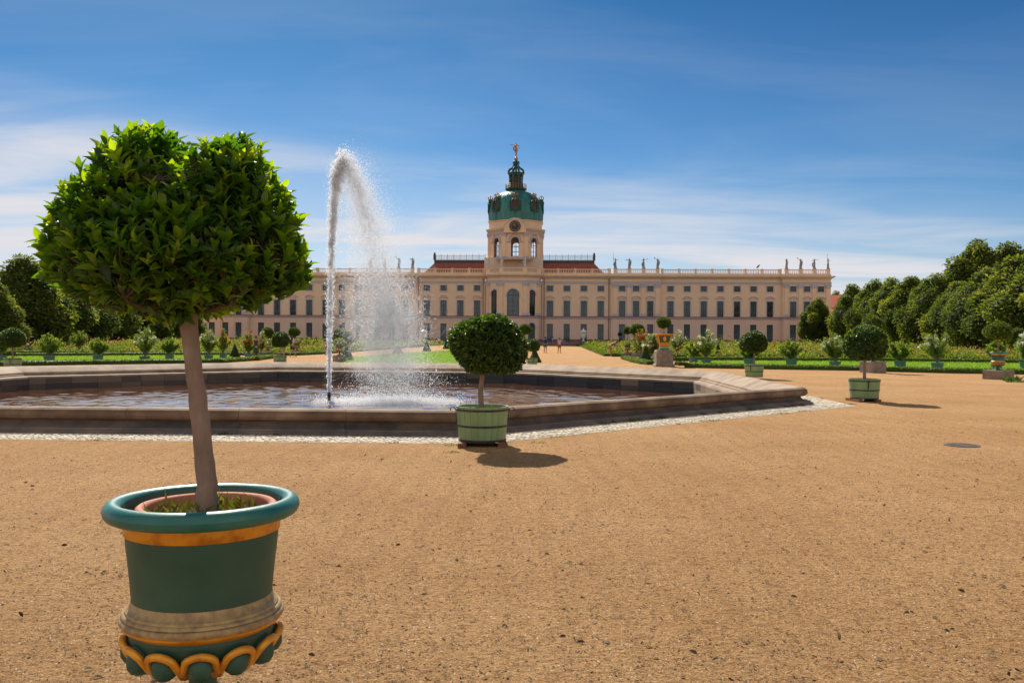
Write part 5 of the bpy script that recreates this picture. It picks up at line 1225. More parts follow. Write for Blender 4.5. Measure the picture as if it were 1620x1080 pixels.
# windows
def mk_window(kind):
    W_ = HW; mb = MB(); pane = MB(); pane.n
    if kind == 'tall': z0, z1 = Z_T0, Z_T1
    elif kind == 'attic': z0, z1 = Z_A0, Z_A1
    else: z0, z1 = .45, Z_G1
    H = z1-z0; d0, d1 = .22, .30
    def bar(a0, a1, b0, b1, e_=0.0): mb.box(a0, a1, d0+e_, d1, b0, b1)
    f = .09
    bar(-W_, -W_+f, 0, H); bar(W_-f, W_, 0, H); bar(-W_+f, W_-f, H-f, H, .002); bar(-W_+f, W_-f, 0, f, .002)
    if kind == 'tall':
        bar(-W_+f, W_-f, H*.50-.05, H*.50+.05, .004); bar(-.045, .045, f, H*.5-.05, .006); bar(-.045, .045, H*.5+.05, H-f, .006)
        for q in (.17, .33, .67, .83): bar(-W_+f, -.045, H*q-.018, H*q+.018, .02); bar(.045, W_-f, H*q-.018, H*q+.018, .02)
    elif kind == 'attic':
        bar(-.045, .045, f, H-f, .006)
        for q in (-.35, .35): bar(q-.018, q+.018, f, H-f, .02)
        bar(-W_+f, -.045, H*.5-.018, H*.5+.018, .025); bar(.045, W_-f, H*.5-.018, H*.5+.018, .025)
    else:
        zt = 3.45-.45
        bar(-W_+f, W_-f, zt-.07, zt+.07, .004); bar(-.05, .05, f, zt-.07, .006)
        for q in (-.36, 0, .36): bar(q-.018, q+.018, zt+.07, H-f, .02)
        for q in (.4, .75): bar(-W_+f, W_-f, zt+(H-zt)*q-.018, zt+(H-zt)*q+.018, .022)
    o = mb.build('window' if kind != 'ground' else 'french_window', M['sash'] if kind == 'ground' else M['frame'], pal)
    pm_ = MB(); pm_.add([(-W_, .285, 0), (W_, .285, 0), (W_, .285, H), (-W_, .285, H)], [(0, 1, 2, 3)]); pm_.build('pane', M['glass'], o)
    if kind == 'ground':
        q = MB(); 
        for s in (-1, 1): q.box(min(s*.05, s*(W_-f)), max(s*.05, s*(W_-f)), .235, .28, f, 1.25); q.box(min(s*.16, s*(W_-f-.1)), max(s*.16, s*(W_-f-.1)), .225, .236, f+.12, 1.10)
        q.build('door_panel', M['sash'], o)
    if kind != 'ground':
        sr = MB(); t = .22; p_ = -.07
        sr.box(-W_-t, -W_, p_, .02, 0 if kind == 'tall' else -t, H+t); sr.box(W_, W_+t, p_, .02, 0 if kind == 'tall' else -t, H+t); sr.box(-W_, W_, p_, .02, H, H+t)
        if kind == 'attic': sr.box(-W_, W_, p_, .02, -t, 0)
        sr.build('surround', M['trim'], o)
    if kind == 'tall':
        pd = MB(); K = 12
        zb = H+.62; wv = W_+.36; pass
        cur = [(-wv+2*wv*k/K, zb+.46*(1-((2*k/K)-1)**2)) for k in range(K+1)]
        for (i0, t0, d_) in ((0, .13, -.22),):
            vs = []
            for x, z in cur: vs += [(x, d_, z), (x, .02, z), (x, .02, z+t0), (x, d_, z+t0)]
            fs = [(4*k+j, 4*k+4+j, 4*k+4+(j+1) % 4, 4*k+(j+1) % 4) for k in range(K) for j in range(4)]; fs += [(0, 3, 2, 1), (4*K, 4*K+1, 4*K+2, 4*K+3)]
            pd.add(vs, [tuple(reversed(q)) for q in fs])
        pd.box(-wv, wv, -.14, .02, zb-.05, zb+.03)
        pd.build('pediment', M['trim'], o)
    return o, z0
for kind in ('tall', 'attic', 'ground'):
    proto, z0 = mk_window(kind); first = True
    rg = random.Random(5)
    for a, b, w_, cs in ALL:
        for c in cs:
            o = proto if first else copy_tree(proto, pal); o.parent = pal; first = False; o.location = (c, w_, z0)
            rv = rg.random()
            gk = 'glass2' if (abs(c) < 22 and rv < .8) or (kind == 'ground' and rv < .75) or (kind == 'attic' and abs(c) < 45 and rv < .7) else ('glass3' if rv < (.85 if kind == 'ground' else .45) else 'glass')
            if gk != 'glass':
                for ch in o.children:
                    if ch.name.startswith('pane'):
                        key = 'pane_'+gk+kind
                        if key not in M: me2 = ch.data.copy(); me2.materials.clear(); me2.materials.append(M[gk]); M[key] = me2
                        ch.data = M[key]
# bay walls
bw = MB(); bl = MB(); bp_ = MB(); barches = MB(); 
BZ1 = Z_C0+.1
def bay_window(name, o, u, n, c, h, zb, zt, glass='glass'):
    """arched window: frame + pane + trim on a bay face"""
    o = Vector((*o, 0)); u = Vector((*u, 0)); n = Vector((*n, 0)); zs = zt-h; K = 10
    def P(a, z, d): q = o+u*a+n*d; return (q.x, q.y, z)
    arc = [(c+h*math.cos(math.pi*k/K), zs+h*math.sin(math.pi*k/K)) for k in range(K+1)]
    fm = MB()
    def bar(a0, a1, b0, b1, e_=0.0): fm.add([P(a, z, d) for d in (.20+e_, .30) for a, z in ((a0, b0), (a1, b0), (a1, b1), (a0, b1))], [(0, 1, 2, 3), (7, 6, 5, 4), (0, 4, 5, 1), (1, 5, 6, 2), (2, 6, 7, 3), (3, 7, 4, 0)])
    bar(c-h, c-h+.09, zb, zs); bar(c+h-.09, c+h, zb, zs); bar(c-.05, c+.05, zb, zs, .004); bar(c-h+.09, c+h-.09, zs-.08, zs+.06, .006); bar(c-h+.09, c+h-.09, zb, zb+.12, .008)
    zz = zb+1.1
    while zz < zs-.5: bar(c-h+.09, c+h-.09, zz-.03, zz+.03, .02); zz += 1.05
    pts = [P(a, z, .24) for a, z in arc]; fm.tube(pts, .07, 4); bar(c-.04, c+.04, zs+.06, zt-.02, .01)
    w0 = fm.build(name, M['frame'], pal)
    out_ = [(c-h, zb), (c+h, zb)]+arc; pn = MB(); pn.add([P(a, z, .27) for a, z in out_], [tuple(range(len(out_)))])
    if glass: pn.build('pane', M[glass], w0)
    tr = MB(); r1, r2 = h, h+.28; vs = []
    path = [(c+math.copysign(1, math.cos(math.pi*k/K)) * 0, 0) for k in range(0)]
    inn = [(c+r1, zs-.4)]+[(c+r1*math.cos(math.pi*k/K), zs+r1*math.sin(math.pi*k/K)) for k in range(K+1)]+[(c-r1, zs-.4)]
    ott = [(c+r2, zs-.4)]+[(c+r2*math.cos(math.pi*k/K), zs+r2*math.sin(math.pi*k/K)) for k in range(K+1)]+[(c-r2, zs-.4)]
    for (a, b) in zip(inn, ott): vs += [P(*a, -.09), P(*b, -.09), P(*b, .02), P(*a, .02)]
    k = len(inn); fs = [(4*i+j, 4*i+4+j, 4*i+4+(j+1) % 4, 4*i+(j+1) % 4) for i in range(k-1) for j in range(4)]+[(0, 1, 2, 3), (4*k-1, 4*k-2, 4*k-3, 4*k-4)]
    tr.add(vs, fs); tr.build('arch_trim', M['trim'], w0)
for i in range(5):
    a, b = Vector(BAY[i]), Vector(BAY[i+1]); d = (b-a); ln = d.length; d.normalize(); n = Vector((-d.y, d.x)); c = ln/2
    if i in (0, 4): ops_u = []; ops_l = []
    elif i == 2: ops_u = [(c, 1.42, Z_T0, 12.9, 1)]; ops_l = [(c, 1.35, Z_PL, 5.1, 1)]
    else: ops_u = [(c, .95, Z_T0, 12.75, 1)]; ops_l = [(c, .95, Z_PL, 5.1, 1)]
    panel(bw, a, d, n, ln, Z_S0, BZ1, ops_u); panel(bl, a, d, n, ln, Z_PL, Z_S0, ops_l); panel(bp_, a-n*.05, d, n, ln, 0, Z_PL, [])
    for c_, h_, zb, zt, _ in ops_u: bay_window('arched_window', a, d, n, c_, h_, zb, zt, 'glass2' if i == 2 else 'glass')
    for c_, h_, zb, zt, _ in ops_l: bay_window('arched_door', a, d, n, c_, h_, zb, zt, 'glass2')
    if i in (0, 1, 2, 3):
        for z0, z1, hw, nm in ((Z_S0+.64, Z_F0, .42, 'pilaster'),):
            q = b if i < 4 else a
            nn = Vector((-(b-a).y, (b-a).x)).normalized() if i != 1 else Vector((0, 1)); 
            ang = 0
bw.build('bay_wall', M['facade'], pal); bl.build('bay_ground_floor_wall', M['facade2'], pal); bp_.build('bay_plinth', M['plinth'], pal)
def rot_pilaster(x, y, ang):
    hw = .40; w_ = 0; z0, z1 = Z_S0+.64, Z_F0
    R_ = Matrix.Rotation(ang, 4, 'Z'); 
    for nm, mtl, bx in (('pilaster', 'facade', [(-hw, hw, -.20, .25, z0, z1)]), ('pilaster_base', 'trim', [(-hw-.14, hw+.14, -.30, .24, z0+.003, z0+.42), (-hw-.07, hw+.07, -.25, .242, z0+.42, z0+.62)]), ('capital', 'trim', [(-hw-.1, hw+.1, -.30, .24, z1-.75, z1-.25), (-hw-.22, hw+.22, -.38, .242, z1-.24, z1-.004)])):
        mb = MB()
        for q in bx: mb.box(*q)
        mb.v = [tuple(R_ @ Vector(v)+Vector((x, y, 0))) for v in mb.v]
        o = mb.build(nm, M[mtl], pal if nm == 'pilaster' else par)
        if nm == 'pilaster': par = o
for x, y, an in ((-2.75, -4.2, R(-14)), (2.75, -4.2, R(14)), (-5.9, -2.3, R(-48)), (5.9, -2.3, R(48)), (-3.35, -3.84, R(-31)), (3.35, -3.84, R(31))): rot_pilaster(x, y, an)
# bay parapet with balusters + piers
zc1 = Z_C1
for i in range(1, 4):
    a, b = Vector(BAY[i]), Vector(BAY[i+1]); d = (b-a).normalized(); baluster_section(a+d*.5, b-d*.5)
for (x, y) in BAY[1:5]: pier(x, y+.1, .48)
for s in (-1, 1):
    mb = MB(); x0, x1 = sorted((s*5.95, s*6.5)); mb.box(x0, x1, -1.9, .3, Z_C1+.465, Z_B1); mb.build('parapet_side', M['facade'], pal)
# attic block under the tower, with a gently hollowed front
TC = (U(814.6)+.0, 4.6)
mb = MB(); K = 10; y0 = -.6
vs = []
for k in range(K+1):
    x = -6.9+13.8*k/K; f = 1-((2*k/K)-1)**2; vs += [(x, y0+1.5*f*.8, Z_C1-.2), (x, y0+1.5*f*.8, 20.5-.9*f*.6)]
fs = [(2*k, 2*k+2, 2*k+3, 2*k+1) for k in range(K)]
b0 = len(vs); vs += [(-6.9, 11.0, Z_C1-.2), (-6.9, 11.0, 20.5), (6.9, 11.0, Z_C1-.2), (6.9, 11.0, 20.5)]
fs += [(b0, 0, 1, b0+1), (2*K, b0+2, b0+3, 2*K+1), (b0+2, b0, b0+1, b0+3), tuple([2*k+1 for k in range(K+1)]+[b0+3, b0+1])]
mb.add(vs, fs); mb.build('tower_base', M['facade'], pal)
# octagonal drum, hollow, with arched openings front and back
tower_mark = set(pal.children)
AP = 6.28; TR = AP/math.cos(R(22.5)); DZ0, DZ1, DZ2 = 19.9, 26.4, 29.1
def tc(off, k): r = (AP+off)/math.cos(R(22.5)); t = R(-90-22.5)+k*R(45); return Vector((TC[0]+r*math.cos(t), TC[1]+r*math.sin(t)))
mb = MB()
for k in range(8):
    a, b = tc(0, k), tc(0, k+1); d = (b-a); ln = d.length; d.normalize(); n = Vector((-d.y, d.x))
    panel(mb, a, d, n, ln, DZ0, DZ2, [(ln/2, .93, 20.6, 25.05, 1)], depth=.5)
    a2, b2 = tc(-.5, k), tc(-.5, k+1); d2 = b2-a2; l2 = d2.length; d2.normalize(); panel(mb, a2, d2, n, l2, DZ0, DZ2, [(l2/2, .93, 20.6, 25.05, 1)], depth=.001)
tw = mb.build('tower_drum', M['facade'], pal)
mb = MB(); mb.lathe([(0, 20.52), (AP-.3, 20.52)], 8, c=TC, a0=R(22.5), closed=False); mb.lathe([(0, DZ2-.4), (AP-.3, DZ2-.4)], 8, c=TC, a0=R(22.5), closed=False); mb.build('tower_floor', M['lead'], pal)
for k in range(8):
    a, b = tc(0, k), tc(0, k+1); d = (b-a); ln = d.length; d.normalize(); n = Vector((-d.y, d.x)); bay_window('tower_window', a, d, n, ln/2, .93, 20.6, 25.05, None)
# bluish hood arches
for k in (7, 0, 1):
    a, b = tc(0, k), tc(0, k+1); d = (b-a); ln = d.length; d.normalize(); n = Vector((-d.y, d.x)); c = ln/2; mb = MB()
    def P(x, z, dd): q = a+d*x+n*dd; return (q.x, q.y, z)
    inn = [(c+1.35*math.cos(math.pi*q/12), 24.35+1.35*math.sin(math.pi*q/12)) for q in range(13)]; inn = [(c+1.9, 23.9), (c+1.42, 24.0)]+inn+[(c-1.42, 24.0), (c-1.9, 23.9)]
    mb.tube([P(x, z, -.03) for x, z in inn], .15, 4); mb.build('hood_mould', M['trim'], pal)
def ring(name, prof_, material):
    mb = MB(); k = len(prof_); mb.lathe([((AP+o_)/math.cos(R(22.5)), z) for o_, z in prof_], 8, c=TC, a0=R(22.5), closed=False); return mb.build(name, material, pal)
ring('drum_sill', [(0, 20.1), (.22, 20.15), (.22, 20.45), (0, 20.55)], M['trim'])
ring('drum_band', [(-.02, 25.75), (.12, 25.8), (.14, 26.15), (.0, 26.2)], M['trim'])
ring('drum_cornice', [(-.02, 26.35), (.16, 26.4), (.25, 26.6), (.62, 26.75), (.72, 27.0), (.78, 27.12), (-.02, 27.25)], M['cream'])
ring('drum_top_cornice', [(-.02, 28.75), (.20, 28.85), (.28, 29.08), (-.3, 29.15)], M['facade'])
for k in range(8):
    c = tc(.02, k); t = R(-90-22.5)+k*R(45); ca, sa = math.cos(t), math.sin(t)
    def boxr(mb, hw, d0, d1, z0, z1):
        vs = []
        for z in (z0, z1):
            for s, dd in ((-1, d1), (1, d1), (1, d0), (-1, d0)): vs.append((c.x-sa*hw*s+ca*dd, c.y+ca*hw*s+sa*dd, z))
        mb.add(vs, [(0, 3, 2, 1), (4, 5, 6, 7), (0, 1, 5, 4), (1, 2, 6, 5), (2, 3, 7, 6), (3, 0, 4, 7)])
    mb = MB(); boxr(mb, .50, -.5, .13, 20.55, 25.3); p = mb.build('tower_pilaster', M['facade'], pal)
    mb = MB(); boxr(mb, .62, -.5, .22, 25.28, 25.7); boxr(mb, .72, -.5, .30, 25.7, 26.2); mb.build('capital', M['trim'], p)
# clock gable + clock on the front face
a, b = tc(0, 0), tc(0, 1); mid = (a+b)/2; fy = a.y
mb = MB(); K = 16; pts = [(-3.1, 27.25)]+[(2.6*math.cos(math.pi-math.pi*q/K), 27.0+2.2*math.sin(math.pi-math.pi*q/K)) for q in range(K+1)]+[(3.1, 27.25)]
mb.tube([(mid.x+x, fy-.88, z) for x, z in pts], .2, 5); mb.v = [(x, y, z) for x, y, z in mb.v]; mb.build('clock_gable_mould', M['cream'], pal)
mb = MB(); pts = [(2.6*math.cos(math.pi*q/K), 27.0+2.2*math.sin(math.pi*q/K)) for q in range(K+1)]
nK = K+1; pts = [(2.6, 26.0)]+pts+[(-2.6, 26.0)]; nK += 2; mb.add([(mid.x+x, fy-.84, z) for x, z in pts]+[(mid.x+x, fy+.6, z) for x, z in pts], [tuple(range(nK))]+[(q, nK+q, nK+(q+1) % nK, (q+1) % nK) for q in range(nK)]); mb.build('clock_gable', M['facade'], pal)
ck = empty('clock', (0, 0, 0)); ck.parent = pal; ck.location = (mid.x, fy-.98, 27.45)
def disc(mb, r, y0, y1, n=32, r2=0):
    vs = [(r*math.cos(2*math.pi*k/n), y, r*math.sin(2*math.pi*k/n)) for y in (y0, y1) for k in range(n)]; mb.add(vs, [tuple(range(n)), tuple(range(2*n-1, n-1, -1))]+[(k, n+k, n+(k+1) % n, (k+1) % n) for k in range(n)])
mb = MB(); disc(mb, 1.27, -.05, .12); mb.build('clock_face', M['clock'], ck)
mb = MB(); mb.tube([(1.27*math.cos(2*math.pi*k/32), -.05, 1.27*math.sin(2*math.pi*k/32)) for k in range(32)], .06, 5, loop=True); mb.build('clock_rim', M['copperdark'], ck)
mb = MB()
for k in range(12):
    t = 2*math.pi*k/12; c, s = math.cos(t), math.sin(t); w_ = .11
    q = [(r_*s+w_*sg*c, z_) for r_, sg, z_ in ()]
    vs = [(s*r_+c*w_*sg, -.075, c*r_-s*w_*sg) for r_, sg in ((.86, -1), (.86, 1), (1.14, 1), (1.14, -1))]; vs += [(x, -.05, z) for x, _, z in vs]
    mb.add(vs, [(0, 3, 2, 1), (0, 1, 5, 4), (1, 2, 6, 5), (2, 3, 7, 6), (3, 0, 4, 7)])
mb.build('clock_numerals', M['gilt'], ck)
def hand(ang, ln, w_, nm):
    c, s = math.cos(ang), math.sin(ang); mb = MB(); P = [(-w_, -.12), (w_, -.12), (w_*.7, ln*.8), (0, ln), (-w_*.7, ln*.8)]
    mb.add([(x*c+z*s, -.10, z*c-x*s) for x, z in P]+[(x*c+z*s, -.078, z*c-x*s) for x, z in P], [(0, 1, 2, 3, 4), (9, 8, 7, 6, 5)]+[(i, 5+i, 5+(i+1) % 5, (i+1) % 5) for i in range(5)]); mb.build(nm, M['gilt'], ck)
hand(R(-5), .68, .10, 'hour_hand'); hand(R(-60), .80, .08, 'minute_hand')
# dome
dp = [(6.35, 29.1), (6.5, 29.3), (6.42, 29.6), (6.45, 30.2), (6.5, 31.2), (6.42, 32.2), (6.15, 33.2), (5.7, 34.1), (5.05, 34.95), (4.3, 35.55), (3.4, 36.0), (2.4, 36.3), (2.0, 36.38)]
mb = MB(); mb.lathe(dp, 48, c=TC, closed=False); dm = mb.build('dome', M['copper'], pal, smooth=True)
mb = MB()
for k in range(32):
    t = 2*math.pi*k/32; 
    if True: mb.tube([(TC[0]+r_*math.cos(t), TC[1]+r_*math.sin(t), z) for r_, z in dp[2:]], .05 if k % 4 else .13, 4)
mb.build('dome_seams', M['copper'], dm)
# dormers
for k in range(8):
    t = R(-90)+k*R(45); o = empty('dome_dormer', (0, 0, 0)); o.parent = pal; o.location = (TC[0]+5.55*math.cos(t), TC[1]+5.55*math.sin(t), 32.6); o.rotation_euler = (0, 0, t+R(90))
    if k == 0:
        mb = MB(); n = 20
        for (r_, rz_, y0, y1) in ((1.0, 1.35, -1.0, 1.2),):
            vs = [(r_*math.cos(2*math.pi*q/n), y, rz_*math.sin(2*math.pi*q/n)) for y in (y0, y1) for q in range(n)]; mb.add(vs, [(q, n+q, n+(q+1) % n, (q+1) % n) for q in range(n)])
        mb.box(-1.25, 1.25, -.95, 1.0, -1.6, -1.15); mb.box(-.35, .35, -1.0, .9, -2.1, -1.6)
        mb.tube([(1.0*math.cos(2*math.pi*q/n), -1.0, 1.35*math.sin(2*math.pi*q/n)) for q in range(n)], .20, 6, loop=True)
        for s in (-1, 1): mb.tube([(s*.95, -1.0, .9), (s*1.35, -1.0, .6), (s*1.25, -1.0, .1), (s*1.35, -1.0, -.7), (s*1.0, -1.0, -1.2), (s*.5, -1.05, -1.4)], [.16, .2, .12, .18, .2, .1], 6)
        mb.box(-.55, .55, -1.05, .6, 1.3, 1.85); body = mb; 
        pn = MB(); pn.add([(.92*math.cos(2*math.pi*q/n), -.92, 1.25*math.sin(2*math.pi*q/n)) for q in range(n)], [tuple(range(n))])
        cr = MB(); cr.lathe([(.46, 1.85), (.50, 1.92), (.46, 2.05)], 12, c=(0, -.55)); 
        for q in range(6):
            a_ = 2*math.pi*q/6; cr.tube([(.46*math.cos(a_), -.55+.46*math.sin(a_), 2.0), (.66*math.cos(a_), -.55+.66*math.sin(a_), 2.35), (.45*math.cos(a_), -.55+.45*math.sin(a_), 2.65), (0, -.55, 2.72)], [.09, .10, .08, .06], 5)
        cr.ball((0, -.55, 2.88), .15, n=8, m=6); cr.ball((0, -1.1, 1.15), (.25, .18, .35), n=8, m=6)
        d1 = body.build('dormer_body', M['copperdark'], o); d2 = pn.build('oval_pane', M['maroon'], o); d3 = cr.build('gilt_crown', M['gilt'], o, smooth=True)
    else:
        for q in (d1, d2, d3): c = q.copy(); COL.objects.link(c); c.parent = o
# gallery, lantern
mb = MB(); mb.lathe([(2.0, 36.2), (2.1, 36.6), (2.5, 36.75), (2.6, 37.0), (2.6, 37.1), (0, 37.12)], 24, c=TC, closed=False); mb.build('lantern_gallery', M['copperdark'], pal)
mb = MB()
for z in (37.35, 37.75, 38.1): mb.tube([(TC[0]+2.48*math.cos(2*math.pi*k/24), TC[1]+2.48*math.sin(2*math.pi*k/24), z) for k in range(24)], .05, 4, loop=True)
for k in range(24): t = 2*math.pi*k/24; mb.tube([(TC[0]+2.48*math.cos(t), TC[1]+2.48*math.sin(t), 37.1), (TC[0]+2.48*math.cos(t), TC[1]+2.48*math.sin(t), 38.1)], .035, 4)
mb.build('gallery_railing', M['gilt'], pal)
mb = MB(); mb.lathe([(1.45, 37.1), (1.35, 38.2), (1.3, 40.2)], 8, c=TC, a0=R(22.5), closed=False); mb.build('lantern_shutters', M['maroon'], pal)
mb = MB()
for k in range(8): t = R(22.5)+k*R(45); mb.tube([(TC[0]+r_*math.cos(t), TC[1]+r_*math.sin(t), z) for r_, z in ((1.72, 37.1), (1.62, 38.0), (1.58, 39.0), (1.62, 40.2))], [.26, .21, .19, .24], 6)
mb.lathe([(1.3, 40.1), (1.85, 40.2), (1.9, 40.45), (2.15, 40.6), (2.2, 40.8), (1.4, 40.9), (0, 40.95)], 8, c=TC, a0=R(22.5), closed=False); mb.build('lantern_columns', M['copperdark'], pal)
mb = MB()
for k in range(8):
    t = R(22.5)+k*R(45); mb.tube([(TC[0]+r_*math.cos(t), TC[1]+r_*math.sin(t), z) for r_, z in ((1.85, 40.8), (1.95, 41.2), (1.7, 41.6), (1.15, 41.9), (.72, 42.4), (.55, 42.9), (.78, 43.2), (.62, 43.5), (.3, 43.55))], [.2, .2, .18, .17, .15, .14, .16, .15, .1], 6)
mb.lathe([(.25, 40.9), (.2, 42), (.35, 43.0), (.55, 43.3), (.3, 43.6), (.12, 43.75)], 10, c=TC); mb.build('lantern_scrolls', M['copperdark'], pal, smooth=True)
mb = MB(); mb.ball((TC[0], TC[1], 44.15), .47, n=16, m=10); mb.build('gilt_globe', M['gilt'], pal, smooth=True)
for c in pal.children:
    if c not in tower_mark:
        if c.type == 'EMPTY': c.location.z = c.location.z*1.018-.36
        else: c.scale.z = 1.018; c.location.z = -.36
# hipped centre roof
for s in (1, -1):
    x0, x1, xr = 6.95, 21.6, 19.1; z0, z1, z2 = 16.6, 19.6, 20.25; ya, yb, yc, yd = .9, 4.2, 8.6, 12.5
    mb = MB(); vs = [(s*x0, ya, z0), (s*x1, ya, z0), (s*x1, yd, z0), (s*x0, yd, z0), (s*x0, yb, z1), (s*xr, yb, z1), (s*xr, yc, z1), (s*x0, yc, z1)]
    fs = [(0, 1, 5, 4), (1, 2, 6, 5), (2, 3, 7, 6)]; mb.add(vs, fs if s > 0 else [tuple(reversed(q)) for q in fs]); mb.build('tiled_roof', M['tile'], pal)
    mb = MB(); a_, b_ = sorted((s*x0, s*(xr+.15))); mb.box(a_, b_, yb-.15, yc+.15, z1-.55, z2); mb.build('roof_platform', M['lead'], pal)
    mb = MB(); yy = yb-.05; n = 8; L_ = xr-x0
    for i in range(n+1): x = s*(x0+L_*i/n); mb.box(x-.05, x+.05, yy-.05, yy+.05, z2, z2+1.45)
    mb.box(min(s*x0, s*xr), max(s*x0, s*xr), yy-.03, yy+.03, z2+.95, z2+1.02); mb.box(min(s*x0, s*xr), max(s*x0, s*xr), yy-.03, yy+.03, z2+.10, z2+.16)
    i = 0; x = x0
    while x < xr-.5:
        mb.tube([(s*x, yy, z2+.15), (s*(x+.35), yy, z2+.95)], .035, 3, cap=False); mb.tube([(s*(x+.35), yy, z2+.15), (s*x, yy, z2+.95)], .035, 3, cap=False)
        mb.tube([(s*(x+.175), yy, z2+1.0), (s*(x+.175), yy, z2+1.28)], .035, 3, cap=False); x += .40
    mb.build('roof_railing', M['rail'], pal)
    mb = MB(); x = s*(xr+.05); mb.box(x-.28, x+.28, yy-.28, yy+.28, z2, z2+1.3); mb.box(x-.2, x+.2, yy-.2, yy+.2, z2+1.3, z2+1.75); mb.build('roof_corner_post', M['lead'], pal)
# downpipes
for s in (1, -1):
    for u in (E[1]-.5, 7.2, ): mb = MB(); mb.tube([(s*u, -.12, 1), (s*u, -.12, Z_C0)], .07, 6); mb.build('downpipe', M['lead'], pal)
# terrace step in front
st_ = empty('terrace_step', tuple(PO), PYAW, label='low dark stone terrace step running along the palace front', cat='terrace step')
mb = MB(); mb.box(-60, 60, -9.0, -.7, -.02, .36); mb.build('lower_step', M['steps'], st_)
mb = MB(); mb.box(-59, 59, -7.6, -.7, .363, .60); mb.build('upper_step', M['block'], st_)
vane = empty('weather_vane', tuple(PO+UX*U(1208.8)+UW*6+Vector((0, 0, Z_C1-.1))), 0, label='thin weather vane on the roof of the right wing', cat='weather vane')
mb = MB(); mb.tube([(0, 0, 0), (0, 0, 2.7)], .045, 5); mb.build('pole', M['rail'], vane)
mb = MB(); mb.tube([(-.5, 0, 2.4), (-.2, 0, 2.62), (.1, 0, 2.75), (.3, 0, 3.1), (.55, 0, 3.15)], [.04, .16, .14, .08, .03], 6); mb.tube([(-.1, 0, 2.8), (.15, 0, 3.1), (.55, .3, 3.3)], [.1, .06, .02], 4); mb.build('bird', M['iron'], vane)

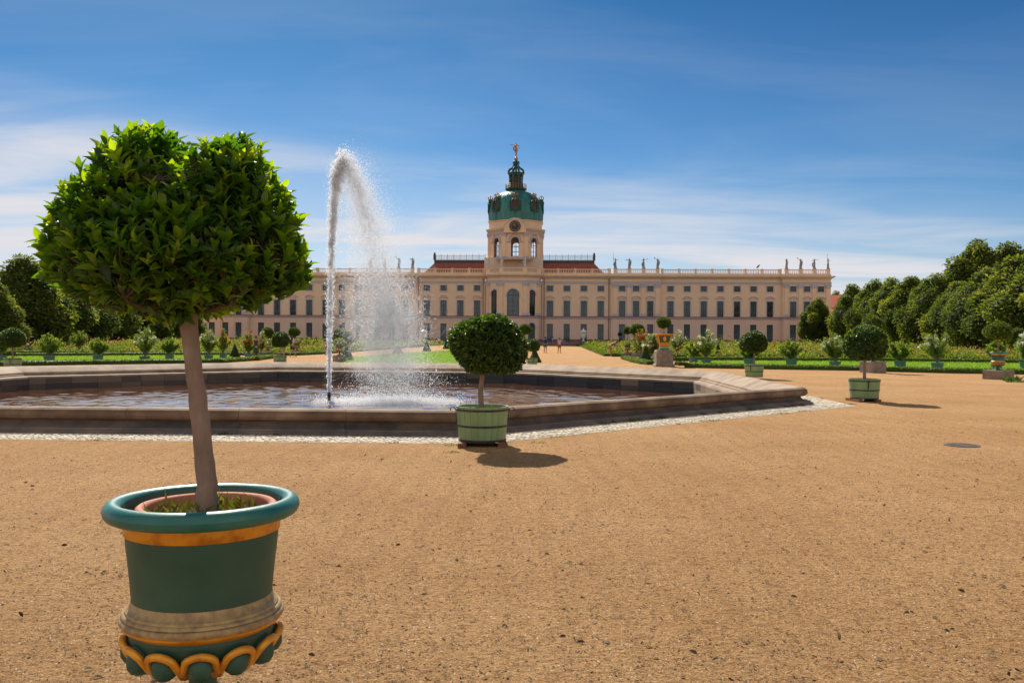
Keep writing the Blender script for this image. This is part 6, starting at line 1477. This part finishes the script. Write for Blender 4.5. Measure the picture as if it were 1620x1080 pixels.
# ================================================================== FIGURES
def seg_dist(P, a, b):
    ab = b-a; t = np.clip(((P-a)@ab)/max(ab@ab, 1e-9), 0, 1); return np.linalg.norm(P-(a+t[:, None]*ab), axis=1), t
def figure(name, pose, h=1.7, girth=1.0, hands=True, material=None):
    """one continuous skinned body; returns mesh, segment labels"""
    k = h/1.72; bend = pose.get('bend', 0); lean = pose.get('lean', 0)
    hip = np.array([0, pose.get('hipy', 0), .93]); 
    def sp(s): return hip+np.array([math.sin(lean)*s, math.sin(bend)*s, math.cos(bend)*math.cos(lean)*s])
    up = np.array([math.sin(lean), math.sin(bend), math.cos(bend)]); nk = sp(.50); fwd = np.array([0, math.cos(bend), -math.sin(bend)])
    J = {'pelvis': hip, 'waist': sp(.16), 'chest': sp(.36), 'neck': nk, 'neck2': nk+up*.07}
    hd = pose.get('head', (0, 0.02, .17)); J['head'] = nk+up*hd[2]+fwd*hd[1]+np.array([hd[0], 0, 0]); J['crown'] = J['head']+up*.10
    V = ['pelvis', 'waist', 'chest', 'neck', 'neck2', 'head', 'crown']; Ed = [(0, 1), (1, 2), (2, 3), (3, 4), (4, 5), (5, 6)]
    Rd = {'pelvis': (.135*girth, .10*girth), 'waist': (.115*girth, .085*girth), 'chest': (.14*girth, .10*girth), 'neck': (.075, .065), 'neck2': (.05, .05), 'head': (.078, .09), 'crown': (.065, .072)}
    J['nose'] = J['head']+fwd*.115+up*-.01; V.append('nose'); Ed.append((5, V.index('nose'))); Rd['nose'] = (.012, .014)
    for sd, s in (('l', -1), ('r', 1)):
        J['sho'+sd] = sp(.46)+np.array([s*.175*girth**.5, 0, -.0]); ar = pose['arm_'+sd]; J['elb'+sd] = J['sho'+sd]+np.array(ar[0]); J['wri'+sd] = J['elb'+sd]+np.array(ar[1])
        dr = nrm(np.array([ar[1]]))[0]; J['pal'+sd] = J['wri'+sd]+dr*.055
        for nm, par, rr in (('sho', 'chest', (.058, .055)), ('elb', 'sho', (.042, .042)), ('wri', 'elb', (.027, .024)), ('pal', 'wri', (.034, .016))):
            V.append(nm+sd); Ed.append((V.index(par if par == 'chest' else par+sd), len(V)-1)); Rd[nm+sd] = rr
        if hands:
            side = nrm(np.cross(dr[None], np.array([[0.2, 1, .1]])))[0]
            for q, (o_, l_) in enumerate(((-.027, .062), (-.009, .074), (.010, .070), (.027, .052))):
                J[f'f{q}{sd}'] = J['pal'+sd]+side*o_+dr*l_+fwd*.012*q*.5; V.append(f'f{q}{sd}'); Ed.append((V.index('pal'+sd), len(V)-1)); Rd[f'f{q}{sd}'] = (.009, .009)
            J['th'+sd] = J['wri'+sd]+dr*.05+side*-.052+fwd*.01; V.append('th'+sd); Ed.append((V.index('wri'+sd), len(V)-1)); Rd['th'+sd] = (.010, .010)
        lg = pose['leg_'+sd]; J['hip'+sd] = hip+np.array([s*.09*girth**.5, 0, -.06]); foot = np.array([lg[0], lg[1], .075]); kn = (J['hip'+sd]+foot)/2+np.array([0, lg[2], 0.02]); J['kne'+sd] = kn; J['ank'+sd] = foot; J['toe'+sd] = foot+np.array([s*.03, .17 if len(lg) < 4 else lg[3], -.045])
        for nm, par, rr in (('hip', 'pelvis', (.095*girth, .10*girth)), ('kne', 'hip', (.055, .058)), ('ank', 'kne', (.036, .04)), ('toe', 'ank', (.036, .025))):
            V.append(nm+sd); Ed.append((0 if par == 'pelvis' else V.index(par+sd), len(V)-1)); Rd[nm+sd] = rr
    me = bpy.data.meshes.new(name); me.from_pydata([tuple(J[v]) for v in V], Ed, []); ob = bpy.data.objects.new(name, me); COL.objects.link(ob)
    ob.modifiers.new('skin', 'SKIN'); sub = ob.modifiers.new('sub', 'SUBSURF'); sub.levels = 1; sub.render_levels = 1
    sk = me.skin_vertices[0].data
    for i, v in enumerate(V): sk[i].radius = Rd[v]; sk[i].use_root = (i == 0)
    dg = bpy.context.evaluated_depsgraph_get(); ev = ob.evaluated_get(dg); m2 = bpy.data.meshes.new_from_object(ev); bpy.data.objects.remove(ob)
    n = len(m2.vertices); P = np.empty(n*3); m2.vertices.foreach_get('co', P); P = P.reshape(-1, 3)
    best = np.full(n, 1e9); lab = np.zeros(n, int); tt = np.zeros(n); names = []
    for i, (a, b) in enumerate(Ed):
        d, t = seg_dist(P, J[V[a]], J[V[b]]); d = d-(Rd[V[a]][0]*(1-t)+Rd[V[b]][0]*t); q = d < best; best[q] = d[q]; lab[q] = i; tt[q] = t[q]; names.append(V[b])
    NM = np.empty(n*3); m2.vertices.foreach_get('normal', NM); NM = NM.reshape(-1, 3)
    P *= k
    for q in J: J[q] = J[q]*k
    m2.vertices.foreach_set('co', P.ravel()); m2.update()
    m2.polygons.foreach_set('use_smooth', [True]*len(m2.polygons))
    return dict(me=m2, P=P, N=NM, lab=lab, t=tt, names=names, J=J, k=k, bend=bend, up=up, fwd=fwd)
def garment(fg, name, spec, off, material, parent):
    """faces of the body whose bone is in spec {bone: (t0, t1)}"""
    ok = np.zeros(len(fg['P']), bool)
    for i, nm in enumerate(fg['names']):
        for key, (a, b) in spec.items():
            if nm == key or nm[:-1] == key and nm[-1] in 'lr': ok |= (fg['lab'] == i) & (fg['t'] >= a) & (fg['t'] <= b)
    fc = [tuple(p.vertices) for p in fg['me'].polygons]; fc = [f for f in fc if all(ok[i] for i in f)]
    used = sorted({i for f in fc for i in f}); mp_ = {v: i for i, v in enumerate(used)}
    me = bpy.data.meshes.new(name); me.from_pydata([tuple(fg['P'][v]+fg['N'][v]*off) for v in used], [], [tuple(mp_[i] for i in f) for f in fc]); me.update()
    return link(name, me, material, parent, smooth=True)
ARM = ((-.04, .02, -.27), (-.01, .05, -.25))
def mir(a): return tuple((-x, y, z) for x, y, z in a)
STAND = dict(arm_l=((-.05, .0, -.28), (.0, .05, -.25)), arm_r=((.05, .0, -.28), (.0, .05, -.25)), leg_l=(-.10, .0, .02), leg_r=(.11, .03, .02))
WALK = dict(arm_l=((-.06, .10, -.26), (.0, .12, -.22)), arm_r=((.06, -.10, -.26), (.0, -.04, -.25)), leg_l=(-.09, -.22, .05), leg_r=(.09, .24, .05))
def person(px, base_py, yaw, h, pose, label, top, bottom, skin='skin', hair='hair_brown', dress=False, long_hair=False, short=True, pack=None, bag=None, sleeves=.75, shoes='shoe', girth=1.0, skirt=False, d=None):
    p = gp(px, base_py) if d is None else d; o = empty('person', (p[0], p[1], p[2] if d is not None else 0), yaw, label=label, cat='person')
    fg = figure('body', pose, h, girth); link('body', fg['me'], M[skin], o); k = fg['k']; J = fg['J']
    if dress:
        garment(fg, 'dress', {'waist': (0, 1), 'chest': (0, 1), 'sho': (0, .9), 'pelvis': (0, 1), 'neck': (0, .5), 'hip': (0, 1)}, .016, M[top], o)
    else:
        garment(fg, 'shirt', {'waist': (0, 1), 'chest': (0, 1), 'sho': (0, 1), 'elb': (0, sleeves), 'neck': (0, .6)}, .018, M[top], o)
        if not skirt: garment(fg, 'shorts', {'hip': (0, 1), 'kne': (0, .72 if short else 1.0), 'waist': (0, .25), **({} if short else {'ank': (0, .85)})}, .022, M[bottom], o)
    if dress or skirt:
        mb = MB(); c = J['pelvis']; L_ = .42*k if dress else .34*k; mb.lathe([(.13*k*girth, c[2]+.12*k), (.165*k*girth, c[2]), (.19*k*girth, c[2]-L_*.5), (.215*k*girth, c[2]-L_)], 16, c=(c[0], c[1]), sy=.8, closed=False)
        mb.build('skirt', M[top if dress else bottom], o, smooth=True)
    garment(fg, 'shoes', {'toe': (0.02, 1)}, .012, M[shoes], o)
    hd = J['head']; mb = MB(); up = fg['up']; fw = fg['fwd']; c = hd+up*.045*k-fw*.022*k; mb.ball(c, (.098*k, .108*k, .112*k), n=12, m=8)
    if long_hair: mb.ball(hd-fw*.075*k-up*.09*k, (.085*k, .05*k, .16*k), n=10, m=6)
    mb.build('hair', M[hair], o, smooth=True)
    mb = MB()
    for s in (-1, 1): mb.ball(hd+np.array([s*.03*k, 0, 0])+fw*.088*k+up*.012*k, .009*k, n=6, m=4)
    mb.build('eyes', M['cloth_black'], o)
    if pack:
        mb = MB(); c = J['chest']-fw*.19*k; w_ = .15*k
        mb.ball(c+up*-.03*k, (w_, .09*k, .23*k), n=12, m=8); mb.build('backpack', M[pack], o, smooth=True)
    if bag:
        mb = MB(); c = J['pelvis']+np.array([.10, -.16, .0])*k; mb.ball(c, (.11*k, .045*k, .08*k), n=12, m=6); b_ = mb.build('shoulder_bag', M[bag], o, smooth=True)
        mb = MB(); mb.tube([c+np.array([.06, 0, .06]), J['chest']+np.array([.0, -.12, .06])*k, J['shol']+np.array([0, 0, .06])*k], .008, 5); mb.build('strap', M['cloth_black'], b_)
    return o
# left group (backs to the camera: yaw 0 looks away along +Y)
ph = dict(STAND); ph.update(arm_l=((-.02, .16, .12), (.12, .14, .16)), arm_r=((.10, .20, .16), (.04, .06, .24)), leg_l=(-.16, .02, .02), leg_r=(.20, .03, .02))
person(405, 569.5, R(-12), 1.70, ph, 'woman in short dark sleeveless dress raising both arms to take a photo', 'cloth_dark', 'cloth_dark', hair='hair_red', dress=True, bag='cloth_pink')
person(449, 563.5, R(30), 1.65, WALK, 'person in olive shirt half hidden behind the tub laurel left of the jet', 'cloth_olive', 'cloth_olive', shoes='shoe')
person(462.5, 564.5, R(-35), 1.66, WALK, 'woman in white top and black shorts walking beside the teal urn', 'cloth_white', 'cloth_black', long_hair=True, pack='cloth_black')
person(516.5, 561.5, R(15), 1.75, WALK, 'person in dark top directly left of the rising jet', 'cloth_teal', 'cloth_pink', long_hair=True)
person(651, 551.8, R(170), 1.68, WALK, 'person in lilac top seen through the spray, left of the lantern urn', 'cloth_pattern', 'cloth_pink', hair='hair_blond')
person(661, 551.8, R(160), 1.66, WALK, 'person in teal trousers beside the left lantern urn', 'cloth_pink', 'cloth_teal', short=False)
person(694.5, 549.0, R(175), 1.70, WALK, 'person in pale shirt and dark shorts left of the nearest tub laurel', 'cloth_white', 'denim')
person(862.5, 558.3, R(4), 1.78, STAND, 'man in blue shirt and denim shorts with dark backpack on the gravel', 'cloth_blue', 'denim', pack='cloth_black', hair='hair_brown', skin='skin_tan', girth=1.1)
pt = dict(STAND); pt.update(arm_r=((.22, .08, -.12), (.24, .10, .06)), leg_l=(-.13, .10, .03), leg_r=(.10, -.04, .03))
person(885, 558.6, R(6), 1.68, pt, 'woman in patterned white top holding out her right arm', 'cloth_pattern', 'cloth_red', hair='hair_red', skin='skin_tan', sleeves=.4, skirt=False)
bn = dict(bend=R(62), hipy=-.10, head=(0, .03, .18), arm_l=((-.02, .10, -.24), (.02, .24, -.10)), arm_r=((.03, .12, -.22), (.0, .26, -.06)), leg_l=(-.08, -.02, .02), leg_r=(.10, .08, .02))
person(966.5, 563.8, R(-78), 1.80, bn, 'man in grey shirt and tan shorts bending right over the flower bed', 'cloth_grey', 'cloth_tan', hair='hair_red', skin='skin_tan', girth=1.08)
q = PO+UX*U(873.5)+UW*-6.5; person(0, 0, R(20), 1.68, WALK, 'person in blue top and white shorts on the terrace by the palace', 'cloth_blue', 'cloth_white', d=(q.x, q.y, .61))
q = PO+UX*U(540)+UW*-6.0; person(0, 0, R(160), 1.70, WALK, 'person in pink on the terrace seen right behind the jet', 'cloth_white', 'cloth_pink', d=(q.x, q.y, .61))
q = PO+UX*U(563)+UW*-6.0; person(0, 0, R(20), 1.68, WALK, 'person in pink and teal on the terrace seen through the spray', 'cloth_pink', 'cloth_teal', d=(q.x, q.y, .61))
person(146, 552, R(40), 1.75, WALK, 'person in blue shirt among flowers before the dark trees on the left', 'cloth_blue', 'denim')
# notice board near the terrace, left
p = gp(549.5, 547.5); nb = empty('notice_board', (p.x, p.y-2, 0), 0, label='blank white notice board before the palace, right of the jet', cat='notice board')
mb = MB(); mb.box(-.85, .85, -.03, .03, 1.0, 2.1); mb.build('board', M['white'], nb)
for s in (-.7, .7): mb = MB(); mb.box(s-.04, s+.04, -.02, .05, 0, .99); mb.build('leg', M['lead'], nb)

# statues
def statue(kind):
    POSES = {
     'spear': dict(STAND, arm_l=((-.18, .10, -.16), (-.06, .16, .14)), arm_r=((.20, .05, .06), (.03, .02, .26)), leg_r=(.10, .10, .05)),
     'raise': dict(STAND, arm_l=((-.14, .05, -.22), (.12, .14, -.05)), arm_r=((.22, .0, .10), (.14, .05, .20)), leg_r=(.12, .10, .06)),
     'hip': dict(STAND, arm_l=((-.20, -.02, -.20), (.14, .10, -.08)), arm_r=((.10, .10, -.24), (.10, .18, .10)), leg_l=(-.12, .08, .06)),
     'point': dict(STAND, arm_l=((-.22, .05, -.02), (-.20, .08, .06)), arm_r=((.16, .05, -.18), (.06, .16, .10)), leg_l=(-.10, -.08, .04)),
    }
    fg = figure('figure', POSES[kind], 2.2, 1.12, hands=False); fg['me'].materials.append(M['statue'])
    mb = MB(); k = fg['k']; zz = [0, .25, .55, .8, 1.0, 1.15]; 
    n = 14; vs = []
    for z, r_ in zip(zz, (.30, .26, .24, .22, .19, .17)):
        for j in range(n): t = 2*math.pi*j/n; q = r_*(1+.14*math.sin(5*t+z*3)); vs.append((q*math.cos(t)+.03*math.sin(z*4), q*.8*math.sin(t), z))
    fs = [(i*n+j, i*n+(j+1) % n, (i+1)*n+(j+1) % n, (i+1)*n+j) for i in range(len(zz)-1) for j in range(n)]; mb.add(vs, fs)
    if kind in ('spear', 'point'): mb.tube([(.15, .1, 1.2), (.38, .12, 1.0), (.45, .05, .5), (.3, 0, .1)], [.12, .14, .12, .06], 7)
    else: mb.tube([(-.15, -.1, 1.5), (-.38, -.1, 1.25), (-.30, -.05, .7), (-.25, 0, .2)], [.10, .15, .13, .06], 7)
    dr = mb.v, mb.f
    b = MB(); b.lathe([(.40, -.32), (.40, -.22), (.33, -.16), (.30, -.02), (.34, 0), (0, .01)], 10)
    att = MB()
    if kind == 'spear': h_ = fg['J']['palr']; att.tube([(h_[0]+.10, h_[1], h_[2]-.9), (h_[0]-.02, h_[1], h_[2]), (h_[0]+.10, h_[1], h_[2]+1.0)], .035, 5)
    if kind == 'raise': h_ = fg['J']['palr']; att.ball(h_, (.14, .09, .14), n=8, m=6)
    if kind == 'point': h_ = fg['J']['pall']; att.tube([h_, h_+np.array([-.15, 0, .2])], .05, 5)
    if kind == 'hip': h_ = fg['J']['palr']; att.ball(h_+np.array([.05, 0, .05]), (.16, .08, .12), n=8, m=6)
    return fg['me'], dr, b, att
def build_statue(kind):
    o = empty('statue', (0, 0, 0)); me, dr, b, att = statue(kind); link('figure', me, None, o)
    m_ = MB(); m_.add(*dr); m_.build('drapery', M['statue'], o, smooth=True); b.build('base', M['statue'], o)
    if att.v: att.build('attribute', M['statue'], o)
    return o
SP = {k_: build_statue(k_) for k_ in ('spear', 'raise', 'hip', 'point')}; used = set()
def put_statue(kind, px, w_, label, z=None, s=1.0, rz=math.pi, mtl=None, u=None):
    uu = u if u is not None else U(px); q = PO+UX*uu+UW*(w_+.15)
    o = SP[kind] if kind not in used and mtl is None else copy_tree(SP[kind]); 
    if mtl is None: used.add(kind)
    else:
        for c in o.children:
            key = 'sw_'+c.name.split('.')[0]+kind
            if key not in M: d_ = c.data.copy(); d_.materials.clear(); d_.materials.append(M[mtl]); M[key] = d_
            c.data = M[key]
    o.location = (q.x, q.y, z or Z_B1+.46); o.rotation_euler = (0, 0, rz); o.scale = (s, s, s)
    return tag(o, label=label, cat='statue', group='statues along the palace balustrade')
for i, (px, kind, rz, lb) in enumerate(((973, 'spear', 3.4, 'grey balustrade statue with spear, first right of the red roof'), (995, 'hip', 2.9, 'grey balustrade statue, second right of the red roof'), (1017.5, 'point', 3.5, 'grey balustrade statue, third right of the red roof'), (1039.7, 'raise', 2.7, 'grey balustrade statue with lifted arm, fourth right of the red roof'),
     (1243, 'hip', 3.6, 'grey statue first of the four at the right end of the palace'), (1265.3, 'raise', 3.0, 'grey statue with raised arm, second of four at the right end'), (1287, 'point', 2.6, 'grey statue third of the four at the right end of the palace'), (1308.7, 'spear', 3.9, 'grey statue on the outermost right corner of the palace'))):
    put_statue(kind, px, -.6, lb, rz=rz)
for i, (u0, kind, rz, lb) in enumerate(((973, 'hip', 3.5, 'grey statue nearest the red roof on the left wing'), (995, 'raise', 3.6, 'grey statue second from the red roof on the left wing'), (1017.5, 'spear', 2.9, 'grey statue third from the red roof on the left wing'), (1039.7, 'point', 3.1, 'grey statue seen dimly through the falling spray'),
     (1243, 'raise', 3.6, 'grey statue hidden behind the foreground laurel crown'), (1265.3, 'hip', 3.0, 'grey statue hidden behind the foreground laurel crown'), (1287, 'point', 2.6, 'grey statue hidden behind the foreground laurel crown'), (1308.7, 'spear', 3.9, 'grey statue hidden behind the foreground laurel crown'))):
    if i < 4: put_statue(kind, 0, -.6, lb, rz=rz, u=-U(u0))
for (x, y), kind, rz, lb in zip(BAY[1:5], ('hip', 'raise', 'point', 'hip'), (3.6, 3.3, 3.0, 2.6), ('pale statue leftmost on the bay balustrade below the clock', 'pale statue left of centre on the bay balustrade', 'pale statue right of centre on the bay balustrade', 'pale statue rightmost on the bay balustrade below the clock')):
    o = put_statue(kind, 0, y, lb, rz=rz, u=x, mtl='statuew')
# gilded figure on the lantern
fp = dict(STAND); fp.update(arm_l=((-.24, .05, .02), (-.25, .05, .02)), arm_r=((.16, -.02, -.18), (.02, -.02, -.22)), leg_l=(.0, .0, .02), leg_r=(.06, -.06, -.10)); fp['lean'] = R(-3)
fgd = figure('gilt_figure', fp, 3.7, 1.15, hands=False); q = link('gilt_figure', fgd['me'], M['gilt'], pal); q.location = (TC[0], TC[1], 44.95); q.rotation_euler = (0, 0, math.pi); 
mb = MB(); mb.tube([(-.2, .2, 2.9), (-.6, .25, 2.5), (-.65, .2, 1.9), (-.3, .1, 1.5)], [.12, .2, .18, .06], 7); sc_ = mb.build('scarf', M['gilt'], q, smooth=True)
for o_ in (q,): o_.rotation_euler = (0, 0, 0)
# white lantern urns on either side of the path
def lantern_urn(px, base_py, top, label, src=[None]):
    p = gp(px, base_py); H = (base_py-top)*p.y/F
    o = empty('lantern_urn', (p.x, p.y, 0), 0, label=label, cat='ornamental urn', group='white lantern urns flanking the path'); 
    mb = MB(); s = H/4.0; 
    mb.lathe([(.62, 0), (.62, .12), (.45, .2), (.42, .95), (.52, 1.0), (.52, 1.1)], 12); mb.build('pedestal', M['block'], o)
    mb = MB(); mb.lathe([(.34, 1.1), (.36, 1.18), (.18, 1.32), (.14, 1.45), (.2, 1.6), (.42, 1.85), (.55, 2.2), (.60, 2.55), (.66, 2.95), (.86, 3.05), (.88, 3.12)], 16); mb.build('bowl', M['white'], o, smooth=True)
    mb = MB(); mb.lathe([(.92, 3.121), (.90, 3.18), (.60, 3.35), (.30, 3.55), (.16, 3.62), (.16, 3.7), (.10, 3.85), (.0, 4.0)], 16); mb.build('lid', M['white'], o, smooth=True)
    for k in range(4): a = R(45)+k*R(90); mb = MB(); mb.tube([(.60*math.cos(a), .60*math.sin(a), 2.3), (.82*math.cos(a), .82*math.sin(a), 2.5), (.80*math.cos(a), .80*math.sin(a), 2.95)], .05, 5); mb.build('handle', M['white'], o)
    o.scale = (s, s, s); return o
lantern_urn(923, 547.5, 518.5, 'white lidded lantern urn on pedestal at the right end of the path')
lantern_urn(670.5, 546.5, 518.5, 'white lidded lantern urn on pedestal left of the path behind the spray')

# ================================================================== TREES
def tree_proto(seed, H=10.0, rw=3.3, n=17000, leaf=.27, base=.12, lobes=34, slim=1.0, loose=0.0, kind='lime'):
    g = np.random.default_rng(seed); o = empty('lime_tree', (0, 0, 0))
    mb = MB(); mb.tube([(0, 0, -.1), (.05, .02, H*.2), (-.05, 0, H*.5), (0, 0, H*.8)], [.24, .20, .13, .05], 8)
    for i in range(7):
        a = g.uniform(0, 6.28); z = H*g.uniform(.2, .55); mb.tube([(0, 0, z), (rw*.35*math.cos(a), rw*.35*math.sin(a), z+H*.10), (rw*.7*math.cos(a), rw*.7*math.sin(a), z+H*.22)], [.10, .06, .03], 5)
    mb.build('trunk', M['bark'], o)
    C_ = []; Rr = []
    for i in range(lobes):
        f = (i+.5)/lobes; z = H*(base+.05+(.86-base)*f); ff = (z/H-base)/(1-base); env = rw*(math.sin(math.pi*min(1, ff**.62))**.65)*(1-.25*ff) if ff < 1 else .1
        a = i*2.39996+g.normal(0, .3); r_ = max(.45, env*g.uniform(.30, .46)); q = max(0, env-r_*.75)*g.uniform(.70, 1.22+loose)
        C_.append((q*math.cos(a), q*math.sin(a), z)); Rr.append((r_, r_, r_*g.uniform(.9, 1.35)))
    for z in (.3, .5, .7): C_.append((0, 0, H*z)); Rr.append((rw*.6, rw*.6, H*.16))
    C_.append((g.normal(0, .2), g.normal(0, .2), H*.93)); Rr.append((rw*.22, rw*.22, H*.075))
    C_ = np.array(C_); Rr = np.array(Rr); Rr = np.array(Rr); w_ = (Rr[:, 0]**2); w_ /= w_.sum(); idx = g.choice(len(C_), n*2, p=w_); u = nrm(g.normal(size=(n*2, 3)))
    P = C_[idx]+u*Rr[idx]*(1.02-np.abs(g.normal(0, .15, (n*2, 1)))+.28*g.uniform(0, 1, (n*2, 1))*(g.uniform(0, 1, (n*2, 1)) < .16))
    dmin = np.min([np.where(idx == i, 9, np.linalg.norm((P-C_[i])/Rr[i], axis=1)) for i in range(len(C_))], axis=0); kp = (dmin > .88) & (P[:, 2] > H*base*.8); P, u, idx = P[kp][:n], u[kp][:n], idx[kp][:n]; n = len(P)
    tone = g.normal(.45, .16, len(C_))[idx]
    Y = u+g.normal(0, .6, (n, 3))+[0, 0, -.3]; Z = u+g.normal(0, .55, (n, 3))+[0, 0, .4]
    cv = []; cf = []; b = 0
    for c, r_ in zip(C_, Rr): cv.append(ICO1[0]*r_*.80+c); cf.append(ICO1[1]+b); b += len(ICO1[0])
    cv = np.concatenate(cv); cf = np.concatenate(cf)
    me = scat_mesh('crown', LT_MED, P, Y, Z, leaf*g.uniform(.7, 1.35, n), np.clip(tone+g.normal(0, .14, n), 0, 1), (cv, [cf], np.full(len(cf), .1)))
    link('crown', me, M[kind], o); return o
TP = [tree_proto(501), tree_proto(502, rw=3.7), tree_proto(503, rw=3.0, slim=.9), tree_proto(504, H=16, rw=5.6, n=15000, leaf=.48, base=.25, lobes=30, loose=.25)]
tused = set()
def put_tree(pi, px, d, top, wpx, label, group, H0=10.0, rw0=3.3):
    c = hp(px, 500, d); z = hp(px, top, d).z; o = TP[pi] if pi not in tused else copy_tree(TP[pi]); tused.add(pi); s = z/(H0*1.0); r_ = (wpx*1.22/2*d/F)/rw0
    o.location = (c.x, d, 0); o.scale = (r_, r_, s); o.rotation_euler = (0, 0, px*1.7); return tag(o, label=label, cat='tree', group=group)
GR = 'lime trees lining the right side of the parterre'; GL = 'lime trees lining the left side of the parterre'
for pi, px, d, top, wp, lb in ((2, 1293, 180, 472, 46, 'small pointed tree standing before the right end of the palace'), (0, 1350, 168, 450, 60, 'lime tree in front of the red roofed house, left in the row'), (1, 1382, 155, 443, 66, 'lime tree second from the left in the right row'),
     (0, 1412, 142, 440, 74, 'lime tree third from the left in the right row'), (2, 1440, 130, 438, 74, 'lime tree fourth from the left in the right row'), (1, 1478, 120, 434, 86, 'lime tree in the middle of the right row'),
     (0, 1520, 110, 446, 92, 'lime tree below the tall background tree on the right'), (1, 1562, 100, 425, 108, 'dark lime tree second from the right edge'), (2, 1612, 90, 405, 125, 'large lime tree at the right edge'), (0, 1665, 82, 395, 140, 'lime tree just outside the right edge')):
    put_tree(pi, px, d, top, wp, lb, GR, 10, (3.3, 3.7, 3.0)[pi])
put_tree(3, 1547, 140, 381, 96, 'tall loose crowned tree rising behind the right row', GR, 16, 5.6); put_tree(3, 1600, 138, 386, 110, 'tall tree behind the row at the right edge', GR, 16, 5.6)
for i, (px, d, top, wp) in enumerate(((1372, 192, 462, 60), (1400, 172, 450, 80), (1452, 155, 444, 90), (1500, 145, 448, 95), (1580, 120, 432, 120))):
    put_tree((0, 1, 2, 1, 0)[i], px, d, top, wp, 'rear lime tree behind the right row, '+('first', 'second', 'third', 'fourth', 'fifth')[i]+' counting from the palace', 'rear lime trees on the right', 10, (3.3, 3.7, 3.0, 3.7, 3.3)[i])
for pi, px, d, top, wp, lb in ((2, -12, 72, 445, 80, 'pale lime tree cut by the left edge'), (1, 36, 92, 405, 120, 'tall dark lime tree at the left, beside the laurel crown'), (0, 82, 102, 420, 100, 'lime tree partly behind the laurel crown on the left'), (1, 122, 112, 432, 92, 'lime tree behind the laurel crown, fourth in the left row'),
     (0, 160, 124, 440, 84, 'lime tree behind the laurel crown, fifth in the left row'), (2, 196, 136, 448, 78, 'lime tree behind the laurel crown, sixth in the left row'), (1, 230, 150, 455, 70, 'lime tree behind the laurel crown, seventh in the left row'), (0, 262, 162, 462, 62, 'lime tree behind the laurel trunk on the left'), (2, 291, 176, 470, 50, 'last lime tree of the left row beside the palace')):
    put_tree(pi, px, d, top, wp, lb, GL, 10, (3.3, 3.7, 3.0)[pi])
for i, (px, d, top, wp) in enumerate(((0, 110, 430, 110), (60, 125, 436, 110), (105, 140, 446, 100), (150, 155, 452, 90), (215, 178, 462, 90), (270, 195, 470, 80))):
    put_tree((1, 0, 2, 1, 0, 1)[i], px, d, top, wp, 'rear lime tree behind the left row, '+('first', 'second', 'third', 'fourth', 'fifth', 'sixth')[i]+' counting from the left edge', 'rear lime trees on the left', 10, (3.7, 3.3, 3.0, 3.7, 3.3, 3.7)[i])
# red roofed side building
q = hp(1340, 500, 240); hs = empty('side_building', (q.x+6, 240, 0), 0, label='side building with bright red tiled roof right of the palace', cat='building')
zt = hp(1325, 465, 240).z; ze = hp(1325, 486, 238).z
mb = MB(); mb.box(-12, 14, 0, 12, 0, ze-.1); mb.build('wall', M['facade2'], hs)
mb = MB(); mb.add([(-12.5, -.5, ze), (14.5, -.5, ze), (14.5, 6, zt), (-12.5, 6, zt), (-12.5, 12.5, ze), (14.5, 12.5, ze)], [(0, 1, 2, 3), (3, 2, 5, 4), (0, 3, 4), (1, 5, 2)]); mb.build('roof', M['tile2'], hs)
put_tree(1, 1322, 262, 461, 40, 'distant tree tops behind the red roofed building', GR, 10, 3.7)
